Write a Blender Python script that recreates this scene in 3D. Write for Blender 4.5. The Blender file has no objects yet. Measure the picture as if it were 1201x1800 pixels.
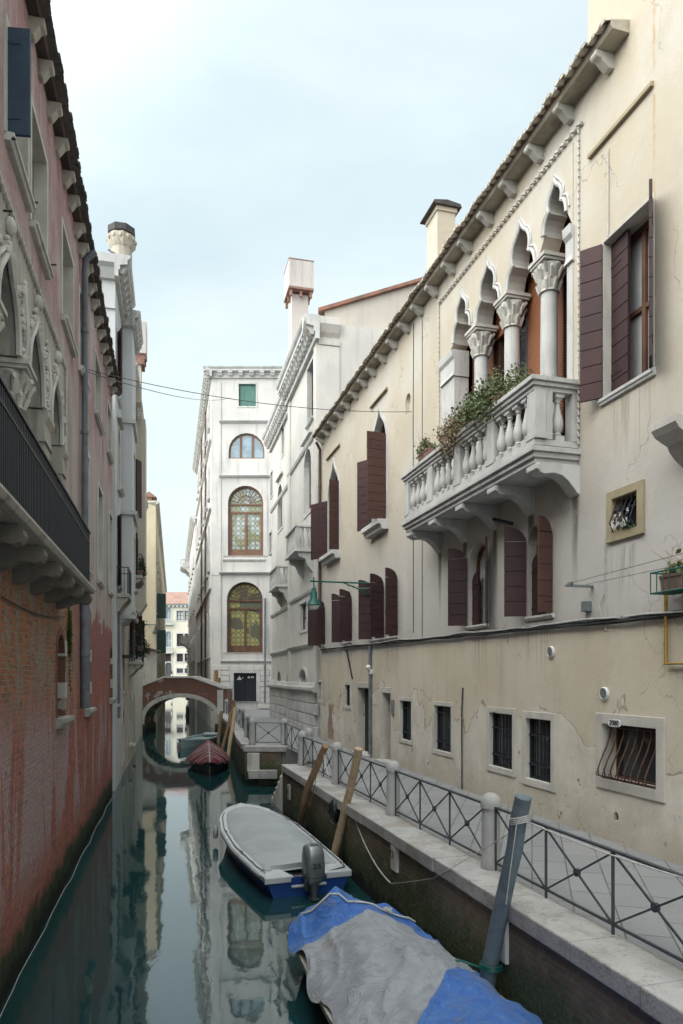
import bpy, bmesh, math, random
from mathutils import Vector, Matrix, noise as mnoise
from mathutils.geometry import tessellate_polygon, delaunay_2d_cdt
random.seed(7)
scene = bpy.context.scene
COL = scene.collection
FPX = 1250.0; CX = 600.5; HY = 1190.0; EYE = 4.0      # focal length in photo pixels, principal column, horizon row, eye height over the water

# ------------------------------------------------------------------ camera
cam_d = bpy.data.cameras.new('camera'); cam = bpy.data.objects.new('camera', cam_d); COL.objects.link(cam)
cam.location = (0, 0, EYE); cam.rotation_euler = (math.radians(90), 0, 0)
cam_d.sensor_fit = 'VERTICAL'; cam_d.sensor_height = 36.0; cam_d.lens = 36.0*FPX/1800.0
cam_d.shift_y = (HY-900.0)/1800.0; cam_d.clip_start = .05; cam_d.clip_end = 3000
scene.camera = cam
# ------------------------------------------------------------------ world, sun, exposure
SUN_EL = 46.0; SUN_TO = Vector((-.80, -.50, 0)).normalized()
to_sun = Vector((SUN_TO.x*math.cos(math.radians(SUN_EL)), SUN_TO.y*math.cos(math.radians(SUN_EL)), math.sin(math.radians(SUN_EL))))
w = bpy.data.worlds.new('World'); scene.world = w; w.use_nodes = True
nt = w.node_tree; nt.nodes.clear()
out = nt.nodes.new('ShaderNodeOutputWorld'); bg = nt.nodes.new('ShaderNodeBackground')
sky = nt.nodes.new('ShaderNodeTexSky'); sky.sky_type = 'NISHITA'; sky.sun_disc = False
sky.sun_elevation = math.radians(SUN_EL); sky.sun_rotation = math.atan2(SUN_TO.x, SUN_TO.y)
sky.air_density = 1.0; sky.dust_density = 1.5; sky.ozone_density = 2.0
tc = nt.nodes.new('ShaderNodeTexCoord')
mp = nt.nodes.new('ShaderNodeMapping'); mp.inputs['Scale'].default_value = (1.0, 1.0, 2.2)
nt.links.new(tc.outputs['Generated'], mp.inputs['Vector'])
nz = nt.nodes.new('ShaderNodeTexNoise'); nz.inputs['Scale'].default_value = 1.9; nz.inputs['Detail'].default_value = 7; nz.inputs['Roughness'].default_value = .55; nz.inputs['Distortion'].default_value = .35
nt.links.new(mp.outputs[0], nz.inputs['Vector'])
sp = nt.nodes.new('ShaderNodeSeparateXYZ'); nt.links.new(tc.outputs['Generated'], sp.inputs[0])
# veil of thin cloud: denser towards the horizon, thinner overhead
el = nt.nodes.new('ShaderNodeMapRange'); el.inputs[1].default_value = 0.0; el.inputs[2].default_value = .72; el.inputs[3].default_value = .99; el.inputs[4].default_value = .84
nt.links.new(sp.outputs[2], el.inputs[0])
nr = nt.nodes.new('ShaderNodeMapRange'); nr.inputs[1].default_value = .35; nr.inputs[2].default_value = .68; nr.inputs[3].default_value = -.09; nr.inputs[4].default_value = .10
nt.links.new(nz.outputs[0], nr.inputs[0])
ad = nt.nodes.new('ShaderNodeMath'); ad.operation = 'ADD'; ad.use_clamp = True
nt.links.new(el.outputs[0], ad.inputs[0]); nt.links.new(nr.outputs[0], ad.inputs[1])
# second noise: slightly greyer undersides of the clouds
nz2 = nt.nodes.new('ShaderNodeTexNoise'); nz2.inputs['Scale'].default_value = 3.1; nz2.inputs['Detail'].default_value = 5
mp2 = nt.nodes.new('ShaderNodeMapping'); mp2.inputs['Scale'].default_value = (1, 1, 3.0); mp2.inputs['Location'].default_value = (3.1, .4, 1.2)
nt.links.new(tc.outputs['Generated'], mp2.inputs[0]); nt.links.new(mp2.outputs[0], nz2.inputs['Vector'])
cr = nt.nodes.new('ShaderNodeValToRGB'); nt.links.new(nz2.outputs[0], cr.inputs[0])
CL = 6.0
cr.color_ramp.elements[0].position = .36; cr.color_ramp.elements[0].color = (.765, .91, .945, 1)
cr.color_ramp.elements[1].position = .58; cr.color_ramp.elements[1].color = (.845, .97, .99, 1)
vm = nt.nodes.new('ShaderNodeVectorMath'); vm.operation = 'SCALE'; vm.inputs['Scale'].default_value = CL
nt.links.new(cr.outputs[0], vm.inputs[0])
# veil boosted round hidden sun behind the viewer's left shoulder, as added fill light
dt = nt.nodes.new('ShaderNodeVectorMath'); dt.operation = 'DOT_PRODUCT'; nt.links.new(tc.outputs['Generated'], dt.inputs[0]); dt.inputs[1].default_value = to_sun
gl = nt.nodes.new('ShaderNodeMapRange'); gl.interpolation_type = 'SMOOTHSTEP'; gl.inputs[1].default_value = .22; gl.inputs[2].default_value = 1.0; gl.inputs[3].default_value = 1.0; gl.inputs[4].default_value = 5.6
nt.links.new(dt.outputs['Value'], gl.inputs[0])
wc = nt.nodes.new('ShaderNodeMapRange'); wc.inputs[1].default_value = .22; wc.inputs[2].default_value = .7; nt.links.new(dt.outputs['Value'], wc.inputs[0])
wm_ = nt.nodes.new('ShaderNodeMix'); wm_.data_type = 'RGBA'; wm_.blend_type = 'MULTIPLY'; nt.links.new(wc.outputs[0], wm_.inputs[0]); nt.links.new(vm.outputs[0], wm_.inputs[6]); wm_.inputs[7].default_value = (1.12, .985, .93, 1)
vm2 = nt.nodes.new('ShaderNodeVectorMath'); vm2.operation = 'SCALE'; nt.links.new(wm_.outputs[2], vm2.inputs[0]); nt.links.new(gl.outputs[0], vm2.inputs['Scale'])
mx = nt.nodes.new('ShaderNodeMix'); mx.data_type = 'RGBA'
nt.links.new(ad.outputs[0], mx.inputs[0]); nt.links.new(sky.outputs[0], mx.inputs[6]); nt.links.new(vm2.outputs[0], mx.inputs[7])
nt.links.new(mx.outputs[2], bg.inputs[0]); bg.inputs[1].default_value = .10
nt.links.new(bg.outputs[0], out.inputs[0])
sd = bpy.data.lights.new('sun', 'SUN'); so = bpy.data.objects.new('sun', sd); COL.objects.link(so)
sd.energy = .55; sd.angle = math.radians(40); sd.color = (1.0, .96, .91)
so.rotation_euler = to_sun.to_track_quat('Z', 'Y').to_euler(); so.location = (-30, -30, 60)
scene.view_settings.view_transform = 'Standard'; scene.view_settings.look = 'None'
scene.view_settings.exposure = .88; scene.view_settings.gamma = 1.0
scene.render.resolution_x = 683; scene.render.resolution_y = 1024

# ------------------------------------------------------------------ material helpers
class G:
    def __init__(s, m):
        m.use_nodes = True; s.nt = m.node_tree; s.nt.nodes.clear()
        s.o = s.nt.nodes.new('ShaderNodeOutputMaterial'); s.p = s.nt.nodes.new('ShaderNodeBsdfPrincipled')
        s.nt.links.new(s.p.outputs[0], s.o.inputs[0])
        t = s.nt.nodes.new('ShaderNodeTexCoord'); s.co = t.outputs['Object']
        q = s.nt.nodes.new('ShaderNodeSeparateXYZ'); s.nt.links.new(s.co, q.inputs[0]); s.x, s.y, s.z = q.outputs
    def set(s, sock, v):
        if isinstance(v, bpy.types.NodeSocket): s.nt.links.new(v, sock)
        else:
            if isinstance(v, (tuple, list)) and len(v) == 3 and sock.type == 'RGBA': v = (*v, 1)
            sock.default_value = v
    def n(s, t, ins=(), **pr):
        n = s.nt.nodes.new(t)
        for k, v in pr.items(): setattr(n, k, v)
        for k, v in dict(ins).items(): s.set(n.inputs[k], v)
        return n
    def map(s, sc=(1, 1, 1), loc=(0, 0, 0), v=None, rot=(0, 0, 0)):
        return s.n('ShaderNodeMapping', {0: v or s.co, 'Location': loc, 'Scale': sc, 'Rotation': rot}).outputs[0]
    def noise(s, sc, det=5, ro=.55, v=None, dist=0, st=None):
        if st: v = s.map(st)
        return s.n('ShaderNodeTexNoise', {'Vector': v or s.co, 'Scale': sc, 'Detail': det, 'Roughness': ro, 'Distortion': dist}).outputs[0]
    def vor(s, sc, v=None, feature='F1'):
        return s.n('ShaderNodeTexVoronoi', {'Vector': v or s.co, 'Scale': sc}, feature=feature).outputs[0]
    def m(s, op, a, b=0.0, c=None, clamp=False):
        d = {0: a, 1: b}
        if c is not None: d[2] = c
        return s.n('ShaderNodeMath', d, operation=op, use_clamp=clamp).outputs[0]
    def st(s, v, a, b, lo=0.0, hi=1.0):      # smooth step
        return s.n('ShaderNodeMapRange', {0: v, 1: a, 2: b, 3: lo, 4: hi}, interpolation_type='SMOOTHSTEP').outputs[0]
    def mul(s, a, b): return s.m('MULTIPLY', a, b)
    def mix(s, f, a, b, mode='MIX'):
        return s.n('ShaderNodeMix', {0: f, 6: a, 7: b}, data_type='RGBA', blend_type=mode).outputs[2]
    def ramp(s, f, stops):
        n = s.n('ShaderNodeValToRGB', {0: f}); r = n.color_ramp
        while len(r.elements) < len(stops): r.elements.new(.5)
        for e, (p, c) in zip(r.elements, stops): e.position = p; e.color = (*c, 1)
        return n.outputs[0]
    def fin(s, col, rough=.85, h=None, strength=.5, dist=.02, metal=0, spec=.3, **kw):
        s.set(s.p.inputs['Base Color'], col); s.set(s.p.inputs['Roughness'], rough); s.set(s.p.inputs['Metallic'], metal)
        s.set(s.p.inputs['Specular IOR Level'], spec)
        for k, v in kw.items(): s.set(s.p.inputs[k.replace('_', ' ')], v)
        if h is not None:
            b = s.n('ShaderNodeBump', {'Strength': strength, 'Distance': dist, 'Height': h})
            s.nt.links.new(b.outputs[0], s.p.inputs['Normal'])
def NM(name): m = bpy.data.materials.new(name); return m, G(m)
def sc3(c, k): return tuple(x*k for x in c)

def simple(name, c, rough=.7, var=.25, scale=6, metal=0, spec=.3, bump=.15, c2=None, st=None, **kw):
    m, g = NM(name)
    a = g.noise(scale, 6, .6, st=st); b = g.noise(scale*7, 3)
    c2 = c2 or sc3(c, 1-var*1.5)
    col = g.mix(g.st(a, .35, .7), c, c2)
    col = g.mix(g.mul(g.st(b, .5, .75), .3), col, sc3(c, 1-var))
    g.fin(col, rough, g.m('ADD', a, g.mul(b, .4)), bump, .01, metal, spec, **kw); return m

def stone(name, c=(.52, .51, .48), dark=(.16, .16, .15), grime=.5, **kw):
    m, g = NM(name)
    big = g.noise(1.1, 6, .65); st = g.noise(4.5, 6, .65, st=(1, 1, .18)); fine = g.noise(38, 4, .7)
    col = g.mix(g.st(big, .35, .68), c, sc3(c, .80))
    col = g.mix(g.mul(g.st(st, .50, .72), grime), col, dark)
    col = g.mix(g.mul(g.st(fine, .52, .7), .25), col, sc3(dark, 1.6))
    # upward faces carry lichen and soot
    nn = g.n('ShaderNodeNewGeometry'); q = g.n('ShaderNodeSeparateXYZ', {0: nn.outputs['Normal']}).outputs[2]
    col = g.mix(g.mul(g.mul(g.st(q, .5, .95), g.st(g.noise(9, 5), .38, .62)), grime), col, sc3(dark, 1.3))
    g.fin(col, .85, g.m('ADD', fine, big), .35, .02); return m

def bricknodes(g, c1, c2, mortar, w=.25, r=.072, ms=.009, dist=.012):
    wob = g.noise(2.2, 3)
    u = g.m('ADD', g.m('ADD', g.x, g.y), g.mul(g.m('SUBTRACT', wob, .5), .05))
    wz = g.noise(.8, 2)
    v = g.m('ADD', g.z, g.mul(g.m('SUBTRACT', wz, .5), .10))
    vec = g.n('ShaderNodeCombineXYZ', {0: u, 1: v, 2: 0.0}).outputs[0]
    fine = g.n('ShaderNodeTexNoise', {'Vector': vec, 'Scale': 22, 'Detail': 3}).outputs['Color']
    off = g.n('ShaderNodeVectorMath', {0: fine, 1: (.5, .5, .5)}, operation='SUBTRACT').outputs[0]
    off = g.n('ShaderNodeVectorMath', {0: off, 3: dist*1.6}, operation='SCALE').outputs[0]
    vec = g.n('ShaderNodeVectorMath', {0: vec, 1: off}, operation='ADD').outputs[0]
    b = g.n('ShaderNodeTexBrick', {'Vector': vec, 'Color1': (*c1, 1), 'Color2': (*c2, 1), 'Mortar': (*mortar, 1), 'Scale': 1.0, 'Mortar Size': ms, 'Mortar Smooth': .35, 'Bias': -.1, 'Brick Width': w, 'Row Height': r})
    return b.outputs[0], b.outputs[1]

M = {}
# --- the red palace on the left: faded red plaster above, worn brick below, algae at the water
def m_red():
    m, g = NM('red_palazzo_wall')
    bc, bf = bricknodes(g, (.42, .135, .10), (.20, .08, .07), (.27, .21, .18))
    n1 = g.noise(.55, 6, .6); n2 = g.noise(2.6, 6, .65); n3 = g.noise(14, 5, .65)
    vs = g.noise(1.15, 5, .6, st=(1, 1, .14), dist=.3); vs2 = g.noise(4.2, 5, .6, st=(1, 1, .07))
    # old orange brick with plaster scraps in the nearer upper brick
    near = g.mul(g.st(g.x, -17.5, -14.5), g.st(g.m('ADD', g.z, g.mul(n1, 1.6)), 3.9, 5.0))
    bo, _ = bricknodes(g, (.42, .17, .09), (.20, .115, .085), (.30, .26, .21))
    # per-brick fading in larger blotches
    brick = g.mix(g.mul(g.st(n2, .44, .62), .55), bc, (.25, .10, .085))
    # rust-red washed bands against dull ones, running down the wall
    brick = g.mix(g.mul(g.st(vs2, .46, .60), .45), brick, (.42, .125, .085))
    brick = g.mix(near, brick, bo)
    pls = g.mul(g.st(g.noise(1.5, 7, .68, st=(1, 1, .55), dist=.4), .47, .53), near)
    brick = g.mix(g.mul(pls, .85), brick, g.mix(g.st(n3, .4, .62), (.33, .285, .235), (.22, .19, .155)))
    # far part above: purple faded brick
    brick = g.mix(g.mul(g.mul(g.st(g.x, -14.6, -16.4), g.st(g.z, 3.4, 4.6)), .6), brick, (.26, .13, .135))
    # bleached bands (salt) lower down
    lowm = g.mul(g.st(g.z, 3.9, 2.9), g.st(g.z, .7, 1.6))
    band_ = g.noise(.85, 5, .6, st=(1, 1, .22), dist=.6)
    brick = g.mix(g.mul(g.mul(g.st(band_, .49, .55), lowm), .72), brick, (.33, .275, .28))
    brick = g.mix(g.mul(g.mul(g.st(n3, .50, .60), g.st(band_, .46, .54)), g.mul(lowm, .6)), brick, (.50, .45, .44))
    pit = g.noise(7, 4, .7)
    brick = g.mix(g.mul(g.st(pit, .60, .68), .75), brick, (.055, .035, .03))
    # plaster above
    pl = g.mix(g.st(g.m('ADD', n1, g.mul(vs, .6)), .72, .98), (.34, .21, .215), (.43, .375, .37))
    hi = g.st(g.m('ADD', g.z, g.mul(g.m('SUBTRACT', n1, .5), 3.0)), 9.3, 10.8)
    grey = g.mix(g.st(vs, .40, .66), (.43, .37, .355), (.33, .27, .26))
    pl = g.mix(hi, grey, pl)
    pl = g.mix(g.mul(g.st(vs2, .52, .70), .38), pl, (.46, .42, .40))
    pl = g.mix(g.mul(g.st(n3, .54, .68), .35), pl, (.16, .10, .09))
    pl = g.mix(g.mul(g.st(g.noise(1.7, 6, .6, st=(1, 1, .3)), .56, .66), .55), pl, (.20, .12, .10))
    # boundary, ragged
    bz = g.m('ADD', g.z, g.mul(g.m('SUBTRACT', g.noise(1.3, 6, .6), .5), 2.4))
    edge = g.st(bz, 5.55, 5.66)
    col = g.mix(edge, brick, pl)
    # algae and black tide mark
    az = g.m('ADD', g.z, g.mul(g.m('SUBTRACT', n2, .5), .9))
    col = g.mix(g.st(az, .80, .42), col, (.040, .050, .032))
    col = g.mix(g.st(az, .38, .12), col, (.014, .018, .013))
    h = g.m('ADD', g.mul(g.m('SUBTRACT', 1.0, bf), g.m('SUBTRACT', 1.0, edge)), g.m('ADD', g.m('ADD', g.mul(edge, 1.4), g.mul(n3, .6)), g.m('SUBTRACT', g.mul(pls, .8), g.mul(g.st(pit, .60, .68), 1.2))))
    g.fin(col, .9, h, .75, .018, spec=.15); return m
M['red'] = m_red()
# --- cream palace on the right
def m_cream():
    m, g = NM('cream_palazzo_wall')
    n1 = g.noise(.42, 6, .55); n2 = g.noise(1.9, 6, .6); n3 = g.noise(30, 4, .6)
    vs = g.noise(3.0, 5, .6, st=(1, 1, .06)); vs2 = g.noise(.9, 5, .6, st=(1, 1, .16))
    up = g.mix(g.st(g.m('ADD', g.z, g.mul(n1, 3.0)), 7.3, 11.0), (.43, .415, .39), (.46, .41, .325))
    up = g.mix(g.mul(g.st(n1, .45, .68), .5), up, (.52, .51, .48))
    up = g.mix(g.mul(g.st(vs, .5, .74), .34), up, (.40, .39, .36))
    up = g.mix(g.mul(g.st(vs2, .52, .70), .28), up, (.56, .525, .465))
    lo = g.mix(g.st(n1, .40, .66), (.47, .42, .325), (.53, .485, .395))
    lo = g.mix(g.mul(g.st(vs2, .48, .68), .5), lo, (.50, .475, .42))
    lo = g.mix(g.mul(g.st(vs, .54, .72), .35), lo, (.33, .30, .25))
    # grey repaired render near the ground with a crisp broken edge
    pz = g.m('ADD', g.m('SUBTRACT', 3.75, g.z), g.mul(g.m('SUBTRACT', g.noise(.62, 5, .5, dist=.4), .5), 5.2))
    rep = g.st(pz, .62, .68)
    lo = g.mix(g.mul(rep, .8), lo, g.mix(g.st(n2, .4, .66), (.52, .49, .43), (.60, .57, .505)))
    crack = g.mul(g.st(pz, .56, .625), g.st(pz, .69, .63))
    lo = g.mix(g.mul(crack, .7), lo, (.16, .135, .10))
    # paler wash patches
    pz2 = g.m('ADD', g.noise(.9, 4, .5, v=g.map((1, 1, .7), (7, 3, 2)), dist=.6), g.mul(g.z, -.03))
    lo = g.mix(g.mul(g.st(pz2, .50, .515), .35), lo, (.54, .50, .42))
    bk_, bf_ = bricknodes(g, (.30, .13, .09), (.18, .10, .08), (.34, .31, .26))
    bm = g.st(g.m('ADD', g.noise(1.5, 5, .6, v=g.map((1, 1, 1), (2, 6, 1))), g.mul(g.m('SUBTRACT', 2.1, g.z), .045)), .655, .662)
    p1 = g.mul(g.st(g.m('ABSOLUTE', g.m('SUBTRACT', g.m('ADD', g.x, g.mul(n2, .12)), 14.17)), .085, .07), g.mul(g.st(g.z, 2.10, 2.14), g.st(g.z, 2.82, 2.78)))
    p2 = g.mul(g.st(g.m('ADD', g.m('ABSOLUTE', g.m('SUBTRACT', g.x, 28.9)), g.mul(n2, 1.2)), .98, .95), g.mul(g.st(g.z, 1.5, 1.6), g.st(g.z, 3.0, 2.8)))
    bm = g.m('MAXIMUM', bm, g.m('MAXIMUM', p1, p2)); lo = g.mix(bm, lo, g.mix(g.st(n3, .5, .6), bk_, (.34, .3, .25)))
    # damp foot
    dz = g.m('ADD', g.z, g.mul(g.m('SUBTRACT', n2, .5), 1.0))
    lo = g.mix(g.mul(g.st(dz, 2.3, 1.3), .55), lo, (.33, .29, .225))
    lo = g.mix(g.mul(g.st(g.noise(7, 5, .6), .58, .70), g.st(g.z, 3.0, 1.8, 0, .5)), lo, (.18, .15, .12))
    band = g.st(g.m('ADD', g.z, g.mul(g.m('SUBTRACT', n2, .5), .12)), 4.74, 4.84)
    col = g.mix(band, lo, up)
    # algae runs under the balcony brackets
    d = g.m('ABSOLUTE', g.m('SUBTRACT', g.m('WRAP', g.m('SUBTRACT', g.x, 12.56), .715, -.715), 0))
    run = g.mul(g.st(g.m('ADD', d, g.mul(g.noise(6, 3, .5, st=(1, 1, .15)), .18)), .22, .13), g.mul(g.mul(g.st(g.z, 5.2, 7.0), g.st(g.z, 7.6, 7.4)), g.mul(g.st(g.x, 12.2, 12.35), g.st(g.x, 18.8, 18.6))))
    col = g.mix(g.mul(run, .85), col, (.085, .085, .055))
    # rain runs under the sills
    for s0_, zt_, w_ in ((13.75, 5.05, .5), (16.2, 5.05, .5), (21.8, 5.1, .7), (26.2, 5.15, .5), (22.9, 8.4, .45), (28.4, 8.4, .4), (11.1, 8.3, .55), (11.3, 6.0, .35)):
        dd = g.m('ADD', g.m('ABSOLUTE', g.m('SUBTRACT', g.x, s0_)), g.mul(g.m('SUBTRACT', g.noise(5, 3, .5, st=(1, 1, .1)), .5), .5))
        rn = g.mul(g.mul(g.st(dd, w_, w_*.5), g.st(g.noise(11, 3, .5, st=(1, 1, .05)), .42, .62)), g.mul(g.st(g.z, zt_+.02, zt_-.02), g.st(g.z, zt_-1.3, zt_-.1)))
        col = g.mix(g.mul(rn, .5), col, (.20, .185, .15))
    ck = g.n('ShaderNodeTexVoronoi', {'Vector': g.n('ShaderNodeVectorMath', {0: g.co, 1: g.n('ShaderNodeTexNoise', {'Vector': g.co, 'Scale': 1.6, 'Detail': 5}).outputs['Color']}, operation='ADD').outputs[0], 'Scale': .55}, feature='DISTANCE_TO_EDGE').outputs[0]
    ckm = g.mul(g.st(ck, .007, .001), g.st(g.noise(.5, 3, v=g.map((1, 1, 1), (9, 2, 4))), .47, .56))
    col = g.mix(g.mul(ckm, .55), col, (.17, .15, .12))
    bl = g.noise(1.1, 6, .65, v=g.map((1, 1, .6), (3, 8, 5)), dist=.4)
    col = g.mix(g.mul(g.st(bl, .53, .62), .22), col, (.36, .33, .27)); col = g.mix(g.mul(g.st(bl, .44, .36), .2), col, (.52, .49, .44))
    # rusty run beside the raised part
    rr = g.mul(g.st(g.m('ABSOLUTE', g.m('SUBTRACT', g.x, 10.62)), .05, .0), g.mul(g.st(g.z, 7.6, 8.8), g.st(g.noise(2.4, 4), .42, .56)))
    col = g.mix(g.mul(rr, .6), col, (.38, .24, .11))
    col = g.mix(g.mul(g.st(g.noise(60, 2), .62, .72), .15), col, (.2, .18, .15))
    h = g.m('ADD', g.m('ADD', g.mul(n3, .35), g.mul(n2, .9)), g.m('SUBTRACT', g.m('ADD', g.mul(rep, .35), g.mul(band, .2)), g.mul(bm, 1.2)))
    g.fin(col, .9, h, .45, .03, spec=.15); return m
M['cream'] = m_cream()
def m_plaster(name, c, c2, dirt=(.3, .28, .25), k=.4, joint=None):
    m, g = NM(name)
    n1 = g.noise(.35, 6, .6); vs = g.noise(2.2, 6, .6, st=(1, 1, .08)); n3 = g.noise(18, 4, .6)
    col = g.mix(g.st(n1, .38, .66), c, c2)
    col = g.mix(g.mul(g.st(vs, .5, .74), k), col, dirt)
    col = g.mix(g.mul(g.st(n3, .55, .72), .2), col, dirt)
    h = g.m('ADD', g.mul(n3, .5), n1)
    if joint:
        bc, bf = bricknodes(g, (1, 1, 1), (1, 1, 1), (0, 0, 0), joint[0], joint[1], .022, 0)
        lz = g.st(g.z, joint[2]+.02, joint[2])
        col = g.mix(g.mul(g.mul(bf, lz), .6), col, sc3(dirt, .6)); h = g.m('SUBTRACT', h, g.mul(g.mul(bf, lz), 3.0))
    g.fin(col, .88, h, .4, .02, spec=.2); return m
M['white1'] = m_plaster('white_render', (.55, .53, .49), (.46, .45, .43), (.25, .24, .22), .5)
M['white2'] = m_plaster('pale_grey_render', (.52, .53, .53), (.45, .46, .465), (.27, .27, .27), .5)
M['white3'] = m_plaster('white_stone_render', (.55, .53, .505), (.465, .455, .445), (.24, .235, .225), .6)
M['grey1'] = m_plaster('warm_grey_render', (.42, .38, .33), (.37, .34, .31), (.25, .23, .2), .4)
M['yellow'] = m_plaster('pale_yellow_render', (.56, .50, .36), (.50, .43, .31), (.3, .26, .2), .4)
M['buff'] = m_plaster('buff_render', (.47, .43, .36), (.42, .39, .34), (.22, .2, .17), .5)
M['farpal'] = m_plaster('far_cream_render', (.62, .57, .46), (.57, .53, .45), (.42, .38, .32), .3)
M['concrete'] = m_plaster('chimney_render', (.50, .46, .43), (.44, .41, .39), (.26, .23, .21), .55)
M['stone'] = stone('istrian_stone')
M['stonew'] = stone('pale_istrian_stone', (.52, .52, .505), (.20, .20, .19), .48)
M['stoned'] = stone('weathered_stone', (.42, .40, .36), (.10, .10, .085), .7)
M['stonef'] = stone('stone_window_surround', (.50, .485, .44), (.24, .22, .19), .35)
M['stonep'] = stone('railing_post_stone', (.37, .375, .37), (.15, .15, .14), .5)
M['ochstone'] = stone('ochre_stone', (.34, .29, .19), (.15, .13, .09), .45)

def m_pave():
    m, g = NM('trachyte_paving')
    v = g.map((1, 1, 1), (0, 0, 0), rot=(0, 0, math.radians(15)))
    q = g.n('ShaderNodeSeparateXYZ', {0: v}).outputs
    vec = g.n('ShaderNodeCombineXYZ', {0: q[1], 1: q[0], 2: 0.0}).outputs[0]
    b = g.n('ShaderNodeTexBrick', {'Vector': vec, 'Color1': (.19, .20, .21, 1), 'Color2': (.235, .24, .245, 1), 'Mortar': (.085, .085, .08, 1), 'Scale': 1.0, 'Mortar Size': .010, 'Mortar Smooth': .3, 'Bias': 0, 'Brick Width': .9, 'Row Height': .45})
    n = g.noise(1.2, 6, .65); f = g.noise(25, 4, .7)
    col = g.mix(g.mul(g.st(n, .4, .7), .5), b.outputs[0], (.25, .245, .235)); col = g.mix(g.mul(g.st(f, .5, .7), .35), col, (.12, .12, .115))
    g.fin(col, .72, g.m('ADD', g.m('SUBTRACT', 1.0, b.outputs[1]), g.mul(f, .5)), .5, .012, spec=.35); return m
M['pave'] = m_pave()
def m_coping():
    m, g = NM('coping_stone')
    n = g.noise(1.6, 6, .65); f = g.noise(30, 5, .75); p = g.vor(28)
    col = g.mix(g.st(n, .4, .66), (.38, .38, .37), (.30, .295, .285))
    col = g.mix(g.mul(g.mul(g.st(f, .50, .66), g.st(g.noise(2.6, 4), .4, .6)), .65), col, (.15, .145, .13)); col = g.mix(g.mul(g.st(g.noise(1.1, 5, .7), .54, .64), .4), col, (.22, .17, .12))
    col = g.mix(g.mul(g.st(g.noise(4, 6, .7), .52, .66), .5), col, (.20, .19, .165))
    g.fin(col, .85, g.m('ADD', f, g.mul(p, .6)), .5, .015); return m
M['coping'] = m_coping()
def m_quay():
    m, g = NM('quay_brickwork')
    bc, bf = bricknodes(g, (.155, .095, .065), (.10, .08, .058), (.15, .135, .105), .24, .075, .011)
    n = g.noise(1.2, 6, .65); n2 = g.noise(4, 6, .6); f = g.noise(20, 4)
    col = g.mix(g.mul(g.st(n, .42, .64), .6), bc, (.15, .13, .095))
    col = g.mix(g.mul(g.st(n2, .56, .66), .4), col, (.22, .2, .17))
    az = g.m('ADD', g.z, g.mul(g.m('SUBTRACT', n2, .5), .8))
    az = g.m('ADD', az, g.mul(g.m('SUBTRACT', n, .5), .9))
    col = g.mix(g.mul(g.st(az, 1.2, .55), .9), col, g.mix(g.st(f, .4, .65), (.030, .042, .022), (.065, .095, .034)))
    col = g.mix(g.st(az, .42, .14), col, (.008, .013, .009))
    g.fin(col, .8, g.m('ADD', g.m('SUBTRACT', 1.0, bf), g.mul(f, .7)), .8, .02, spec=.3); return m
M['quay'] = m_quay()
def m_bridge():
    m, g = NM('bridge_brick')
    bc, bf = bricknodes(g, (.20, .085, .06), (.14, .07, .055), (.15, .12, .10))
    n2 = g.noise(1.3, 5, .6); n = g.noise(.7, 5)
    col = g.mix(g.mul(g.st(n2, .585, .60), .8), bc, (.40, .37, .34))
    col = g.mix(g.mul(g.st(n, .45, .7), .4), col, (.09, .05, .04))
    g.fin(col, .9, g.m('SUBTRACT', 1.0, bf), .5, .02); return m
M['bridge'] = m_bridge()
def m_water():
    m, g = NM('canal_water')
    t = g.map((1, .35, 1)); n = g.noise(.8, 3, .5, v=t); n2 = g.noise(3.2, 3, .5, v=g.map((1, .5, 1), (4, 4, 0)))
    deep = g.mix(g.st(g.noise(.25, 3), .35, .65), (.008, .034, .038), (.012, .046, .048))
    g.fin(deep, .035, g.m('ADD', n, g.mul(n2, .32)), .10, .05, spec=.5, IOR=1.8, Specular_Tint=(.80, .92, 1.0, 1)); return m
M['water'] = m_water()
def m_wood(name, c, c2, grain=(14, 14, 1.2), rough=.75):
    m, g = NM(name)
    a = g.noise(3, 6, .65, st=grain); b = g.noise(1.2, 4)
    col = g.mix(g.st(a, .35, .68), c, c2); col = g.mix(g.mul(g.st(b, .5, .7), .35), col, sc3(c2, .6))
    g.fin(col, rough, a, .5, .01); return m
M['pole'] = m_wood('old_pole_wood', (.30, .20, .12), (.17, .105, .06))
M['pole2'] = m_wood('pale_pole_wood', (.42, .33, .21), (.27, .20, .13))
M['polegrey'] = simple('painted_grey_pole', (.13, .165, .185), .6, .3, 5, bump=.3, c2=(.085, .11, .13))
def m_shut(name, c, c2):
    m, g = NM(name)
    a = g.noise(1.6, 5, .6); b = g.noise(20, 5, .6, st=(1, 1, .3)); d = g.noise(3.5, 6, .65, st=(1, 1, .35))
    col = g.mix(g.st(a, .35, .7), c, c2); col = g.mix(g.mul(g.st(b, .55, .75), .35), col, sc3(c, 1.6)); col = g.mix(g.mul(g.st(d, .56, .7), .4), col, sc3(c2, .6))
    i = g.n('ShaderNodeObjectInfo').outputs['Random']; hv = g.n('ShaderNodeHueSaturation', {'Hue': g.m('ADD', .49, g.mul(i, .02)), 'Value': g.m('ADD', .8, g.mul(i, .45)), 'Saturation': .92, 'Color': col}).outputs[0]
    g.fin(hv, .62, b, .15, .006, spec=.3); return m
M['shut'] = m_shut('maroon_shutter', (.046, .019, .020), (.034, .016, .018))
M['shutb'] = m_shut('brown_shutter', (.075, .034, .026), (.06, .029, .024))
M['shutblue'] = m_shut('blue_shutter', (.030, .062, .105), (.022, .042, .075))
M['shutgreen'] = m_shut('green_shutter', (.028, .060, .055), (.02, .045, .045))
M['woodwin'] = m_shut('window_wood', (.12, .055, .030), (.07, .033, .022))
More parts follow.
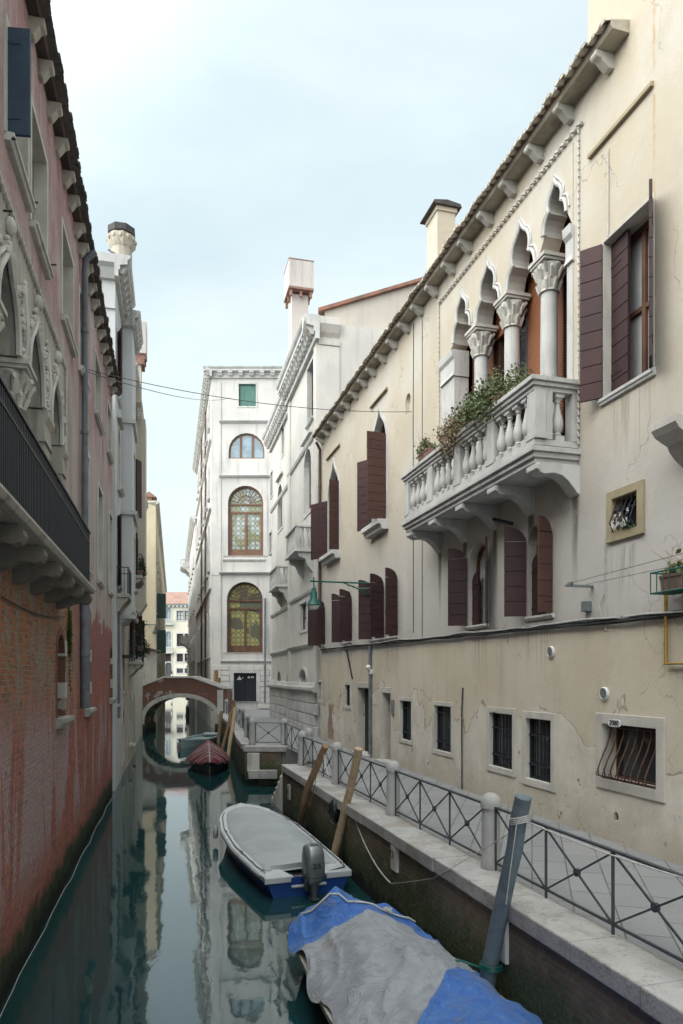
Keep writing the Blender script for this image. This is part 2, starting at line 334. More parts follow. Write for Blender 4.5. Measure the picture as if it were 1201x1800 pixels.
M['woodor'] = m_shut('orange_window_wood', (.19, .095, .055), (.14, .075, .045))
M['iron'] = simple('dark_iron', (.035, .040, .050), .5, .3, 20, metal=.4, spec=.4)
M['rail'] = simple('grey_painted_iron', (.050, .060, .072), .5, .3, 12, spec=.4, c2=(.035, .042, .05))
M['ironb'] = simple('black_iron', (.018, .022, .032), .5, .2, 10, spec=.4)
M['rust'] = simple('rusty_iron', (.085, .045, .030), .7, .4, 14)
M['pipe'] = simple('grey_pipe', (.155, .17, .20), .5, .2, 4, spec=.35)
M['pipebr'] = simple('brown_pipe', (.10, .065, .06), .5, .2, 4)
M['cable'] = simple('grey_cable', (.075, .08, .085), .6, .3, 10)
M['cablew'] = simple('white_cable', (.50, .50, .48), .6, .2, 10)
M['gas'] = simple('yellow_gas_pipe', (.36, .22, .035), .5, .25, 8)
M['whitep'] = simple('white_plastic', (.66, .66, .64), .45, .1, 8, bump=.03)
M['greypl'] = simple('grey_plastic', (.16, .18, .19), .45, .1, 8, bump=.03)
M['lampg'] = simple('green_lamp_paint', (.012, .105, .085), .4, .25, 10, bump=.05)
M['lampw'] = simple('lamp_glass', (.6, .62, .6), .25, .1, 10, bump=0)
M['terra'] = simple('terracotta', (.27, .155, .125), .8, .25, 6)
M['tile'] = simple('roof_tile', (.24, .12, .085), .9, .35, 2.5, bump=.4, c2=(.13, .085, .07))
M['chimtan'] = stone('mottled_chimney_render', (.46, .41, .34), (.15, .12, .10), .7)
M['tilef'] = simple('pale_roof_tile', (.30, .19, .15), .9, .3, .7, bump=.4, c2=(.22, .14, .115))
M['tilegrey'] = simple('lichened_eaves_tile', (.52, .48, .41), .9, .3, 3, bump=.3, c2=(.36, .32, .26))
M['stonedk'] = stone('dark_stone', (.19, .18, .16), (.07, .07, .06), .7)  # darker version of the weathered stone, for the iron balcony's brackets
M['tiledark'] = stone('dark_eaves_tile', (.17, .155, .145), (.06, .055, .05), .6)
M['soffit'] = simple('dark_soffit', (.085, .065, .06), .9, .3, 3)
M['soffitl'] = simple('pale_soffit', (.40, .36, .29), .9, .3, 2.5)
M['dark'] = simple('dark_interior', (.014, .014, .016), .9, .3, 3)
M['slate'] = simple('dark_slate_cap', (.07, .065, .065), .8, .3, 5)
def m_glass(name, c=(.02, .025, .03), rough=.06, spec=.5, c2=None):
    m, g = NM(name); n = g.noise(2.0, 2); col = g.mix(g.st(g.noise(1.2, 3), .4, .6), c, c2 or sc3(c, 1.6))
    g.fin(col, rough, n, .12, .02, spec=spec, Coat_Weight=.3, Coat_Roughness=.03); return m
M['glass'] = m_glass('window_glass')
M['glassb'] = m_glass('sky_tinted_glass', (.10, .16, .20), .08, .9)  # blue of the reflected sky put into the pane colour
M['curtain'] = m_glass('net_curtain', (.42, .43, .42), .5, .4, (.33, .34, .35))
def m_bottle(name, c, c2, lead=(.09, .10, .08)):
    m, g = NM(name)
    vec = g.n('ShaderNodeCombineXYZ', {0: g.x, 1: g.z, 2: 0.0}).outputs[0]
    v = g.n('ShaderNodeTexVoronoi', {'Vector': vec, 'Scale': 2.6, 'Randomness': 0.0}).outputs[0]
    ring = g.mul(g.st(v, .36, .43), g.st(v, .62, .5)); n = g.st(g.noise(.7, 3, dist=1.0), .47, .53)
    col = g.mix(n, c, c2); col = g.mix(g.mul(ring, .75), col, lead)
    g.fin(col, .14, v, .25, .02, spec=.6); return m
M['bottle'] = m_bottle('bottle_glass_pale', (.34, .38, .36), (.22, .22, .12))
M['bottley'] = m_bottle('bottle_glass_yellow', (.32, .30, .12), (.11, .11, .08))
M['blind'] = None
def m_blind():
    m, g = NM('roller_blind'); wv = g.m('SINE', g.mul(g.z, 115.0)); col = g.mix(g.st(wv, -.6, .6), (.15, .06, .03), (.34, .14, .07))
    g.fin(col, .6, wv, .5, .008); return m
M['blind'] = m_blind()
M['green'] = simple('green_curtain', (.02, .16, .11), .8, .25, 5, st=(4, 4, .3))
M['greenc'] = simple('pale_green_curtain', (.10, .21, .18), .8, .3, 4, st=(6, 6, .3))
def m_leaf(name, c, c2):
    m, g = NM(name); i = g.n('ShaderNodeObjectInfo').outputs['Random']
    n = g.noise(7, 3, .6); col = g.mix(g.st(n, .35, .65), c, c2)
    g.fin(col, .6, None, spec=.3); return m
M['leaf'] = m_leaf('ivy_leaf', (.055, .085, .030), (.11, .13, .055))
M['leafr'] = m_leaf('russet_leaf', (.14, .085, .045), (.09, .09, .035))
M['leafd'] = m_leaf('dark_leaf', (.03, .055, .022), (.06, .09, .03))
M['algae'] = simple('weed', (.06, .10, .02), .9, .4, 9, c2=(.10, .14, .03))
M['brickred'] = M['bridge']
# ------------------------------------------------------------------ mesh helpers
WM = {}          # world matrix of every object made here
class MB:
    def __init__(s): s.v = []; s.f = []
    def add(s, vs, fs):
        o = len(s.v); s.v += [tuple(v) for v in vs]; s.f += [tuple(i+o for i in f) for f in fs]; return s
    def box(s, x0, x1, y0, y1, z0, z1):
        return s.add([(x0, y0, z0), (x1, y0, z0), (x1, y1, z0), (x0, y1, z0), (x0, y0, z1), (x1, y0, z1), (x1, y1, z1), (x0, y1, z1)],
                     [(0, 3, 2, 1), (4, 5, 6, 7), (0, 1, 5, 4), (1, 2, 6, 5), (2, 3, 7, 6), (3, 0, 4, 7)])
    def prism(s, poly, c0, c1, mp):      # extrude a 2-D outline between c0 and c1; mp(a, b, c) -> xyz
        n = len(poly); vs = [mp(a, b, c0) for a, b in poly]+[mp(a, b, c1) for a, b in poly]
        t = tessellate_polygon([[Vector((a, b, 0)) for a, b in poly]])
        fs = [tuple(x) for x in t]+[tuple(i+n for i in reversed(x)) for x in t]+[(i, (i+1) % n, n+(i+1) % n, n+i) for i in range(n)]
        return s.add(vs, fs)
    def plate(s, poly, y0, y1): return s.prism(poly, y0, y1, lambda a, b, c: (a, c, b))   # outline in the wall plane
    def prof(s, poly, x0, x1): return s.prism(poly, x0, x1, lambda a, b, c: (c, a, b))     # profile (y, z) run along the wall
    def tube(s, pts, r, n=8, caps=True):
        pts = [Vector(p) for p in pts]; k = len(pts); rs = r if isinstance(r, (list, tuple)) else [r]*k
        t0 = (pts[1]-pts[0]).normalized(); up = Vector((0, 0, 1)) if abs(t0.z) < .9 else Vector((1, 0, 0))
        a = t0.cross(up).normalized(); vs = []; fs = []
        for i, p in enumerate(pts):
            t = (pts[min(i+1, k-1)]-pts[max(i-1, 0)]).normalized()
            a = (a-t*a.dot(t)).normalized(); b = t.cross(a)
            for j in range(n):
                an = 2*math.pi*j/n; vs.append(p+(a*math.cos(an)+b*math.sin(an))*rs[i])
        for i in range(k-1):
            for j in range(n): fs.append((i*n+j, i*n+(j+1) % n, (i+1)*n+(j+1) % n, (i+1)*n+j))
        if caps: fs += [tuple(range(n))[::-1], tuple((k-1)*n+j for j in range(n))]
        return s.add(vs, fs)
    def bar(s, p, q, w, h=None, up=(0, 0, 1)):     # square bar from p to q
        p = Vector(p); q = Vector(q); h = h or w; t = (q-p).normalized(); u = Vector(up)
        if abs(t.dot(u)) > .95: u = Vector((0, 1, 0))
        a = t.cross(u).normalized(); b = a.cross(t)
        vs = [e+a*(sa*w/2)+b*(sb*h/2) for e in (p, q) for sa, sb in ((-1, -1), (1, -1), (1, 1), (-1, 1))]
        return s.add(vs, [(3, 2, 1, 0), (4, 5, 6, 7), (0, 1, 5, 4), (1, 2, 6, 5), (2, 3, 7, 6), (3, 0, 4, 7)])
    def lathe(s, prof, c=(0, 0, 0), n=20, rad=None, sq=None):
        vs = []; fs = []; k = len(prof)
        for i, (r, z) in enumerate(prof):
            for j in range(n):
                an = 2*math.pi*(j+.5)/n; rr = r*(rad(i, an) if rad else 1); x, y = math.cos(an), math.sin(an)
                if sq and sq[i]: m = max(abs(x), abs(y)); m = 1+(m-1)*sq[i]; x /= m; y /= m
                vs.append((c[0]+rr*x, c[1]+rr*y, c[2]+z))
        for i in range(k-1):
            for j in range(n): fs.append((i*n+j, i*n+(j+1) % n, (i+1)*n+(j+1) % n, (i+1)*n+j))
        fs += [tuple(range(n))[::-1], tuple((k-1)*n+j for j in range(n))]
        return s.add(vs, fs)
    def ell(s, c, r, n=12, m=8):
        prof = [(max(.001, math.sin(math.pi*i/m)), -math.cos(math.pi*i/m)) for i in range(m+1)]
        t = MB().lathe(prof, n=n)
        return s.add([(c[0]+v[0]*r[0], c[1]+v[1]*r[1], c[2]+v[2]*r[2]) for v in t.v], t.f)
    def grid(s, fn, nu, nv):
        vs = [fn(i/nu, j/nv) for i in range(nu+1) for j in range(nv+1)]
        return s.add(vs, [(i*(nv+1)+j, (i+1)*(nv+1)+j, (i+1)*(nv+1)+j+1, i*(nv+1)+j+1) for i in range(nu) for j in range(nv)])
    def ring(s, outer, inner, y0, y1):     # flat frame with a hole, y1 is the outer face
        loops = [[Vector((a, b, 0)) for a, b in outer], [Vector((a, b, 0)) for a, b in inner]]
        t = tessellate_polygon(loops); al = outer+inner; n = len(al)
        s.add([(a, y1, b) for a, b in al]+[(a, y0, b) for a, b in al], [tuple(x) for x in t]+[tuple(i+n for i in reversed(x)) for x in t])
        for lp in (outer, inner):
            k = len(lp); s.add([(a, y1, b) for a, b in lp]+[(a, y0, b) for a, b in lp], [(i, (i+1) % k, k+(i+1) % k, k+i) for i in range(k)])
        return s
    def leaves(s, c, r, count, size, seed=0, droop=0, clump=5):
        rd = random.Random(seed); cl = [[rd.gauss(0, .45)*r[i] for i in range(3)] for _ in range(clump)]
        for _ in range(count):
            k = rd.choice(cl); p = [c[i]+k[i]+rd.gauss(0, .26)*r[i] for i in range(3)]
            p[2] -= droop*rd.random()**2
            a = Vector((rd.uniform(-1, 1), rd.uniform(-1, 1), rd.uniform(-1, 1))).normalized(); b = a.orthogonal().normalized(); L = size*rd.uniform(.6, 1.4)
            P = Vector(p); s.add([P-a*L*.5, P+b*L*.3, P+a*L*.5, P-b*L*.3], [(0, 1, 2, 3)])
        return s
    def build(s, name, mat, parent=None, F=None, smooth=False, bevel=0, tagd=None, world=None):
        pw = WM[parent.name] if parent else (world or Matrix())
        X = pw.inverted() @ (F.mat if F else pw)
        me = bpy.data.meshes.new(name); me.from_pydata([tuple(X @ Vector(v)) for v in s.v], [], s.f)
        bm = bmesh.new(); bm.from_mesh(me); bmesh.ops.remove_doubles(bm, verts=bm.verts, dist=.00005)
        bmesh.ops.recalc_face_normals(bm, faces=bm.faces); bm.to_mesh(me); bm.free()
        me.materials.append(M[mat] if isinstance(mat, str) else mat)
        ob = bpy.data.objects.new(name, me); COL.objects.link(ob); WM[ob.name] = pw
        if parent: ob.parent = parent
        elif world is not None: ob.matrix_world = world
        if smooth:
            for p in me.polygons: p.use_smooth = True
            try: me.set_sharp_from_angle(angle=math.radians(42))
            except Exception: pass
        if bevel:
            b = ob.modifiers.new('bevel', 'BEVEL'); b.width = bevel; b.segments = 2; b.limit_method = 'ANGLE'; b.angle_limit = math.radians(40)
        return ob
def tag(o, label=None, cat=None, group=None, kind=None):
    if label: o['label'] = label
    if cat: o['category'] = cat
    if group: o['group'] = group
    if kind: o['kind'] = kind
    return o
def empty(name, mat, label, cat, group=None):
    o = bpy.data.objects.new(name, None); COL.objects.link(o); o.matrix_world = mat; o.empty_display_size = .3; WM[o.name] = mat.copy()
    return tag(o, label, cat, group)
def T(x, y, z, a=0): return Matrix.Translation((x, y, z)) @ Matrix.Rotation(a, 4, 'Z')
def copy_thing(root, mat, label):
    r = root.copy(); COL.objects.link(r); r.matrix_world = mat; WM[r.name] = mat.copy(); r['label'] = label
    for ch in list(root.children):
        c = ch.copy(); COL.objects.link(c); c.parent = r
        for gch in list(ch.children):
            d = gch.copy(); COL.objects.link(d); d.parent = c
    return r

class Fr:       # a wall plane: x runs along the wall, y points out of it, z up
    def __init__(s, ox, oy, dx, dy, z=0.0):
        l = math.hypot(dx, dy); s.u = Vector((dx/l, dy/l, 0)); s.n = Vector((-dy/l, dx/l, 0)); s.o = Vector((ox, oy, z))
        s.mat = Matrix(((s.u.x, s.n.x, 0, ox), (s.u.y, s.n.y, 0, oy), (0, 0, 1, z), (0, 0, 0, 1)))
    def px(s, px, py, off=0.0):            # where a measured sight line meets this wall
        C = Vector((0, 0, EYE)); D = Vector(((px-CX)/FPX, 1, (HY-py)/FPX))
        t = (off-s.n.dot(C-s.o))/s.n.dot(D); P = C+D*t
        return s.u.dot(P-s.o), P.z-s.o.z
    def rect(s, x0, yt, x1, yb, off=0.0):
        a = s.px(x0, yb, off)[0]; b = s.px(x1, yb, off)[0]; xm = (x0+x1)/2
        return min(a, b), max(a, b), s.px(xm, yb, off)[1], s.px(xm, yt, off)[1]
    def W(s, x, y, z): return s.mat @ Vector((x, y, z))

def opening(s0, s1, z0, z1, top='flat', n=10):
    if top == 'flat': return [(s0, z0), (s1, z0), (s1, z1), (s0, z1)]
    c = (s0+s1)/2; h = (s1-s0)/2
    if top == 'round':
        r = min(h, z1-z0-.05); sp = z1-r
        return [(s0, z0), (s1, z0)]+[(c+h*math.cos(math.pi*i/n), sp+r*math.sin(math.pi*i/n)) for i in range(n+1)]
    if top == 'segment':
        r = h*.35; sp = z1-r
        return [(s0, z0), (s1, z0)]+[(c+h*math.cos(math.pi*i/n), sp+r*math.sin(math.pi*i/n)) for i in range(n+1)]
    if top == 'ogee':
        hh = h*1.9; sp = z1-hh
        half = [(1, 0), (.99, .16), (.93, .32), (.80, .47), (.60, .60), (.38, .70), (.20, .80), (.08, .90), (0, 1)]
    if top == 'trefoil':
        hh = h*2.25; sp = z1-hh
        half = [(1, 0), (.985, .12), (.92, .24), (.80, .33), (.60, .385), (.54, .40), (.60, .46), (.625, .54), (.58, .64), (.46, .73), (.30, .79), (.15, .86), (.06, .93), (0, 1)]
    R = [(c+h*a, sp+hh*b) for a, b in half]; Lf = [(c-h*a, sp+hh*b) for a, b in reversed(half[:-1])]
    return [(s0, z0), (s1, z0)]+R+Lf
def arch_line(o): return o[2:]
def inpoly(x, y, P):
    c = False; j = len(P)-1
    for i in range(len(P)):
        xi, yi = P[i]; xj, yj = P[j]
        if (yi > y) != (yj > y) and x < (xj-xi)*(y-yi)/(yj-yi)+xi: c = not c
        j = i
    return c
def wall_mesh(mb, outline, holes, reveal):
    vs = []; es = []
    for lp in [outline]+list(holes):
        o = len(vs); k = len(lp); vs += [Vector((a, b)) for a, b in lp]; es += [(o+i, o+(i+1) % k) for i in range(k)]
    r = delaunay_2d_cdt(vs, es, [], 0, 1e-5); V, Fc = r[0], r[2]; fs = []
    for f in Fc:
        cx = sum(V[i].x for i in f)/len(f); cy = sum(V[i].y for i in f)/len(f)
        if inpoly(cx, cy, outline) and not any(inpoly(cx, cy, h) for h in holes): fs.append(tuple(f))
    mb.add([(v.x, 0, v.y) for v in V], fs)
    for h, rv in zip(holes, reveal):
        k = len(h); mb.add([(a, 0, b) for a, b in h]+[(a, -rv, b) for a, b in h], [(i, (i+1) % k, k+(i+1) % k, k+i) for i in range(k)])

class Bld:
    def __init__(s, name, label, cat, F, wm):
        s.F = F; s.wm = wm; s.root = empty(name, F.mat, label, cat); s.holes = {}
    def hole(s, F, loop, rv): s.holes.setdefault(id(F), (F, [], []))[1].append(loop); s.holes[id(F)][2].append(rv)
    def wall(s, F, outline, extra=None, mat=None):
        hs = s.holes.get(id(F), (F, [], [])); mb = MB(); wall_mesh(mb, outline, hs[1], hs[2])
        if extra: extra(mb)
        return mb.build('wall', mat or s.wm, s.root, F)
    def part(s, name, mb, mat, F=None, parent=None, **k): return mb.build(name, mat, parent or s.root, F or s.F, **k)

def leaf_mesh(mb, hs, side, w, z0, z1, ang, top='flat', bh=.27, th=.045, y=.03, gap=.016, grid=0, rise=None, highin=True):
    """one shutter leaf: planked boards over a core; hinge at (hs, y), swung by ang degrees"""
    a = math.radians(ang); dx, dy = math.cos(a)*side, math.sin(a); nx, ny = -dy*side, dx*side
    rise = rise if rise is not None else w
    def tp(u):
        if top == 'flat': return z1
        q = (w-u)/w if highin else u/w
        return z1-rise+rise*math.sqrt(max(0, 1-q*q))
    def mp(u, z, c): return (hs+dx*u+nx*c, y+dy*u+ny*c, z)
    def board(za, zb, u0, u1, c0, c1):
        n = 6 if top != 'flat' and zb > z1-rise-.01 else 1
        us = [u0+(u1-u0)*i/n for i in range(n+1)]
        if max(tp(u) for u in us) <= za+.01: return
        if n == 1: mb.prism([(u0, za), (u1, za), (u1, min(zb, z1)), (u0, min(zb, z1))], c0, c1, mp); return
        us = [u for u in us if tp(u) > za+.005]
        if len(us) < 2: return
        mb.prism([(us[0], za), (us[-1], za)]+[(u, min(zb, tp(u)-.002)) for u in reversed(us)], c0, c1, mp)
    n = max(1, round((z1-z0)/bh)); h = (z1-z0)/n
    for i in range(n):
        za, zb = z0+i*h+gap/2, z0+(i+1)*h-gap/2
        if grid: board(za, zb, .01, w/2-.008, -th/2, th/2); board(za, zb, w/2+.008, w-.01, -th/2, th/2)
        else: board(za, zb, .004, w-.004, -th/2, th/2)
    zc = z1 if top == 'flat' else z1-rise
    mb.prism([(.012, z0+.012), (w-.012, z0+.012), (w-.012, zc-.012), (.012, zc-.012)], -th*.28, th*.28, mp)
    # strap hinges
    for zz in (z0+(zc-z0)*.15, z0+(zc-z0)*.85):
        mb.prism([(0, zz-.018), (w*.6, zz-.012), (w*.6, zz+.012), (0, zz+.018)], th/2, th/2+.008, mp)

def window(B, s0, s1, z0, z1, top='flat', F=None, rv=.28, frame='woodwin', glass='glass', fw=.06, bars=(1, 1), sur=0, surm='stonef', surd=.035,
           sill=None, sillm='stonew', shut=(), shutm='shut', grille=None, label=None, shtop=None, name='window', hood=0, bh=.27, sill_h=.09):
    F = F or B.F; op = opening(s0, s1, z0, z1, top); B.hole(F, op, rv)
    ins = .004
    fr = MB(); inner = opening(s0+fw, s1-fw, z0+fw, z1-fw*(1.6 if top in ('ogee', 'trefoil') else 1), top)
    fr.ring(opening(s0-.01, s1+.01, z0-.01, z1+.01, top), inner, -rv-.02, -rv+.05)
    spr = z1-(s1-s0)/2 if top != 'flat' else z1
    for i in range(bars[0]):
        x = s0+(s1-s0)*(i+1)/(bars[0]+1); fr.box(x-fw*.45, x+fw*.45, -rv-.015, -rv+.045, z0+fw, (z1-fw if top == 'flat' or (i+1)*2 == bars[0]+1 else spr+.1))
    for j in range(bars[1]):
        z = z0+(spr-z0)*(j+1)/(bars[1]+1); fr.box(s0+fw, s1-fw, -rv-.012, -rv+.038, z-fw*.4, z+fw*.4)
    w_ = B.part(name, fr, frame, F)
    if label: w_['label'] = label
    g = MB(); g.plate(opening(s0-.03, s1+.03, z0-.03, z1+.03, top), -rv-.05, -rv-.01); g.build('pane', glass, w_, F)
    if sur:
        r = MB(); r.ring(opening(s0-sur, s1+sur, z0-(sur if sill is None else 0), z1+sur*(1.5 if top in ('ogee', 'trefoil') else 1), top), opening(s0+ins, s1-ins, z0+ins, z1-ins, top), -rv*.6, surd)
        r.build('surround', surm, w_, F, bevel=.008)
    if sill:
        m = MB(); pr, ex = sill; m.prof([(-rv, z0-.0), (-rv, z0-sill_h), (pr*.6, z0-sill_h), (pr*.75, z0-sill_h*.5), (pr, z0-sill_h*.45), (pr, z0+.012), (0, z0+.02)], s0-ex, s1+ex); m.build('sill', sillm, w_, F, bevel=.006)
    if hood:
        m = MB(); m.prof([(0, z1+hood), (.16, z1+hood), (.16, z1+hood+.05), (.10, z1+hood+.1), (0, z1+hood+.12)], s0-.2, s1+.2); m.build('hood', surm, w_, F)
    for (side, wd, ang, *r) in shut:
        m = MB(); hs = s0 if side > 0 else s1
        y = -rv*.45 if ang < 20 else .03
        leaf_mesh(m, hs, side, wd, z0+.02, (z1-.02) if not r or r[0] is None else r[0], ang, (shtop or ('flat' if top == 'flat' else 'round')), bh=bh, y=y, grid=(r[1] if len(r) > 1 else 0), rise=None if not (len(r) > 3) else r[3], highin=(r[4] if len(r) > 4 else True))
        m.build('shutter', (r[2] if len(r) > 2 and r[2] else shutm), w_, F)
    if grille:
        kind = grille[0]; m = MB(); n = grille[1]
        if kind == 'bars':
            for i in range(n):
                x = s0+(s1-s0)*(i+.5)/n; m.tube([(x, -.07, z0), (x, -.07, z1)], .011, 6)
            for f in grille[2]: z = z0+(z1-z0)*f; m.box(s0, s1, -.09, -.055, z-.016, z+.016)
        if kind == 'belly':
            for i in range(n):
                x = s0+(s1-s0)*(i+.5)/n; H = z1-z0
                m.tube([(x, -.10, z1), (x, -.08, z0+H*.8), (x, -.02, z0+H*.6), (x, .09, z0+H*.35), (x, .15, z0+H*.18), (x, .13, z0+H*.07), (x, .04, z0+.03), (x, -.05, z0+.01)], .013, 6)
                m.tube([(x+.03*math.cos(t), .16, z0+.09+.03*math.sin(t)) for t in [k*math.pi/4 for k in range(9)]], .009, 5)
            m.box(s0, s1, -.06, .02, z0+.004, z0+.03); m.tube([(s0, -.09, z0+(z1-z0)*.93), (s1, -.09, z0+(z1-z0)*.93)], .012, 6)
        m.build('grille', grille[-1] if isinstance(grille[-1], str) else 'iron', w_, F)
    return w_

def cornice(B, F, s0, s1, z, d, h, mod=.5, mat='stonew', ends=True, mh=.25, mw=.2):
    """moulded cornice with modillions; z is its top"""
    m = MB(); m.prof([(0, z-h), (d*.25, z-h), (d*.25, z-h*.72), (d*.35, z-h*.66), (d*.35, z-h*.48), (d*.8, z-h*.42), (d*.8, z-h*.22), (d*.92, z-h*.16), (d, z-h*.04), (d, z), (0, z+.02)], s0, s1)
    c = m.build('cornice', mat, B.root, F)
    n = max(1, int((s1-s0)/mod))
    for i in range(n):
        k = MB(); x = s0+(s1-s0)*(i+.5)/n; zt = z-h*.43
        k.prof([(d*.3, zt-.004), (d*.76, zt-.004), (d*.76, zt-mh*.35), (d*.62, zt-mh*.55), (d*.5, zt-mh), (d*.3, zt-mh)], x-mw/2, x+mw/2); k.build('modillion', mat, c, F)
    return c

def eaves(B, F, s0, s1, z, d, pitch=.2, corb=.95, cm='stone', tm='tilegrey', sm='soffitl', ch=.34, cw=.17, seed=3, holes=()):
    rd = random.Random(seed)
    so = MB(); so.prof([(-.1, z-.10), (d-.15, z-.10), (d-.12, z-.05), (d-.12, z+.02), (-.1, z+.12)], s0, s1)
    e = so.build('eaves', sm, B.root, F)
    t = MB(); n = int((s1-s0)/pitch)
    for i in range(n):
        x = s0+(s1-s0)*(i+.5)/n+rd.uniform(-.012, .012); dd = d+rd.uniform(-.03, .03); dz = rd.uniform(-.012, .012)
        for (xx, sg, r, yo) in ((x, 1, pitch*.46, 0), (x+pitch/2, -1, pitch*.42, .015)):
            vs = []; k = 6
            for (yy, zz) in ((dd+yo, z-.01+dz), (-.25, z+.17+dz)):
                for th in (0, -.022):
                    for j in range(k+1):
                        an = math.pi*j/k; vs.append((xx+(r+th)*math.cos(an), yy, zz+sg*(r+th)*.62*math.sin(an)+(.03 if sg < 0 else 0)))
            fs = []; q = k+1
            for j in range(k): fs += [(j, j+1, 2*q+j+1, 2*q+j), (q+j, q+j+1, 3*q+j+1, 3*q+j), (j, j+1, q+j+1, q+j)]
            fs.append(tuple(range(k+1)))
            t.add(vs, fs)
    t.build('eaves_tiles', tm, e, F)
    x = s0+corb*.5
    while x < s1-.1:
        xx = x+rd.uniform(-.05, .05); m = MB()
        zt = z-.102
        m.prof([(-.02, zt), (d*.72, zt), (d*.76, zt-ch*.30), (d*.70, zt-ch*.42), (d*.52, zt-ch*.5), (d*.40, zt-ch*.72), (d*.22, zt-ch), (-.02, zt-ch)], xx-cw/2, xx+cw/2)
        m.build('corbel', cm, e, F, bevel=.012); x += corb
    return e
def drainpipe(B, F, pts, r=.055, mat='pipe', parent=None):
    m = MB(); m.tube(pts, r, 10)
    for i in range(len(pts)-1):
        a, b = Vector(pts[i]), Vector(pts[i+1]); L = (b-a).length
        for k in range(int(L/1.9)):
            p = a.lerp(b, (k+.6)/max(1, int(L/1.9))); m.tube([p-Vector((0, 0, .04)), p+Vector((0, 0, .04))], r*1.22, 10)
    return m.build('drainpipe', mat, parent or B.root, F, smooth=True)
def box_body(mb, s0, s1, dep, z0, z1, front=False):
    mb.add([(s0, 0, z0), (s1, 0, z0), (s1, -dep, z0), (s0, -dep, z0), (s0, 0, z1), (s1, 0, z1), (s1, -dep, z1), (s0, -dep, z1)],
           [(4, 5, 6, 7), (1, 2, 6, 5), (2, 3, 7, 6), (3, 0, 4, 7)]+([(0, 1, 5, 4)] if front else []))
def text_mesh(txt, size, mat, parent, F, sx, sy, sz, flip=1, ext=.004, name='lettering'):
    cu = bpy.data.curves.new('t', 'FONT'); cu.body = txt; cu.size = size; cu.align_x = 'CENTER'; cu.align_y = 'CENTER'; cu.extrude = ext
    o = bpy.data.objects.new('t', cu); COL.objects.link(o); bpy.context.view_layer.update()
    me = bpy.data.meshes.new_from_object(o.evaluated_get(bpy.context.evaluated_depsgraph_get())); mb = MB()
    # text x runs to the viewer's right, which is -x of the wall frame
    mb.add([(sx-v.co.x*flip, sy+v.co.z, sz+v.co.y) for v in me.vertices], [tuple(p.vertices) for p in me.polygons])
    bpy.data.objects.remove(o); bpy.data.curves.remove(cu); bpy.data.meshes.remove(me)
    return mb.build(name, mat, parent, F)
# ------------------------------------------------------------------ water and banks
EDGE0, EDGEK = 4.23, -.284
def ex(Y): return EDGE0+EDGEK*Y
QZ = 1.42
m = MB(); m.add([(-120, -30, 0), (60, -30, 0), (60, 120, 0), (-120, 120, 0)], [(0, 1, 2, 3)]); m.add([(-200, 120, 0), (120, 120, 0), (120, 400, 0), (-200, 400, 0)], [(0, 1, 2, 3)])
tag(m.build('water', 'water'), kind='structure')
m = MB(); m.box(-400, 400, -60, 900, -4.2, -4.0); tag(m.build('canal_bed', 'dark'), kind='structure')

near_edge = [(ex(-6), -6), (ex(20.8), 20.8)]
# the bank outline: near edge, the notch with the landing steps, then the curved far edge up to the bridge
stair_in = 1.15
notch = [(ex(20.8)+stair_in, 21.1), (ex(20.8)+stair_in-1.55, 26.2)]
far_edge = [(-3.05, 26.35), (-3.75, 27.2), (-4.35, 30.1), (-5.38, 35.8), (-6.74, 41.9), (-8.45, 49.6), (-8.9, 52.0)]
outline = near_edge+[notch[0], notch[1]]+far_edge+[(-9.8, 56.5), (6, 56.5), (14, 20), (14, -6)]
m = MB(); m.prism(outline, -3.0, QZ, lambda a, b, c: (a, b, c))
tag(m.build('pavement', 'pave'), kind='structure')

def wallstrip(pts, z0, z1, t0, t1, name, mat, parent=None, step=None, bevel=0):
    """a strip along a polyline; t0/t1 are offsets to the water side (negative) and inland"""
    P = [Vector((x, y)) for x, y in pts]; nrm = []
    for i in range(len(P)):
        d = (P[min(i+1, len(P)-1)]-P[max(i-1, 0)]).normalized(); nrm.append(Vector((-d.y, d.x)))
    vs = []
    for p, n in zip(P, nrm):
        for t, z in ((t0, z0), (t1, z0), (t1, z1), (t0, z1)):
            q = p+n*t; vs.append((q.x, q.y, z))
    fs = []
    k = len(P)
    for i in range(k-1):
        for j in range(4): fs.append((4*i+j, 4*i+(j+1) % 4, 4*(i+1)+(j+1) % 4, 4*(i+1)+j))
    fs += [(0, 1, 2, 3), (4*k-1, 4*k-2, 4*k-3, 4*k-4)]
    return MB().add(vs, fs)
def lerp_line(a, b, n): return [(a[0]+(b[0]-a[0])*i/n, a[1]+(b[1]-a[1])*i/n) for i in range(n+1)]
def along(pts, lens):
    """cut a polyline into pieces of the given lengths"""
    P = [Vector(p) for p in pts]; out = []; seg = 0; pos = P[0].copy(); cur = [tuple(pos)]
    for L in lens:
        rem = L
        while seg < len(P)-1:
            d = (P[seg+1]-pos).length
            if d > rem+1e-6:
                pos = pos+(P[seg+1]-pos).normalized()*rem; cur.append(tuple(pos)); out.append(cur); cur = [tuple(pos)]; break
            rem -= d; pos = P[seg+1].copy(); cur.append(tuple(pos)); seg += 1
        if seg >= len(P)-1: break
    return out
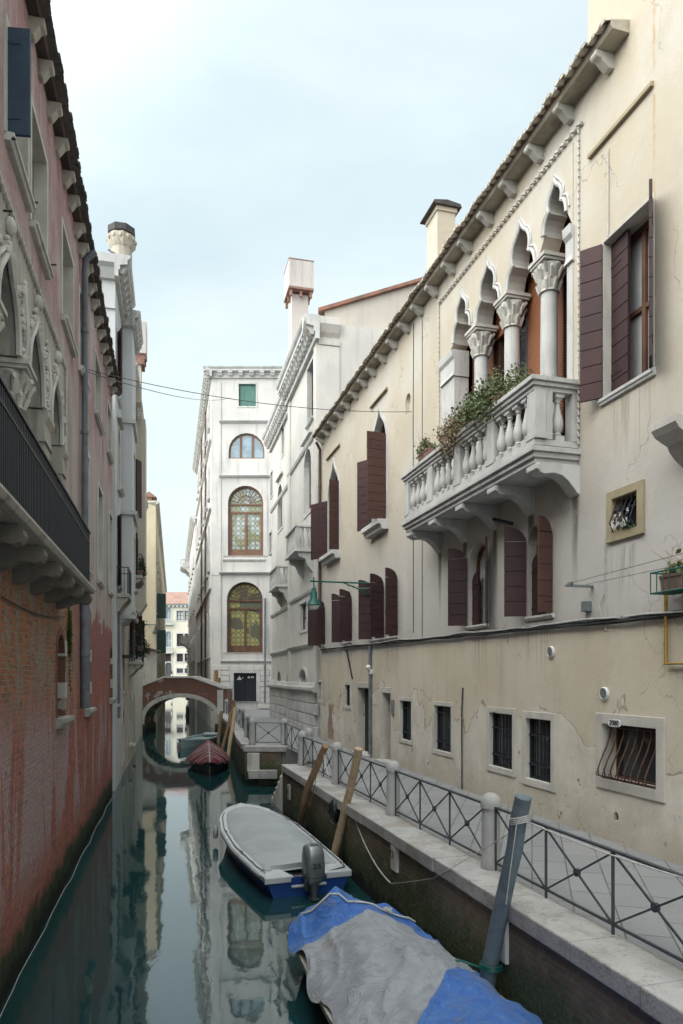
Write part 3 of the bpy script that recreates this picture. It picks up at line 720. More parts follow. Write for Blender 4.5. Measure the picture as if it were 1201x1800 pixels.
def quay(name, label, pts, seed):
    root = empty(name, T(pts[0][0], pts[0][1], 0), label, 'quay wall')
    wallstrip(pts, -3.0, QZ-.17, -.05, .04, 'brickwork', 'quay').build('brickwork', 'quay', root, F=ID)
    rd = random.Random(seed); cs = along(pts, [rd.uniform(1.0, 1.9) for _ in range(60)])
    for c in cs:
        a, b = Vector(c[0]), Vector(c[-1]); d = (b-a).normalized()*.006
        c = [tuple(a+d)]+c[1:-1]+[tuple(b-d)]; j = rd.uniform(-.012, .012)
        o = wallstrip(c, QZ-.168, QZ+.035+j*.4, .10+j, -.50, 'coping_stone', 'coping').build('coping_stone', 'coping', root, F=ID, bevel=.018)
    return root
class _ID: mat = Matrix()
ID = _ID()
q1 = quay('quay_wall', 'mossy brick quay wall with white stone coping beside the tarped boats, in the right foreground', lerp_line((ex(-4), -4), (ex(20.8), 20.8), 6), 5)
# pale mooring stones set in the near quay
for (px, py, w_, h_) in ((700, 1503, .30, .52), (889, 1640, .30, .62), (512, 1392, .26, .42), (590, 1428, .26, .45)):
    dq = (px-CX)/FPX; Y = EDGE0/(dq-EDGEK); X = ex(Y); z = EYE-(py-HY)*Y/FPX
    d = Vector((EDGEK, 1)).normalized(); mm = MB(); F_ = Fr(X, Y, d.x, d.y)
    mm.box(-w_/2, w_/2, -.02, .085, z-h_/2, z+h_/2)
    b_ = mm.build('mooring_stone', 'stone', q1, F_, bevel=.02)
    rm = MB(); rm.tube([(.06*math.cos(k*math.pi/5), .11, z+.02+.06*math.sin(k*math.pi/5)) for k in range(11)], .009, 5); rm.build('iron_ring', 'rust', b_, F_)
q2 = quay('quay_wall', 'curved quay wall with stone coping beyond the landing steps, running up to the brick bridge', far_edge[:-1], 9)
mm = MB(); mm.box(-3.55, -2.2, 26.1, 26.34, -3, QZ-.17); mm.build('brickwork', 'quay', q2, F=ID)
mm = MB(); mm.box(-3.6, -1.95, 26.05, 26.5, QZ-.168, QZ+.035); mm.build('coping_stone', 'coping', q2, F=ID, bevel=.02)
mm = MB(); mm.box(-3.45, -3.0, 25.98, 26.09, .55, QZ-.2); mm.build('mooring_stone', 'stone', q2, F=ID, bevel=.02)
mm = MB(); mm.box(-3.40, -2.35, 25.90, 26.09, .28, .60); mm.build('ledge_stone', 'coping', q2, F=ID, bevel=.02)
# landing steps in the notch
st = empty('landing_steps', T(ex(22)+.6, 22, 0), 'weedy white stone steps going down to the water in the gap of the quay', 'steps')
for i in range(7):
    y0 = 20.95+i*.34; z1 = QZ-.18-i*.22; mm = MB(); a = ex(y0)-.02
    mm.box(a-.02, a+1.35, y0, y0+.36, -1.2, z1); mm.build('step', 'stoned' if i > 1 else 'stone', st, F=ID, bevel=.02)

# ------------------------------------------------------------------ cream palace, right
R1F = Fr(7.35, 0, -.279, 1)
R1 = Bld('cream_palazzo', 'long cream gothic palazzo with maroon shutters, balcony and ochre ground floor along the right bank', 'palazzo', R1F, 'cream')
S = lambda px: R1F.px(px, HY)[0]
ARC0, ARC1 = S(1012), S(776)
# upper big window with maroon shutters
a, b, z0, z1 = R1F.rect(1062, 372, 1147, 652); z0, z1 = 8.42, 10.92
window(R1, a, b, z0, z1, rv=.34, fw=.09, bars=(1, 1), sur=.045, surm='stonef', surd=.015, sill=(.07, .08), glass='curtain',
       shut=[(-1, .35, 140), (-1, .44, 3), (1, .46, 141)], frame='woodwin')
# square stone-framed window with ironwork
a, b, z0, z1 = R1F.rect(1079, 870, 1124, 932)
wq = window(R1, a, b, z0, z1, rv=.22, sur=.13, surm='ochstone', surd=.05, bars=(0, 0), glass='glass', frame='iron')
mm = MB()
for i in range(5):
    x = a+(b-a)*(i+.5)/5; mm.tube([(x, -.05, z1), (x+.04, .0, z0+(z1-z0)*.72), (x-.02, .05, z0+.36), (x, .12, z0+.15), (x, .05, z0+.02)], .011, 5)
mm.box(a, b, -.02, .015, z0+.33, z0+.36); mm.build('grille', 'iron', wq, R1F)
# two tall gothic windows
for (x0, yt, x1, yb, l2) in ((655, 716, 680, 928, .62), (577, 800, 597, 970, .40)):
    a, b, z0, z1 = R1F.rect(x0, yt, x1, yb); z1 = 12.35; z0 = 8.72
    window(R1, a, b, z0, z1, 'ogee', rv=.26, sur=.12, surm='stonew', surd=.03, sill=(.34, .16), shtop='flat',
           shut=[(-1, .95 if l2 < .5 else .62, 150, z1-1.35, 1 if l2 < .5 else 0, 'shut'), (1, l2, 96 if l2 > .5 else 103, z1-1.0, 0, 'shutb')], sill_h=.28)
    mm = MB(); mm.prof([(0, z1+.28), (.09, z1+.28), (.06, z1+.36), (0, z1+.37)], a-.1, b+.1); mm.build('hood_mould', 'ochstone', R1.root, R1F)
    for i in range(18):
        pass
# small blind niche
a, b, z0, z1 = R1F.rect(713, 692, 722, 726)
window(R1, a, b, z0, z1, 'round', rv=.1, bars=(0, 0), fw=.02, frame='white1', glass='yellow', name='niche')
# arched windows of the mezzanine
def mezz(x0, x1, yt, yb, shut, z0=5.13, z1=6.9, gl='curtain'):
    a = S(x1); b = S(x0); window(R1, a, b, z0, z1, 'round', rv=.24, glass=gl, bars=(1, 0), sill=(.06, .05), shut=shut, frame='woodwin', sill_h=.07)
mezz(928, 972, 918, 1086, [(-1, .42, 112, None, 0, None, .3), (-1, .34, 0, 6.35, 0, None, .2), (1, .30, 100, None, 0, 'shutb', .3)])
mezz(824, 858, 958, 1098, [(-1, .44, 118, None, 0, None, .3), (-1, .30, 0, 6.35, 0, None, .2), (1, .42, 151, None, 0, None, .3)], 5.13, 6.95)
mezz(679, 700, 1003, 1118, [(-1, .36, 0, 6.7, 0, None, .3), (1, .40, 104, None, 0, None, .3)], 5.18, 7.15)
mezz(655, 676, 1013, 1120, [(-1, .44, 124, None, 0, None, .3), (-1, .5, 0, None, 0, None, .3), (1, .46, 100, None, 0, None, .3)], 5.18, 7.15)
mezz(603, 619, 1034, 1122, [(-1, .40, 118, None, 0, None, .3), (-1, .45, 0, None, 0, None, .3), (1, .45, 98, None, 0, None, .3)], 5.25, 7.1)
mezz(561, 572, 1053, 1130, [(-1, .45, 112, None, 0, None, .3), (-1, .4, 0, 6.6, 0, None, .3), (1, .4, 110, None, 0, None, .3)], 5.28, 7.1)
# ground floor
def grilled(x0, yt, x1, yb, n, bar, su=.10, **k):
    a, b, z0, z1 = R1F.rect(x0, yt, x1, yb)
    return window(R1, a, b, z0, z1, rv=.13, sur=su, surd=.025, bars=(0, 0), fw=.03, glass='glass', frame='iron', grille=('bars', n, bar, 'iron'), **k), (a, b, z0, z1)
grilled(560, 1199, 566, 1232, 4, (.2, .4, .6, .8), .08); grilled(607, 1204, 616, 1241, 4, (.2, .4, .6, .8), .12)
grilled(704, 1232, 724, 1301, 6, (.18, .8)); grilled(764, 1241, 794, 1321, 7, (.2, .85)); grilled(861, 1254, 902, 1350, 7, (.22, .72), .12)
grilled(925, 1264, 970, 1373, 7, (.24, .72), .13)
a, b, z0, z1 = R1F.rect(1060, 1276, 1156, 1378)
wb = window(R1, a, b, z0, z1, rv=.3, sur=.16, surd=.03, bars=(0, 0), fw=.03, glass='glass', frame='rust', grille=('belly', 8, 'rust'))
pl = MB(); s_, z_ = R1F.px(1084, 1271); pts = []
for k in range(20):
    t = 2*math.pi*k/20; pts.append((s_+.155*math.copysign(abs(math.cos(t))**.6, math.cos(t)), z_+.06*math.copysign(abs(math.sin(t))**.6, math.sin(t))))
pl.plate(pts, .034, .046); plo = pl.build('house_number_plate', 'whitep', R1.root, R1F); text_mesh('2080', .115, 'ironb', plo, R1F, s_, .049, z_)
s_, z_ = R1F.px(871, 1249); mm = MB(); mm.box(s_-.1, s_+.1, .03, .045, z_-.03, z_+.03); mm.build('name_plate', 'stonef', R1.root, R1F, bevel=.004)
def door(x0, yt, x1, yb, mat, side):
    a, b, z0, z1 = R1F.rect(x0, yt, x1, yb); z0 = QZ+.06; op = opening(a, b, z0, z1); R1.hole(R1F, op, .24)
    d = MB()
    d.box(a-.02, b+.02, -.30, -.24, z0-.05, z1+.02)
    for i in range(2):
        for j in range(3): d.box(a+.08+i*(b-a)/2, a+(i+1)*(b-a)/2-.06, -.245, -.22, z0+.12+j*(z1-z0)/3, z0+(j+1)*(z1-z0)/3-.06)
    o = d.build('door', mat, R1.root, R1F, bevel=.006)
    r = MB(); r.ring(opening(a-.16, b+.16, z0-.1, z1+.17), opening(a+.004, b-.004, z0+.002, z1-.004), -.16, .03); r.build('door_frame', 'stonef', o, R1F, bevel=.01)
    r = MB(); r.prof([(0, z0-.12), (.22, z0-.12), (.22, z0-.01), (-.22, z0), (-.22, z0-.12)], a-.2, b+.2); r.build('doorstep', 'coping', o, R1F, bevel=.012)
    r = MB(); r.ell((a+.14, -.20, z0+1.0), (.03, .03, .03)); r.build('knob', 'iron', o, R1F, smooth=True)
M['doorgreen'] = m_shut('dark_green_door', (.012, .030, .032), (.01, .022, .024))
door(630, 1209, 650, 1322, 'doorgreen', 1); door(673, 1218, 688, 1340, 'woodwin', 1)
# air vents, hole in the wall
for px, py, r in ((970, 1146, .105), (1064, 1219, .105)):
    s_, z_ = R1F.px(px, py); mm = MB(); lp = MB().lathe([(r*1.0, 0), (r*1.0, .03), (r*.86, .045), (r*.84, .03), (.001, .03)], n=20)
    mm.add([(s_+v[0], v[2], z_+v[1]) for v in lp.v], lp.f); v_ = mm.build('air_vent', 'whitep', R1.root, R1F, smooth=True)
    g_ = MB()
    for k in range(7):
        zz = z_+(k-3)*r*.22; hw = math.sqrt(max(.0004, (r*.8)**2-(zz-z_)**2)); g_.box(s_-hw, s_+hw, .03, .038, zz-.006, zz+.006)
    g_.build('vent_slats', 'greypl', v_, R1F)
s_, z_ = R1F.px(1083, 1435)
window(R1, s_-.06, s_+.06, z_-.07, z_+.07, 'round', rv=.12, bars=(0, 0), fw=.012, frame='terra', glass='dark', name='pipe_hole')

# four-light gothic window
AZ0, AZ1 = 7.86, 13.16; SPR = 11.72; hole_s0, hole_s1 = ARC0+.10, ARC1-.10
HB = [(hole_s0, AZ0), (hole_s1, AZ0), (hole_s1, AZ1-.08), (hole_s0, AZ1-.08)]
R1.hole(R1F, HB, .10)
cx_ = [S(1012), S(951), S(887), S(834), S(790)]
cols = [S(951), S(887), S(834)]; j0, j1 = S(1004)+.02, S(797)
axes = [j0-.12]+cols+[j1+.16]
arc = MB(); poly = [(ARC0+.06, AZ1-.04), (ARC0+.06, SPR)]; lights = []
for i in range(4):
    l0 = axes[i]+(.15 if i else .20); l1 = axes[i+1]-(.15 if i < 3 else .24)
    pts = arch_line(opening(l0, l1, SPR-.3, SPR+1.13, 'trefoil')); lights.append((l0, l1, pts))
    poly += [(p[0], p[1]) for p in reversed(pts)]
poly += [(ARC1-.06, SPR), (ARC1-.06, AZ1-.04)]
arc.plate(poly, -.36, .015); ar = arc.build('gothic_arcade', 'cream', R1.root, R1F)
for l0, l1, pts in lights:
    mm = MB(); c = (l0+l1)/2
    for k, (off, yy, r) in enumerate(((.0, .03, .038), (.085, .025, .022))):
        q = [(c+(p[0]-c)*(1+off*2/(l1-l0))*1.0, yy, p[1]+(off*1.1 if abs(p[0]-c) < .12 else off*.5)) for p in pts]; mm.tube(q, r, 6)
    # the moulded band between the two rolls
    mm.build('archivolt', 'stonew', ar, R1F, smooth=True)
    rb = MB(); q = [(p[0]*1.0, p[1]) for p in pts]
    for a_, b_ in zip(q[:-1], q[1:]): rb.add([(a_[0], .012, a_[1]), (b_[0], .012, b_[1]), (b_[0], -.355, b_[1]-.004), (a_[0], -.355, a_[1]-.004)], [(0, 1, 2, 3)])
    # intrados skin of pale stone, set just inside the arch
    rb2 = MB(); rb2.add([(c+(v[0]-c)*.985, v[1], v[2]-.006) for v in rb.v], rb.f); rb2.build('intrados', 'stonef', ar, R1F)
def capital(mb, x, y, z, r0, r1, h):
    lf = lambda i, an: 1+.10*math.sin(8*an)*(1 if i in (2, 3, 6) else 0)-.07*math.sin(8*an)*(1 if i in (4, 5) else 0)+.05*math.cos(16*an)*(1 if 2 <= i <= 6 else 0)
    mb.lathe([(r0*1.02, 0), (r0*1.25, .02), (r0*1.1, .07), (r0*1.42, h*.32), (r0*1.2, h*.36), (r0*1.45, h*.55), (r0*1.75, h*.72), (r1*.9, h*.82)], (x, y, z), 32, rad=lf)
    for tier, (zz, rr, k, o) in enumerate(((.30, 1.38, 8, 0), (.62, 1.70, 8, .39))):
        for i in range(k):
            an = o+i*2*math.pi/k; c, s_ = math.cos(an), math.sin(an); R = r0*rr
            mb.tube([(x+c*R*.82, y+s_*R*.82, z+h*(zz-.26)), (x+c*R*.98, y+s_*R*.98, z+h*(zz-.08)), (x+c*R*1.16, y+s_*R*1.16, z+h*(zz+.03)), (x+c*R*1.20, y+s_*R*1.20, z+h*(zz-.05))], [.022, .036, .028, .012], 6)
    for i in range(4):
        an = math.pi/4+i*math.pi/2; c, s_ = math.cos(an), math.sin(an); mb.tube([(x+c*r0*1.3, y+s_*r0*1.3, z+h*.55), (x+c*r1*1.2, y+s_*r1*1.2, z+h*.76), (x+c*r1*1.05, y+s_*r1*1.05, z+h*.70)], [.03, .035, .02], 6)
    mb.box(x-r1, x+r1, y-r1, y+r1, z+h*.82, z+h*.9); mb.box(x-r1*1.1, x+r1*1.1, y-r1*1.1, y+r1*1.1, z+h*.9, z+h)
for x in cols:
    mm = MB(); mm.lathe([(.24, 0), (.24, .10), (.21, .14), (.22, .2), (.18, .25)], (x, -.17, AZ0), 20, sq=[.9, .9, 0, 0, 0]); mm.lathe([(.165, .24), (.165, 1.2), (.15, SPR-.62-AZ0)], (x, -.17, AZ0), 20)
    c = mm.build('column', 'stonew', ar, R1F, smooth=True)
    mm = MB(); capital(mm, x, -.17, SPR-.64, .15, .25, .64); mm.build('capital', 'stonef', ar, R1F, smooth=True)
for x, sg in ((ARC0+.06, 1), (ARC1-.06, -1)):
    mm = MB(); x2 = (axes[0]+.20) if sg > 0 else (axes[4]-.24); a_, b_ = sorted((x, x2))
    mm.box(a_, b_, -.36, .02, AZ0, SPR-.62)
    mm.prof([(-.36, SPR-.62), (.07, SPR-.62), (.05, SPR-.57), (.03, SPR-.5), (.03, SPR-.22), (.08, SPR-.15), (.10, SPR), (-.36, SPR)], a_-.03, b_+.03)
    mm.build('pilaster', 'stonew', ar, R1F, bevel=.008)
# rope moulding round the frame
def rope(mb, pts, r=.035, pitch=.11):
    for a_, b_ in zip(pts[:-1], pts[1:]):
        a_, b_ = Vector(a_), Vector(b_); n = max(1, int((b_-a_).length/pitch)); d = (b_-a_).normalized()
        for i in range(n):
            p = a_.lerp(b_, (i+.5)/n); k = Vector((r*1.0, 0, 0)) if abs(d.z) > .5 else Vector((0, 0, r*1.0))
            mb.tube([p-d*pitch*.42-k*.6, p+d*pitch*.42+k*.6], r*.62, 5)
mm = MB(); rope(mm, [(ARC0-.12, .03, 7.9), (ARC0-.12, .03, AZ1+.08)], .028, .12); rope(mm, [(ARC1+.10, .03, 7.9), (ARC1+.10, .03, AZ1+.08)], .028, .12)
rope(mm, [(ARC0-.25, .045, AZ1+.10), (ARC1+.12, .045, AZ1+.10)], .05, .16); mm.build('rope_moulding', 'stonef', ar, R1F)
# glazed doors and roller blinds behind the columns
mm = MB(); yb_ = -.62
mm.box(hole_s0-.1, hole_s1+.1, yb_-.06, yb_-.03, AZ0-.05, AZ1+.02); bk = mm.build('glazing', 'glass', R1.root, R1F)
mm = MB()
mm.add([(hole_s0, -.10, AZ0), (hole_s0, yb_-.03, AZ0), (hole_s0, yb_-.03, AZ1), (hole_s0, -.10, AZ1)], [(0, 1, 2, 3)]); mm.add([(hole_s1, -.10, AZ0), (hole_s1, yb_-.03, AZ0), (hole_s1, yb_-.03, AZ1), (hole_s1, -.10, AZ1)], [(0, 1, 2, 3)])
mm.add([(hole_s0, -.09, AZ1-.08), (hole_s1, -.09, AZ1-.08), (hole_s1, yb_-.03, AZ1-.08), (hole_s0, yb_-.03, AZ1-.08)], [(0, 1, 2, 3)]); mm.add([(hole_s0, -.09, AZ0+.004), (hole_s1, -.09, AZ0+.004), (hole_s1, yb_-.03, AZ0+.004), (hole_s0, yb_-.03, AZ0+.004)], [(0, 1, 2, 3)])
mm.build('window_recess', 'woodwin', R1.root, R1F)
fr = MB()
for i in range(4):
    l0, l1, _ = lights[i]
    for x in (l0-.1, (l0+l1)/2-.045, l1+.02): fr.box(x, x+.09, yb_-.02, yb_+.05, AZ0, AZ1-.1)
    for z in (AZ0+.0, AZ0+1.55, SPR-.05): fr.box(l0-.1, l1+.1, yb_-.015, yb_+.04, z, z+.12)
fr.build('door_frames', 'woodwin', bk, R1F)
for i, zb in ((0, 11.35), (1, 8.6), (2, 11.5), (3, 9.5)):
    l0, l1, _ = lights[i]; mm = MB(); mm.box(l0-.08, l1+.09, yb_+.09, yb_+.12, zb, AZ1-.12); mm.build('roller_blind', 'blind', bk, R1F)

# stone balcony
bal = MB(); B0, B1, BD = S(1017)-.02, S(1017)+6.06, .86; FZ = 7.86
bal.box(B0+.05, B1-.05, 0, BD-.05, FZ-.16, FZ); 
def mould(mb, z0, z1, ex0, ex1, s0, s1, d0):
    """moulded band running round three sides of the balcony"""
    n = 3
    for i in range(n):
        e = ex0+(ex1-ex0)*i/(n-1); za = z0+(z1-z0)*i/n; zb = z0+(z1-z0)*(i+1)/n
        mb.box(s0-e, s1+e, -.004, d0+e, za+.001*i, zb)
mould(bal, FZ-.30, FZ-.04, -.04, .06, B0, B1, BD)
bo = bal.build('balcony', 'stonew', R1.root, R1F, bevel=.008)
rl = MB(); mould(rl, FZ+.92, FZ+1.12, -.03, .06, B0, B1, BD); rl2 = MB()
e_ = .06
def frame3(mb, z0, z1, w, e):      # hollow rail: front and two ends
    mb.box(B0-e, B1+e, BD-w, BD+e, z0, z1); mb.box(B0-e, B0+w, .0, BD-w-.002, z0, z1); mb.box(B1-w, B1+e, .0, BD-w-.002, z0, z1)
hr = MB(); frame3(hr, FZ+.90, FZ+.97, .20, -.01); frame3(hr, FZ+.972, FZ+1.04, .22, .03); frame3(hr, FZ+1.042, FZ+1.12, .24, .07)
hr.build('handrail', 'stonew', bo, R1F, bevel=.008)
hb = MB(); frame3(hb, FZ-.002, FZ+.10, .20, -.02); hb.build('plinth_rail', 'stonew', bo, R1F, bevel=.008)
def baluster(x, y):
    b_ = MB(); h = .80; z = FZ+.10
    b_.box(x-.085, x+.085, y-.085, y+.085, z, z+.09)
    b_.lathe([(.05, .09), (.075, .12), (.05, .15), (.078, .20), (.098, .28), (.092, .36), (.062, .48), (.042, .58), (.038, .64), (.060, .665), (.045, .69), (.070, .72), (.075, .735)], (x, y, z), 16)
    b_.box(x-.082, x+.082, y-.082, y+.082, z+.735, z+.80)
    b_.build('baluster', 'stonew', bo, R1F, smooth=True)
ly = BD-.12; piers = [B0+.12, B0+.12+(B1-B0-.24)*.25, B0+.12+(B1-B0-.24)*.5, B0+.12+(B1-B0-.24)*.75, B1-.12]
for k, x in enumerate(piers):
    mm = MB(); mm.box(x-.13, x+.13, ly-.11, ly+.10, FZ+.10, FZ+.90); mm.box(x-.15, x+.15, ly-.12, ly+.112, FZ+.10, FZ+.2); mm.build('pier', 'stonew', bo, R1F, bevel=.006)
    if k < 4:
        nb = 4; L = piers[k+1]-x-.26
        for i in range(nb): baluster(x+.13+L*(i+.5)/nb, ly)
for x in (B0+.12, B1-.12):
    baluster(x, .34)
    mm = MB(); mm.box(x-.11, x+.11, 0, .12, FZ+.10, FZ+.90); mm.build('pier', 'stonew', bo, R1F, bevel=.006)
    mm = MB(); mm.box(x-.11, x+.11, .50, ly-.114, FZ+.102, FZ+.90); mm.build('pier', 'stonew', bo, R1F)
for k in range(5):
    x = 12.56+1.43*k; mm = MB(); zt = FZ-.302
    prof = [(-.01, zt), (BD-.06, zt), (BD-.04, zt-.07), (BD-.08, zt-.15), (BD-.19, zt-.19), (BD-.30, zt-.17), (BD-.38, zt-.16), (BD-.52, zt-.19), (BD-.64, zt-.27), (BD-.74, zt-.38), (BD-.82, zt-.47), (-.01, zt-.50)]
    mm.prof(prof, x-.14, x+.14); mm.prof([(BD-.10, zt-.02), (BD-.02, zt-.03), (BD-.02, zt-.12), (BD-.10, zt-.13)], x-.16, x+.16)
    mm.build('bracket', 'stonew', bo, R1F, bevel=.012)
# eaves
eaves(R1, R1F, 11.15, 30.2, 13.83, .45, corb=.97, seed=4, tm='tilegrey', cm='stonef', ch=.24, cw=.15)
# cables along the string line
def sagline(s0, s1, y, z0, z1, n, jit, seed, sag=.0):
    rd = random.Random(seed); return [(s0+(s1-s0)*i/n, y+rd.uniform(0, .02), z0+(z1-z0)*i/n+rd.uniform(-jit, jit)-sag*math.sin(math.pi*(i/n*6 % 1))) for i in range(n+1)]
z_near = 4.80
for k in range(6):
    mm = MB(); mm.tube(sagline(3.0, 30.3, .035+.012*k, 4.74+.035*(k % 3)+.02*(k//3), 5.12+.03*(k % 3), 60, .014, 20+k, sag=.03 if k in (2, 5) else 0), .016 if k else .028, 5)
    mm.build('cable', 'cable' if k != 5 else 'cablew', R1.root, R1F)
mm = MB(); s_, z_ = R1F.px(1066, 945); s2, z2 = R1F.px(1066, 1108)
mm.tube([(s_, .02, z_), (s_+.03, .02, z_-.5), (s_+.02, .02, z_-.9), (s2+.14, .03, z_-1.05), (s2+.10, .02, z2+.25), (s2, .02, z2)], .010, 5); mm.tube([(s_-.02, .02, z_), (s_-.02, .02, z2)], .007, 5); mm.build('cable', 'cablew', R1.root, R1F)
s_, z_ = R1F.px(1071, 262); mm = MB(); mm.tube([(s_, .02, z_), (s_, .02, 10.95)], .012, 5); mm.build('cable', 'cablew', R1.root, R1F)
s_, z_ = R1F.px(728, 540); mm = MB(); mm.tube([(s_, .012, 13.6), (s_+.04, .012, 11), (s_+.02, .012, 5.2)], .010, 5); mm.build('cable', 'cable', R1.root, R1F)
s_, z_ = R1F.px(743, 560); mm = MB(); mm.tube([(s_, .012, 13.6), (s_, .012, 5.0)], .008, 5); mm.build('cable', 'cable', R1.root, R1F)
mm = MB(); a_ = R1F.px(1038, 290); b_ = R1F.px(1150, 165)
mm.prof([(0, 12.50), (.06, 12.50), (.06, 12.56), (0, 12.58)], b_[0], a_[0]); mm.build('string_course', 'ochstone', R1.root, R1F)
# drainpipes
s_ = 30.35; drainpipe(R1, R1F, [(s_-.25, .30, 13.55), (s_-.1, .10, 13.3), (s_, .09, 13.0), (s_, .09, 5.2)], .06, 'pipebr')
s_ = S(655)+.05; drainpipe(R1, R1F, [(s_, .07, 5.0), (s_, .07, QZ+.1)], .05, 'pipe')
s_, z_ = R1F.px(654, 1176); mm = MB(); mm.ell((s_, .12, z_+.05), (.10, .09, .09)); mm.box(s_-.09, s_+.09, 0, .1, z_-.16, z_); mm.build('alarm_lamp', 'whitep', R1.root, R1F, smooth=True)
s_ = S(815); drainpipe(R1, R1F, [(s_, .02, 3.75), (s_+.01, .04, 3.2), (s_, .04, QZ)], .018, 'cable')
mm = MB(); a_ = R1F.px(611, 1143); b_ = R1F.px(621, 1193); mm.tube([(a_[0], .03, a_[1]), (b_[0], .03, b_[1])], .03, 6); mm.build('wall_tie_rod', 'iron', R1.root, R1F)
# pipe stub under the balcony, grey box, bell panel
mm = MB(); a_ = R1F.px(868, 911); b_ = R1F.px(910, 921); mm.tube([(a_[0], .10, a_[1]), (b_[0], .12, b_[1])], .035, 8); mm.build('pipe_stub', 'iron', R1.root, R1F)
s_, z_ = R1F.px(1036, 1068); mm = MB(); mm.box(s_-.07, s_+.07, 0, .11, z_-.07, z_+.1); mm.tube([(s_, .05, z_-.07), (s_+.02, .04, z_-.25), (s_, .03, 4.85)], .01, 5); mm.build('junction_box', 'greypl', R1.root, R1F, bevel=.006)
s_, z_ = R1F.px(692, 1243); mm = MB(); mm.box(s_-.09, s_+.09, 0, .05, z_-.22, z_+.22); mm.build('bell_panel', 'greypl', R1.root, R1F, bevel=.006)
# gas pipe
a_ = R1F.px(1177, 1000); b_ = R1F.px(1177, 1167); c_ = R1F.px(1260, 1167)
drainpipe(R1, R1F, [(a_[0]-.25, .06, a_[1]), (a_[0], .06, a_[1]), (b_[0], .06, b_[1]), (b_[0]-.9, .06, b_[1])], .026, 'gas')
# stone corbel of the neighbour's balcony at the right margin
s_, z_ = R1F.px(1212, 778); mm = MB()
mm.prof([(-.01, z_+.24), (.50, z_+.24), (.50, z_+.14), (.44, z_+.06), (.33, z_-.0), (.24, z_-.04), (.20, z_-.12), (.12, z_-.2), (-.01, z_-.3)], s_-.32, s_+.14); mm.build('corbel_shelf', 'stonef', R1.root, R1F, bevel=.02)
# walls and body
R1.wall(R1F, [(-6, -1.5), (30.6, -1.5), (30.6, 13.80), (12.2, 13.80), (12.2, 17.6), (-6, 17.6)])
mm = MB(); box_body(mm, -6, 30.6, 10, -1.5, 13.78); box_body(mm, -6, 12.2, 10, 13.78, 17.6); mm.build('side_walls', 'white1', R1.root, R1F)
mm = MB(); mm.prof([(.38, 13.84), (-5, 15.2), (-10, 13.84)], 12.3, 30.5); rf = mm.build('roof', 'tile', R1.root, R1F)
# chimney on the cream roof
ch = MB(); s_, zt_ = R1F.px(769, 358, -.9); s2_ = R1F.px(751, 358, -.9)[0]
ch.box(s_, s2_, -1.45, -.9, 13.0, zt_-.18); ch.box(s_-.04, s2_+.04, -1.49, -.86, zt_-.18, zt_-.06); c_ = ch.build('chimney', 'cream', R1.root, R1F)
cc = MB(); cc.prism([(-1.60, zt_-.06), (-.72, zt_-.06), (-.76, zt_+.03), (-1.16, zt_+.09), (-1.56, zt_+.03)], s_-.12, s2_+.14, lambda a, b, c: (c, a, b)); cc.build('chimney_cap', 'slate', c_, R1F)

# ---- things that hang on the palace
g_ = 'flower boxes on the stone balcony'
def planter(name, s, y, z, w, mat4F, label, seed, leafm, box='terra', r=(.4, .2, .2), cnt=500, droop=.1, size=.07, grp=g_):
    F = mat4F; rt = empty(name, F.mat @ T(s, y, z), label, 'planter', grp); WM[rt.name] = F.mat @ T(s, y, z)
    class Q: mat = F.mat @ T(s, y, z)
    mm = MB(); mm.prism([(-.10, 0), (.10, 0), (.125, .18), (.14, .18), (.14, .22), (-.14, .22), (-.14, .18), (-.125, .18)], -w/2, w/2, lambda a, b, c: (c, a, b)); mm.build('trough', box, rt, Q, bevel=.006)
    if cnt:
        lf = MB(); lf.leaves((0, .02, .30), r, cnt, size, seed, droop, 9); fo = lf.build('foliage', leafm, rt, Q)
        stm = MB(); rd = random.Random(seed)
        for k in range(14):
            x = rd.uniform(-w/2, w/2)*.9; stm.tube([(x, 0, .18), (x+rd.uniform(-.1, .1), rd.uniform(-.1, .12), .35), (x+rd.uniform(-.3, .3), rd.uniform(-.15, .25), .4+rd.uniform(0, .3))], [.006, .005, .002], 4)
        stm.build('stems', 'pole', rt, Q)
    return rt
ZR = FZ+1.12
planter('planter', B1-1.3, BD-.10, ZR-.02, .62, R1F, 'small terracotta trough with grey-green sprigs on the far end of the balcony rail', 1, 'leaf', r=(.36, .18, .20), cnt=420)
planter('planter', B1-2.75, BD-.10, ZR-.02, .8, R1F, 'terracotta trough with drying russet creeper on the balcony rail', 2, 'leafr', r=(.62, .30, .52), cnt=2600, size=.06)
planter('planter', B1-4.45, BD-.10, ZR-.02, .9, R1F, 'terracotta trough with the fullest green bush, spilling over the middle of the balcony rail', 3, 'leaf', r=(.98, .36, .46), cnt=5200, size=.062)
planter('planter', B1-5.45, BD-.42, ZR-.30, .9, R1F, 'sparse bushy plant in a low trough behind the near part of the balcony rail', 4, 'leaf', r=(.80, .2, .34), cnt=1100, size=.055)
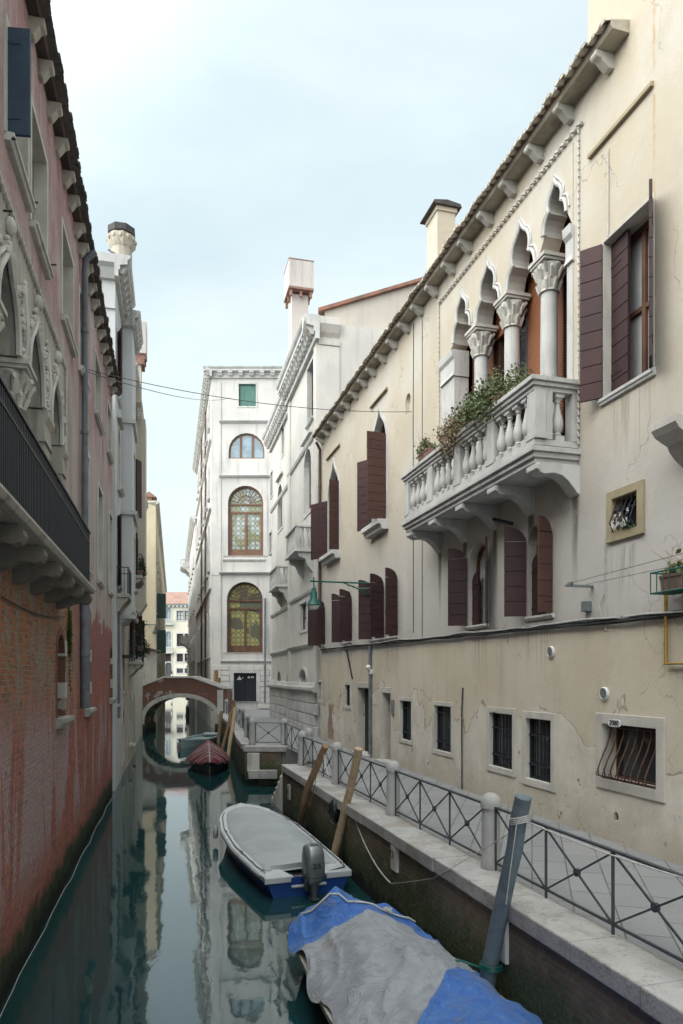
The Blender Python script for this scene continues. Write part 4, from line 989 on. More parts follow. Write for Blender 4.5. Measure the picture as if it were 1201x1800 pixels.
# wall lamp
sl, zl = R1F.px(655, 1030); hl, hz = R1F.px(578, 1022, 1.0)
lm = empty('wall_lamp', R1F.mat @ T(sl, 0, zl), 'green iron wall lamp on a scrolled bracket beside the maroon mezzanine shutters', 'wall lamp')
class LQ: mat = WM[lm.name]
BLn = 2.05
mm = MB(); mm.tube([(0, 0, .08), (0, BLn, .08)], .026, 8); mm.tube([(0, .01, -.32), (0, .25, -.24), (0, .55, -.08), (0, .95, .06)], .02, 6); mm.box(-.03, .03, -.01, .03, -.4, .2)
for k in range(5):
    c0 = .12+k*.17; rr = .09-.012*k; mm.tube([(0, c0+rr*(1-t/14)*math.cos(t*.55), -.04-.11+.03*k+rr*(1-t/14)*math.sin(t*.55)) for t in range(13)], .009, 5)
mm.build('bracket', 'lampg', lm, LQ, smooth=True)
mm = MB(); yb_ = BLn-.12; mm.tube([(0, yb_, .2), (0, yb_, -.14)], .022, 8); mm.lathe([(.03, -.12), (.07, -.14), (.075, -.22), (.11, -.28), (.115, -.45), (.20, -.60), (.23, -.66), (.21, -.67)], (0, yb_, 0), 18); mm.build('lamp_hood', 'lampg', lm, LQ, smooth=True)
mm = MB(); mm.lathe([(.15, -.63), (.18, -.68), (.14, -.78), (.02, -.81)], (0, yb_, 0), 16); mm.build('lamp_bowl', 'lampw', lm, LQ, smooth=True)
# clothesline bracket with two lines
s_, z_ = R1F.px(1042, 1031); s2, z2 = R1F.px(1175, 1003)
cl = empty('clothesline', R1F.mat @ T(s_, 0, z_), 'clothesline bracket and two thin lines running to the right margin below the little square window', 'clothesline')
class CQ: mat = WM[cl.name]
mm = MB(); mm.box(-.03, .03, 0, .50, -.02, .02); mm.box(-.06, .06, .40, .44, .02, .06); mm.build('bracket', 'greypl', cl, CQ, bevel=.004)
mm = MB(); mm.tube([(0, .42, .04), (s2-s_-1, .42, z2-z_+.1)], .004, 4); mm.tube([(0, .12, .03), (s2-s_-1, .12, z2-z_+.02)], .004, 4); mm.build('line', 'cable', cl, CQ)
# flower rack at the right margin
s_, z_ = R1F.px(1205, 1042)
fr_ = empty('flower_rack', R1F.mat @ T(s_, 0, z_), 'green iron rack holding a flower box at the right edge, beside the yellow gas pipe', 'flower rack')
class FQ: mat = WM[fr_.name]
mm = MB()
for z in (0, .28): mm.tube([(.22, 0, z), (.22, .38, z), (-.9, .38, z)], .012, 6); 
for k in range(9): mm.tube([(.22-k*.12, .38, 0), (.22-k*.12, .38, .28)], .008, 5)
for k in range(4): mm.box(-.9, .22, .04+k*.1, .07+k*.1, -.012, .004)
mm.build('rack', 'lampg', fr_, FQ)
planter('planter', s_-.12, .2, z_+.01, .46, R1F, 'terracotta box with cactus shoots standing in the green rack at the right edge', 8, 'leaf', r=(.14, .08, .12), cnt=70, grp='plants at the small windows', size=.09)
# white flowers in the small square window
a, b, z0, z1 = R1F.rect(1079, 870, 1124, 932)
fp = empty('flower_pot', R1F.mat @ T((a+b)/2, .05, z0), 'bunch of white artificial flowers in the little square stone-framed window', 'flowers', 'plants at the small windows')
class PQ: mat = WM[fp.name]
mm = MB()
rd = random.Random(3)
for k in range(26):
    p = Vector((rd.uniform(-.20, .22), rd.uniform(0, .08), rd.uniform(.03, .16)+(.12 if k > 20 else 0)))
    for q in range(5):
        t = q*1.257; c_ = Vector((math.cos(t), rd.uniform(-.3, .3), math.sin(t)))*.022
        mm.add([p, p+c_+Vector((.012, 0, 0)), p+c_*1.6, p+c_-Vector((.012, 0, .01))], [(0, 1, 2, 3)])
mm.build('blossoms', 'whitep', fp, PQ)
mm = MB(); mm.leaves((0.02, .02, .08), (.2, .05, .06), 90, .04, 5); mm.build('leaves', 'leafd', fp, PQ)
# ------------------------------------------------------------------ red palace, left
L1F = Fr(-2.09, 0, .236, -1)
L1 = Bld('red_palazzo', 'worn red palazzo with brick foot, gothic arcade and iron balcony filling the left side', 'palazzo', L1F, 'red')
def SL(px): return L1F.px(px, HY)[0]
def lwin(x0, yt, x1, yb, zz=None, **k):
    a, b, z0, z1 = L1F.rect(x0, yt, x1, yb)
    if zz: z0, z1 = zz
    return window(L1, a, b, z0, z1, **k), (a, b, z0, z1)
# top row
d_ = dict(rv=.30, sur=.10, surm='stonef', surd=.03, sill=(.12, .08), frame='shutblue', bars=(1, 1), glass='curtain')
a, b = SL(10), SL(46); window(L1, a, b, 10.35, 12.25, shut=[(1, .55, 100)], shutm='shutblue', bh=2.2, **d_) if False else None
window(L1, min(a, b), max(a, b), 10.72, 12.1, shut=[(1, .27, 2, 11.2, 0, 'shutblue'), (-1, .27, 97, None, 0, 'shutblue')], bh=3, **d_)
for x0, x1, z0, z1, sh in ((53, 80, 10.6, 12.35, ()), (108, 127, 10.7, 12.45, ()), (138, 150, 10.8, 12.5, ()), (166, 177, 11.0, 12.6, ()), (188, 194, 11.1, 12.65, ())):
    a, b = sorted((SL(x0), SL(x1))); window(L1, a, b, z0, z1, **d_)
for x, y in ((8, 243), (50, 355), (85, 465), (1, 370)):
    mm = MB(); s_, z_ = L1F.px(x, y); mm.tube([(s_, 0, z_), (s_, .13, z_+.01)], .014, 5); mm.build('iron_peg', 'iron', L1.root, L1F)
# tall windows right of the balcony
e_ = dict(rv=.25, sur=.12, surm='stonew', surd=.04, sill=(.10, .05), frame='woodwin', bars=(1, 2))
for x0, x1, z0, z1 in ((146, 155, 6.55, 9.3), (171, 179, 6.65, 9.25), (191, 196, 6.75, 9.3)):
    a, b = sorted((SL(x0), SL(x1))); window(L1, a, b, z0, z1, **e_)
# low openings in the brick
def slit(x0, yt, x1, yb, lab=None):
    a, b, z0, z1 = L1F.rect(x0, yt, x1, yb); a2 = (a+b)/2-.45; b2 = (a+b)/2+.45
    w_ = window(L1, a2, b2, z0, z1, 'round', rv=.42, bars=(1, 3), fw=.03, frame='rust', glass='dark', sill=(.16, .14), sillm='coping', sill_h=.16)
    mm = MB(); op = opening(a2, b2, z0, z1, 'round'); oo = opening(a2-.13, b2+.13, z0+.01, z1+.13, 'round'); mm.ring(oo, opening(a2+.004, b2-.004, z0+.02, z1-.004, 'round'), -.3, .012); mm.build('brick_surround', 'bridge', w_, L1F)
    for zz in (z0+.35, z0+1.15):
        if zz < z1-.4: mm = MB(); mm.box(a2-.17, a2+.02, -.3, .03, zz, zz+.3); mm.build('jamb_stone', 'stone', w_, L1F, bevel=.01)
slit(97, 1114, 116, 1262); slit(150, 1125, 158, 1246); slit(192, 1138, 198, 1228)
# gothic arcade of the balcony
GZ0, GSP, GAP = 5.72, 8.20, 9.36
cens = [-12.7+1.85*i for i in range(4)]     # -12.9 .. -8.0 , arches towards the camera
g0, g1 = cens[0]-.98, cens[-1]+.98
L1.hole(L1F, [(g0+.12, GZ0), (g1-.12, GZ0), (g1-.12, GAP+.2), (g0+.12, GAP+.2)], .12)
poly = [(g0, GAP+.42), (g0, GSP)]; lg = []
for c in cens:
    pts = arch_line(opening(c-.60, c+.60, GSP-.3, GAP, 'ogee')); lg.append((c, pts)); poly += [(p[0], p[1]) for p in reversed(pts)]
poly += [(g1, GSP), (g1, GAP+.42)]
mm = MB(); mm.plate(poly, -.34, .03); la = mm.build('gothic_arcade', 'stoned', L1.root, L1F)
rd = random.Random(11)
for c, pts in lg:
    mm = MB(); mm.tube([(p[0], .05, p[1]) for p in pts], .045, 6); mm.tube([(c+(p[0]-c)*1.2, .04, p[1]+.08) for p in pts], .028, 6)
    for p in pts[::2]:
        for k in range(6): mm.ell((c+(p[0]-c)*1.35+rd.uniform(-.08, .08), .055, p[1]+.12+rd.uniform(-.08, .10)), (rd.uniform(.02, .045), .05, rd.uniform(.025, .055)), 6, 4)
    for k in range(40): mm.ell((c+.92+rd.uniform(-.17, .17)*(1-k/90), .045, GSP+.25+k*.024), (rd.uniform(.02, .05), .045, rd.uniform(.025, .065)), 6, 4)
    mm.tube([(c+.92, .05, GSP+.1), (c+.89, .07, GSP+.5), (c+.95, .07, GSP+.8), (c+.92, .05, GSP+1.2)], [.05, .06, .045, .03], 6)
    mm.ell((c, .07, GAP+.2), (.08, .08, .12), 8, 6)
    mm.build('carved_archivolt', 'stone', la, L1F, smooth=True)
mm = MB(); rope(mm, [(g0-.05, .06, GSP-.3), (g0-.05, .06, GAP+.45), (g1+.05, .06, GAP+.45)], .05, .15); mm.build('rope_moulding', 'stone', la, L1F)
for k, x in enumerate([cens[0]-.80]+[c+.92 for c in cens]):
    mm = MB()
    if k in (0, 1):
        mm.box(x-(.17 if k == 0 else .27), x+(.17 if k == 0 else .27), -.33, .05, GZ0, GSP-.5); mm.prof([(-.33, GSP-.5), (.09, GSP-.5), (.07, GSP-.44), (.06, GSP-.2), (.12, GSP-.1), (.12, GSP), (-.33, GSP)], x-(.19 if k == 0 else .31), x+(.19 if k == 0 else .31)); mm.build('pilaster', 'stoned', la, L1F, bevel=.012)
    else:
        mm.lathe([(.2, 0), (.2, .1), (.16, .2), (.14, .25), (.13, GSP-.55-GZ0)], (x, -.14, GZ0), 16); c_ = mm.build('column', 'stoned', la, L1F, smooth=True)
        mm = MB(); capital(mm, x, -.14, GSP-.60, .17, .28, .60); mm.build('capital', 'stone', la, L1F, smooth=True)
mm = MB(); mm.box(g0, g1, -.66, -.62, GZ0-.05, GAP+.3); bk = mm.build('glazing', 'glass', L1.root, L1F)
mm = MB()
for c in cens:
    for x in (c-.62, c-.04, c+.55): mm.box(x, x+.07, -.625, -.55, GZ0, GAP)
    for z in (GZ0, GZ0+1.1, GSP-.1): mm.box(c-.62, c+.62, -.62, -.56, z, z+.09)
mm.build('door_frames', 'shutblue', bk, L1F)
mm = MB(); c = cens[1]; mm.grid(lambda u, v: (c-.60+u*.8, -.30+.04*math.sin(u*28), GZ0+1.15+v*(1.35-.2*u)), 24, 4); mm.build('curtain', 'green', L1.root, L1F)
# iron balcony
LB0, LB1, LD, LZ = SL(104)-.1, 2.5, .55, 5.66
def offs(px): return L1F.px(px, HY, LD)[0]
LB0 = offs(160)
mm = MB(); mm.box(LB0, LB1, -.01, LD, LZ-.14, LZ); mm.prof([(LD-.03, LZ-.14), (LD+.05, LZ-.13), (LD+.09, LZ-.07), (LD+.05, LZ-.01), (LD-.03, LZ)], LB0-.03, LB1)
lb = mm.build('balcony', 'stoned', L1.root, L1F, bevel=.01)
x = LB0+.22; k = 0
while x < LB1-.5:
    mm = MB(); zt = LZ-.142
    mm.prof([(-.01, zt), (LD-.02, zt), (LD+.03, zt-.05), (LD+.04, zt-.11), (LD+.0, zt-.18), (LD-.07, zt-.21), (LD-.16, zt-.19), (LD-.26, zt-.20), (LD-.40, zt-.27), (.02, zt-.30), (-.01, zt-.3)], x-.12, x+.12); mm.build('bracket', 'stonedk', lb, L1F, bevel=.03); x += 1.18; k += 1
RH = 1.0
mm = MB(); mm.box(LB0-.02, LB1, LD-.05, LD-.005, LZ+RH-.02, LZ+RH+.01); mm.box(LB0-.02, LB0+.03, .0, LD-.052, LZ+RH-.02, LZ+RH+.01)
for z in (LZ+.06, LZ+RH-.20): mm.box(LB0, LB1, LD-.04, LD-.015, z, z+.018)
mm.build('handrail', 'ironb', lb, L1F)
bars = MB(); x = LB0; i = 0
nb_ = 0
mm = MB()
while x < LB1:
    p = .088; b_ = MB(); b_.box(x-.009, x+.009, LD-.038, LD-.02, LZ, LZ+RH-.02)
    zt = LZ+RH-.11
    for sg in (-1, 1):
        pp = [(x+p/2+sg*.034*math.sin(t*math.pi/6), LD-.029, zt-.075+.15*t/6*1.0) for t in range(7)]; b_.tube(pp, .006, 4, False)
    if nb_ < 100: b_.build('baluster', 'ironb', lb, L1F)
    else: mm.add(b_.v, b_.f)
    x += p; nb_ += 1
if mm.v:
    o = mm.build('balusters', 'ironb', lb, L1F); o['kind'] = 'stuff'
mm = MB(); y_ = 0.06
while y_ < LD-.08: mm.box(LB0-.009, LB0+.009, y_-.009, y_+.009, LZ, LZ+RH-.02); y_ += .088
mm.build('end_balusters', 'ironb', lb, L1F)
# eaves, pipe
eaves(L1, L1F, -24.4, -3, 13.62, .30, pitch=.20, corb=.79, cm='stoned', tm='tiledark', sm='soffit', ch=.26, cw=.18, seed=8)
s_ = SL(141); drainpipe(L1, L1F, [(s_+.1, .33, 13.48), (s_+.1, .14, 13.3), (s_, .10, 13.1), (s_, .10, 6.3)], .07); drainpipe(L1, L1F, [(s_, .10, 6.3), (s_-.02, .11, 3.3)], .10)
s_ = SL(205); drainpipe(L1, L1F, [(s_, .08, 7.7), (s_, .08, 2.5)], .06)
mm = MB(); a_ = L1F.px(0, 1050); b_ = L1F.px(112, 1083); mm.tube([(a_[0]+(b_[0]-a_[0])*t/10, .03, a_[1]+(b_[1]-a_[1])*t/10-.10*math.sin(math.pi*t/10)) for t in range(11)], .012, 5); mm.build('cable', 'cable', L1.root, L1F)
L1.wall(L1F, [(-24.9, -3), (8, -3), (8, 13.6), (-24.9, 13.6)])
mm = MB(); box_body(mm, -24.9, 8, 8, -3, 13.58); mm.build('side_walls', 'buff', L1.root, L1F)
mm = MB(); mm.prof([(.3, 13.63), (-4, 15.3), (-8, 13.6)], -24.9, 8); mm.build('roof', 'tiledark', L1.root, L1F)
mm = MB(); mm.leaves((SL(118), .05, 4.5), (.16, .04, .5), 420, .05, 9); mm.leaves((SL(122), .04, 4.0), (.08, .03, .5), 160, .04, 10); tag(mm.build('wall_weed', 'algae'), kind='stuff') if False else None
wd = empty('wall_plant', L1F.mat @ T(SL(119), .02, 4.1), 'bright green moss and weed growing down the brick under the balcony corner', 'plant')
class WQ: mat = WM[wd.name]
mm = MB(); mm.leaves((0, .02, .75), (.2, .03, .45), 1100, .045, 9, clump=14); mm.leaves((-.02, .02, .1), (.06, .03, .5), 160, .035, 10); mm.build('leaves', 'algae', wd, WQ)
# floating line along the foot of the wall
mm = MB(); rd = random.Random(2); mm.tube([tuple(L1F.W(2-i*.45, .05+rd.uniform(-.012, .012)+.018*math.sin(i*.9), .03)) for i in range(60)], .0055, 5)
tag(mm.build('mooring_line', 'cablew', F=ID), 'thin pale line floating along the foot of the red brick wall', 'rope')

# ------------------------------------------------------------------ further houses, left bank
def ornate_body(B, F, s0, s1, dep, z1, wm=None, z0=-3):
    mm = MB(); box_body(mm, s0, s1, dep, z0, z1); mm.build('side_walls', wm or B.wm, B.root, F)
# second house: tall white, moulded cornice, round chimney
F2 = Fr(-7.94, 24.95, .236, -1)     # x = 0 at the near corner, negative away
L2 = Bld('white_house', 'tall white house with dentilled cornice and a round chimney, just beyond the red palazzo', 'house', F2, 'white2')
window(L2, -1.9, -1.0, 14.2, 16.6, sill=(.12, .06), shut=[(-1, .4, 158)], frame='woodwin')
window(L2, -1.9, -1.0, 7.3, 9.9, shut=[(-1, .35, 160)], frame='woodwin', sill=(.14, .1)); window(L2, -1.9, -1.0, 3.0, 4.6, frame='woodwin', sill=(.1, .08))
window(L2, -2.0, -1.0, 10.9, 13.2, 'round', frame='woodwin', sill=(.2, .1), hood=.2, sur=.12)
L2.wall(F2, [(-2.9, -3), (0, -3), (0, 18.5), (-2.9, 18.5)]); ornate_body(L2, F2, -2.9, 0, 7, 18.48)
cornice(L2, F2, -2.9, .45, 18.6, .55, .75, .42)
F2s = Fr(-7.94, 24.95, -1, -.236)   # side wall facing the camera
mm = MB(); mm.prof([(0, 17.9), (.14, 17.9), (.30, 18.2), (.45, 18.3), (.45, 18.6), (0, 18.62)], 0, 6); mm.prof([(0, 16.9), (.07, 16.9), (.07, 17.0), (0, 17.0)], 0, 6); mm.build('side_cornice', 'stonew', L2.root, F2s)
s_, z_ = F2.px(207, 400, -1.1); sq = F2.px(207, 800, -1.1)[0]
cb = F2.px(215, 500, -1.4); s_ = -1.6
mm = MB(); ct = 4+(1190-440)*29.8/1250
P_ = F2.mat.inverted() @ Vector(((214-CX)/FPX*29.8, 29.8, 0)); cxl, cyl = P_.x, P_.y
mm.lathe([(.50, 17.8), (.44, 18.3), (.42, ct)], (cxl, cyl, 0), 20)
chn = mm.build('chimney', 'chimtan', L2.root, F2, smooth=True)
mm = MB(); mm.lathe([(.42, ct), (.54, ct+.15), (.56, ct+.50), (.46, ct+.51)], (cxl, cyl, 0), 20, rad=lambda i, an: 1+.06*math.sin(12*an))
for k in range(12):
    an = k*math.pi/6; mm.ell((cxl+.56*math.cos(an), cyl+.56*math.sin(an), ct+.36), (.07, .07, .10), 8, 6)
mm.build('chimney_collar', 'chimtan', chn, F2, smooth=True)
mm = MB(); mm.lathe([(.50, ct+.52), (.58, ct+.6), (.58, ct+.85), (.1, ct+1.0)], (cxl, cyl, 0), 8); mm.build('chimney_cap', 'slate', chn, F2)
# bay of the same house
F2b = Fr(-8.26, 28.1, .236, -1); F2c = Fr(-8.72, 28.1, .236, -1)
L2b = Bld('bay_house', 'pale grey house front with a square bay and bracketed cornice beyond the round chimney', 'house', F2b, 'white2')
window(L2b, -2.2, -1.2, 7.6, 9.8, sill=(.14, .1)); window(L2b, -2.2, -1.2, 10.8, 13.3, sill=(.14, .1), shut=[(1, .4, 150)]); window(L2b, -2.0, -1.2, 3.4, 5.0, 'round', sill=(.1, .1), F=F2c)
window(L2b, -1.6, -.6, .55, 2.7, 'round', F=F2c, rv=.4, sur=.15); 
L2b.wall(F2b, [(-2.4, 6.7), (0, 6.7), (0, 17.9), (-2.4, 17.9)]); L2b.wall(F2c, [(-3.5, -3), (0, -3), (0, 6.8), (-3.5, 6.8)], mat='buff'); mm = MB(); box_body(mm, -2.4, 0, 6, 6.7, 17.88); mm.add([(-2.4, 0, 6.7), (0, 0, 6.7), (0, -6, 6.7), (-2.4, -6, 6.7)], [(0, 1, 2, 3)]); mm.build('side_walls', 'white2', L2b.root, F2b); mm = MB(); box_body(mm, -3.5, 0, 6, -3, 6.75); mm.build('lower_walls', 'buff', L2b.root, F2c)
mm = MB(); mm.prof([(-.5, 6.1), (-.3, 6.2), (0, 6.55), (.06, 6.6), (.06, 6.72), (-.5, 6.72)], -2.4, .05); mm.build('corbelled_foot', 'stonew', L2b.root, F2b)
cornice(L2b, F2b, -2.4, .3, 18.35, .32, .6, .42)
for z in (6.3, 10.4, 14.0):
    mm = MB(); mm.prof([(0, z), (.10, z), (.14, z+.12), (0, z+.16)], -2.4, .10); mm.build('string_course', 'stonew', L2b.root, F2b)
F2s2 = Fr(F2b.o.x, F2b.o.y, -1, -.236)
mm = MB(); mm.prof([(0, 17.75), (.2, 17.8), (.3, 18.1), (.3, 18.36), (0, 18.37)], 0, 5)
for z in (6.3, 10.4, 14.0): mm.prof([(0, z), (.10, z), (.12, z+.16), (0, z+.16)], 0, 5)
mm.build('side_cornice', 'stonew', L2b.root, F2s2)
# little balconies with iron rails
def iron_balcony(B, F, s0, s1, z, d=.6, rail='ironb', stonem='stoned', h=.95):
    mm = MB(); mm.box(s0, s1, -.01, d, z-.14, z)
    for x in (s0+.15, s1-.15): mm.prof([(0, z-.141), (d-.05, z-.141), (d-.08, z-.26), (d*.55, z-.36), (d*.25, z-.6), (0, z-.7)], x-.09, x+.09)
    o = mm.build('balcony', stonem, B.root, F, bevel=.01); r = MB()
    r.box(s0, s1, d-.05, d-.02, z+h-.03, z+h); r.box(s0, s0+.03, 0, d-.052, z+h-.03, z+h); r.box(s1-.03, s1, 0, d-.052, z+h-.03, z+h)
    x = s0+.02
    while x < s1: r.box(x-.01, x+.01, d-.045, d-.025, z, z+h-.03); x += .11
    y = .05
    while y < d-.06: r.box(s0+.005, s0+.025, y-.01, y+.01, z, z+h-.03); r.box(s1-.025, s1-.005, y-.01, y+.01, z, z+h-.03); y += .11
    r.build('railing', rail, o, F); return o
iron_balcony(L2, F2, -2.2, -.5, 7.0, .45)
mm = MB(); mm.box(-2.4, -.7, 0, .45, 4.8, 4.9); 
for k in range(12): mm.box(-2.4+k*.15, -2.36+k*.15, .40, .44, 4.9, 5.9)
mm.box(-2.4, -.7, .40, .45, 5.9, 5.95); mm.build('grated_bay', 'iron', L2b.root, F2c)
F3 = Fr(-9.5, 31.55, .235, -1)
L3 = Bld('tan_house', 'weathered buff house with a tall square chimney and planted iron balcony on the left bank', 'house', F3, 'buff')
for (s0, s1, z0, z1, t) in ((-2.2, -1.2, 12.2, 14.2, 'flat'), (-5.2, -4.2, 12.2, 14.2, 'flat'), (-2.2, -1.2, 8.8, 11.2, 'flat'), (-5.2, -4.2, 8.8, 11.2, 'flat'), (-2.2, -1.2, 4.9, 7.3, 'flat'), (-5.2, -4.2, 4.9, 7.3, 'flat'), (-1.9, -1.1, .9, 3.2, 'round'), (-5.0, -4.0, .6, 3.2, 'round')):
    window(L3, s0, s1, z0, z1, t, sill=(.12, .1), sur=.1, shut=[(-1, .4, 150, None, 0, 'shutgreen' if z0 > 12 else 'shut'), (1, .4, 158, None, 0, 'shutgreen' if z0 > 12 else 'shut')] if z0 > 4 else ())
L3.wall(F3, [(-7.4, -3), (0, -3), (0, 17.6), (-7.4, 17.6)]); ornate_body(L3, F3, -7.4, 0, 6, 17.58)
cornice(L3, F3, -7.4, .2, 17.9, .45, .6, .42, mat='stone')
mm = MB(); mm.box(-7.35, -5.7, -.01, .55, 7.9, 17.5); mm.prof([(0, 7.2), (.3, 7.4), (.55, 7.8), (.6, 7.9), (0, 7.9)], -7.35, -5.7); mm.build('bay', 'buff', L3.root, F3)
iron_balcony(L3, F3, -2.9, -.4, 8.6, .62); iron_balcony(L3, F3, -2.9, -.4, 4.7, .62)
P_ = F3.mat.inverted() @ Vector(((247-CX)/FPX*34, 34, 0)); x_, y_ = P_.x, P_.y; zt = 4+(1190-573)*34/1250
mm = MB(); mm.box(x_-.35, x_+.35, y_-.7, y_+.05, 17, zt-2.0); c_ = mm.build('chimney', 'buff', L3.root, F3)
mm = MB(); mm.box(x_-.5, x_+.5, y_-.95, y_+.3, zt-1.5, zt); mm.build('chimney_head', 'concrete', c_, F3, bevel=.02)
mm = MB()
for k in range(5): mm.box(x_-.47+k*.2, x_-.39+k*.2, y_-.9, y_+.25, zt-1.75, zt-1.502)
mm.box(x_-.45, x_+.45, y_-.85, y_+.2, zt-2.0, zt-1.74); mm.build('chimney_vents', 'terra', c_, F3)
planter('planter', -1.0, .52, 8.62, .9, F3, 'dark green bush hanging over the upper iron balcony rail of the buff house', 21, 'leafd', r=(.5, .2, .45), cnt=700, grp='plants on the far balconies', size=.10)
planter('planter', -1.6, .5, 5.2, .9, F3, 'green climbing plant spilling from the lower iron balcony of the buff house', 22, 'leafd', r=(.5, .45, .5), cnt=900, grp='plants on the far balconies', size=.10)
F3b = Fr(-11.4, 38.9, .235, -1)
L3b = Bld('grey_house', 'narrow grey house with a low doorway and stone cornice, behind the planted balcony', 'house', F3b, 'buff')
for (s0, s1, z0, z1, t) in ((-2.4, -1.4, 12.2, 14.4, 'flat'), (-2.4, -1.4, 8.6, 11, 'flat'), (-2.4, -1.4, 5.2, 7.5, 'flat'), (-6, -5, 8.6, 11, 'flat'), (-6, -5, 5.2, 7.5, 'flat')):
    window(L3b, s0, s1, z0, z1, t, sill=(.12, .1), sur=.1, shut=[(-1, .45, 120)])
L3b.wall(F3b, [(-12, -3), (0, -3), (0, 15.8), (-12, 15.8)]); ornate_body(L3b, F3b, -12, 0, 8, 15.78); cornice(L3b, F3b, -12, .2, 16.1, .4, .5, .42, mat='stone')
# yellow house by the bridge
Y4 = 56.0
F4 = Fr((274-CX)/FPX*Y4, Y4, .235, -1)
L4 = Bld('yellow_house', 'pale yellow house with a little tiled chimney at the far end of the left bank', 'house', F4, 'yellow')
zt4 = 4+(1190-882)*Y4/1250
for i in range(6):
    s1_ = -2-i*5.0
    for z0, z1 in ((13.4, 15.2), (9.2, 11.6), (5.4, 7.8)): window(L4, s1_-1.1, s1_, z0, z1, sill=(.1, .08), sur=.1, rv=.2)
L4.wall(F4, [(-60, -3), (0, -3), (0, zt4), (-60, zt4)])
F4f = Fr(F4.o.x, F4.o.y, -1, -.02)     # front face seen square on
def fwin(B, F, x0, yt, x1, yb, **k):
    a, b, z0, z1 = F.rect(x0, yt, x1, yb); return window(B, a, b, z0, z1, F=F, **k)
fwin(L4, F4f, 254, 908, 265, 935, rv=.1, bars=(0, 0), glass='glassb', frame='shutgreen'); 
a, b, z0, z1 = F4f.rect(252, 980, 266, 1062); window(L4, a, b, z0, z1, 'round', F=F4f, rv=.1, glass='shutgreen', frame='shutgreen', bars=(1, 0))
L4.wall(F4f, [(0, -3), (7, -3), (7, zt4), (0, zt4)])
mm = MB(); box_body(mm, -60, -.001, 7, -3, zt4-.02); mm.build('roof_and_back', 'yellow', L4.root, F4)
mm = MB(); mm.prof([(0, zt4-.3), (.28, zt4-.1), (.28, zt4), (0, zt4+.02)], -60, .2); mm.build('cornice', 'stonef', L4.root, F4)
mm = MB(); mm.prof([(0, zt4-.3), (.2, zt4-.1), (.2, zt4), (0, zt4+.02)], 0, 7); mm.build('front_cornice', 'stonef', L4.root, F4f)
P_ = F4.mat.inverted() @ Vector(((266-CX)/FPX*(Y4+1.5), Y4+1.5, 0))
mm = MB(); mm.box(P_.x-.45, P_.x+.45, P_.y-.55, P_.y+.25, zt4, zt4+.35); c_ = mm.build('chimney', 'yellow', L4.root, F4)
mm = MB(); mm.box(P_.x-.45, P_.x+.45, P_.y-.35, P_.y+.05, zt4+.35, zt4+.62); mm.prism([(P_.y-.75, zt4+.62), (P_.y+.45, zt4+.62), (P_.y-.15, zt4+1.05)], P_.x-.6, P_.x+.6, lambda a, b, c: (c, a, b)); mm.build('chimney_cap', 'terra', c_, F4)
mm = MB()
for (yt, yb) in ((1042, 1086), (1107, 1148)):
    z1 = 4+(1190-yt)*(Y4+2)/1250; z0 = 4+(1190-yb)*(Y4+2)/1250; mm.box(-2.6, -2.5, .02, .75, z0, z1)
mm.build('open_shutters', 'shutgreen', L4.root, F4)
mm = MB(); mm.box(0.002, 1.6, -5, .1, -3, 6.0); wng = mm.build('side_wing', 'stoned', L4.root, F4); mm = MB(); mm.prof([(.4, 5.95), (.4, 6.05), (-5, 7.0), (-5, 6.9)], 0.003, 1.9); mm.build('lean_to_roof', 'tiledark', wng, F4)
lp2 = empty('wall_lamp', F4f.mat @ T(.4, .02, 4+(1190-1105)*Y4/1250), 'small green bracket lamp on the far yellow house, left of the bridge', 'wall lamp')
class L2Q: mat = WM[lp2.name]
mm = MB(); mm.tube([(1.2, 0, .3), (.6, .15, .35), (-.45, .2, .3)], .035, 6); mm.tube([(1.2, 0, -.1), (.5, .1, .3)], .025, 6); mm.build('bracket', 'lampg', lp2, L2Q)
mm = MB(); mm.lathe([(.03, .3), (.08, .1), (.12, -.1), (.26, -.35), (.24, -.4), (.02, -.42)], (-.45, .2, 0), 12); mm.build('lamp_hood', 'iron', lp2, L2Q, smooth=True)

# ------------------------------------------------------------------ white corner house, right bank (R2)
R2F = Fr(-1.02, 30.9, -.25, 1)
R2 = Bld('ornate_white_house', 'ornate white house with heavy bracketed cornices, small stone balconies and a rusticated plinth', 'house', R2F, 'white1')
L_ = 15.4; ZC = 19.55
def r2w(x0, yt, x1, yb, top='flat', F=R2F, **k):
    a, b, z0, z1 = F.rect(x0, yt, x1, yb); return window(R2, a, b, z0, z1, top, F=F, **k)
r2w(541, 640, 552, 742, rv=.25, sur=.12, surm='stonew', sill=(.12, .08), frame='woodwin')
r2w(535, 790, 548, 900, 'round', rv=.3, sur=.16, surm='stonew', hood=.45, glass='curtain')
r2w(533, 1075, 547, 1112, rv=.25, sur=.1, surm='stonew', glass='curtain') if False else None
R2F2 = Fr(*(R2F.W(7.35, -.28, 0).xy), -.25, 1)
r2w(528, 1060, 540, 1108, rv=.2, sur=.12, surm='stonew', glass='curtain')
# far section
def r2v(x0, yt, x1, yb, top='flat', **k): return r2w(x0, yt, x1, yb, top, F=R2F2, **k)
r2v(496, 728, 500, 800, rv=.2, sur=.1, surm='stonew'); r2v(489, 852, 497, 930, 'round', rv=.25, sur=.14, surm='stonew', hood=.4)
r2v(476, 830, 480, 872, rv=.2, sur=.1, surm='stonew'); r2v(474, 936, 478, 972, rv=.2, sur=.1, surm='stonew')
r2v(487, 1180, 494, 1205, 'round', rv=.3, glass='dark', bars=(0, 0)); 
r2w(503, 1182, 513, 1208, 'round', rv=.3, glass='dark', bars=(0, 0))
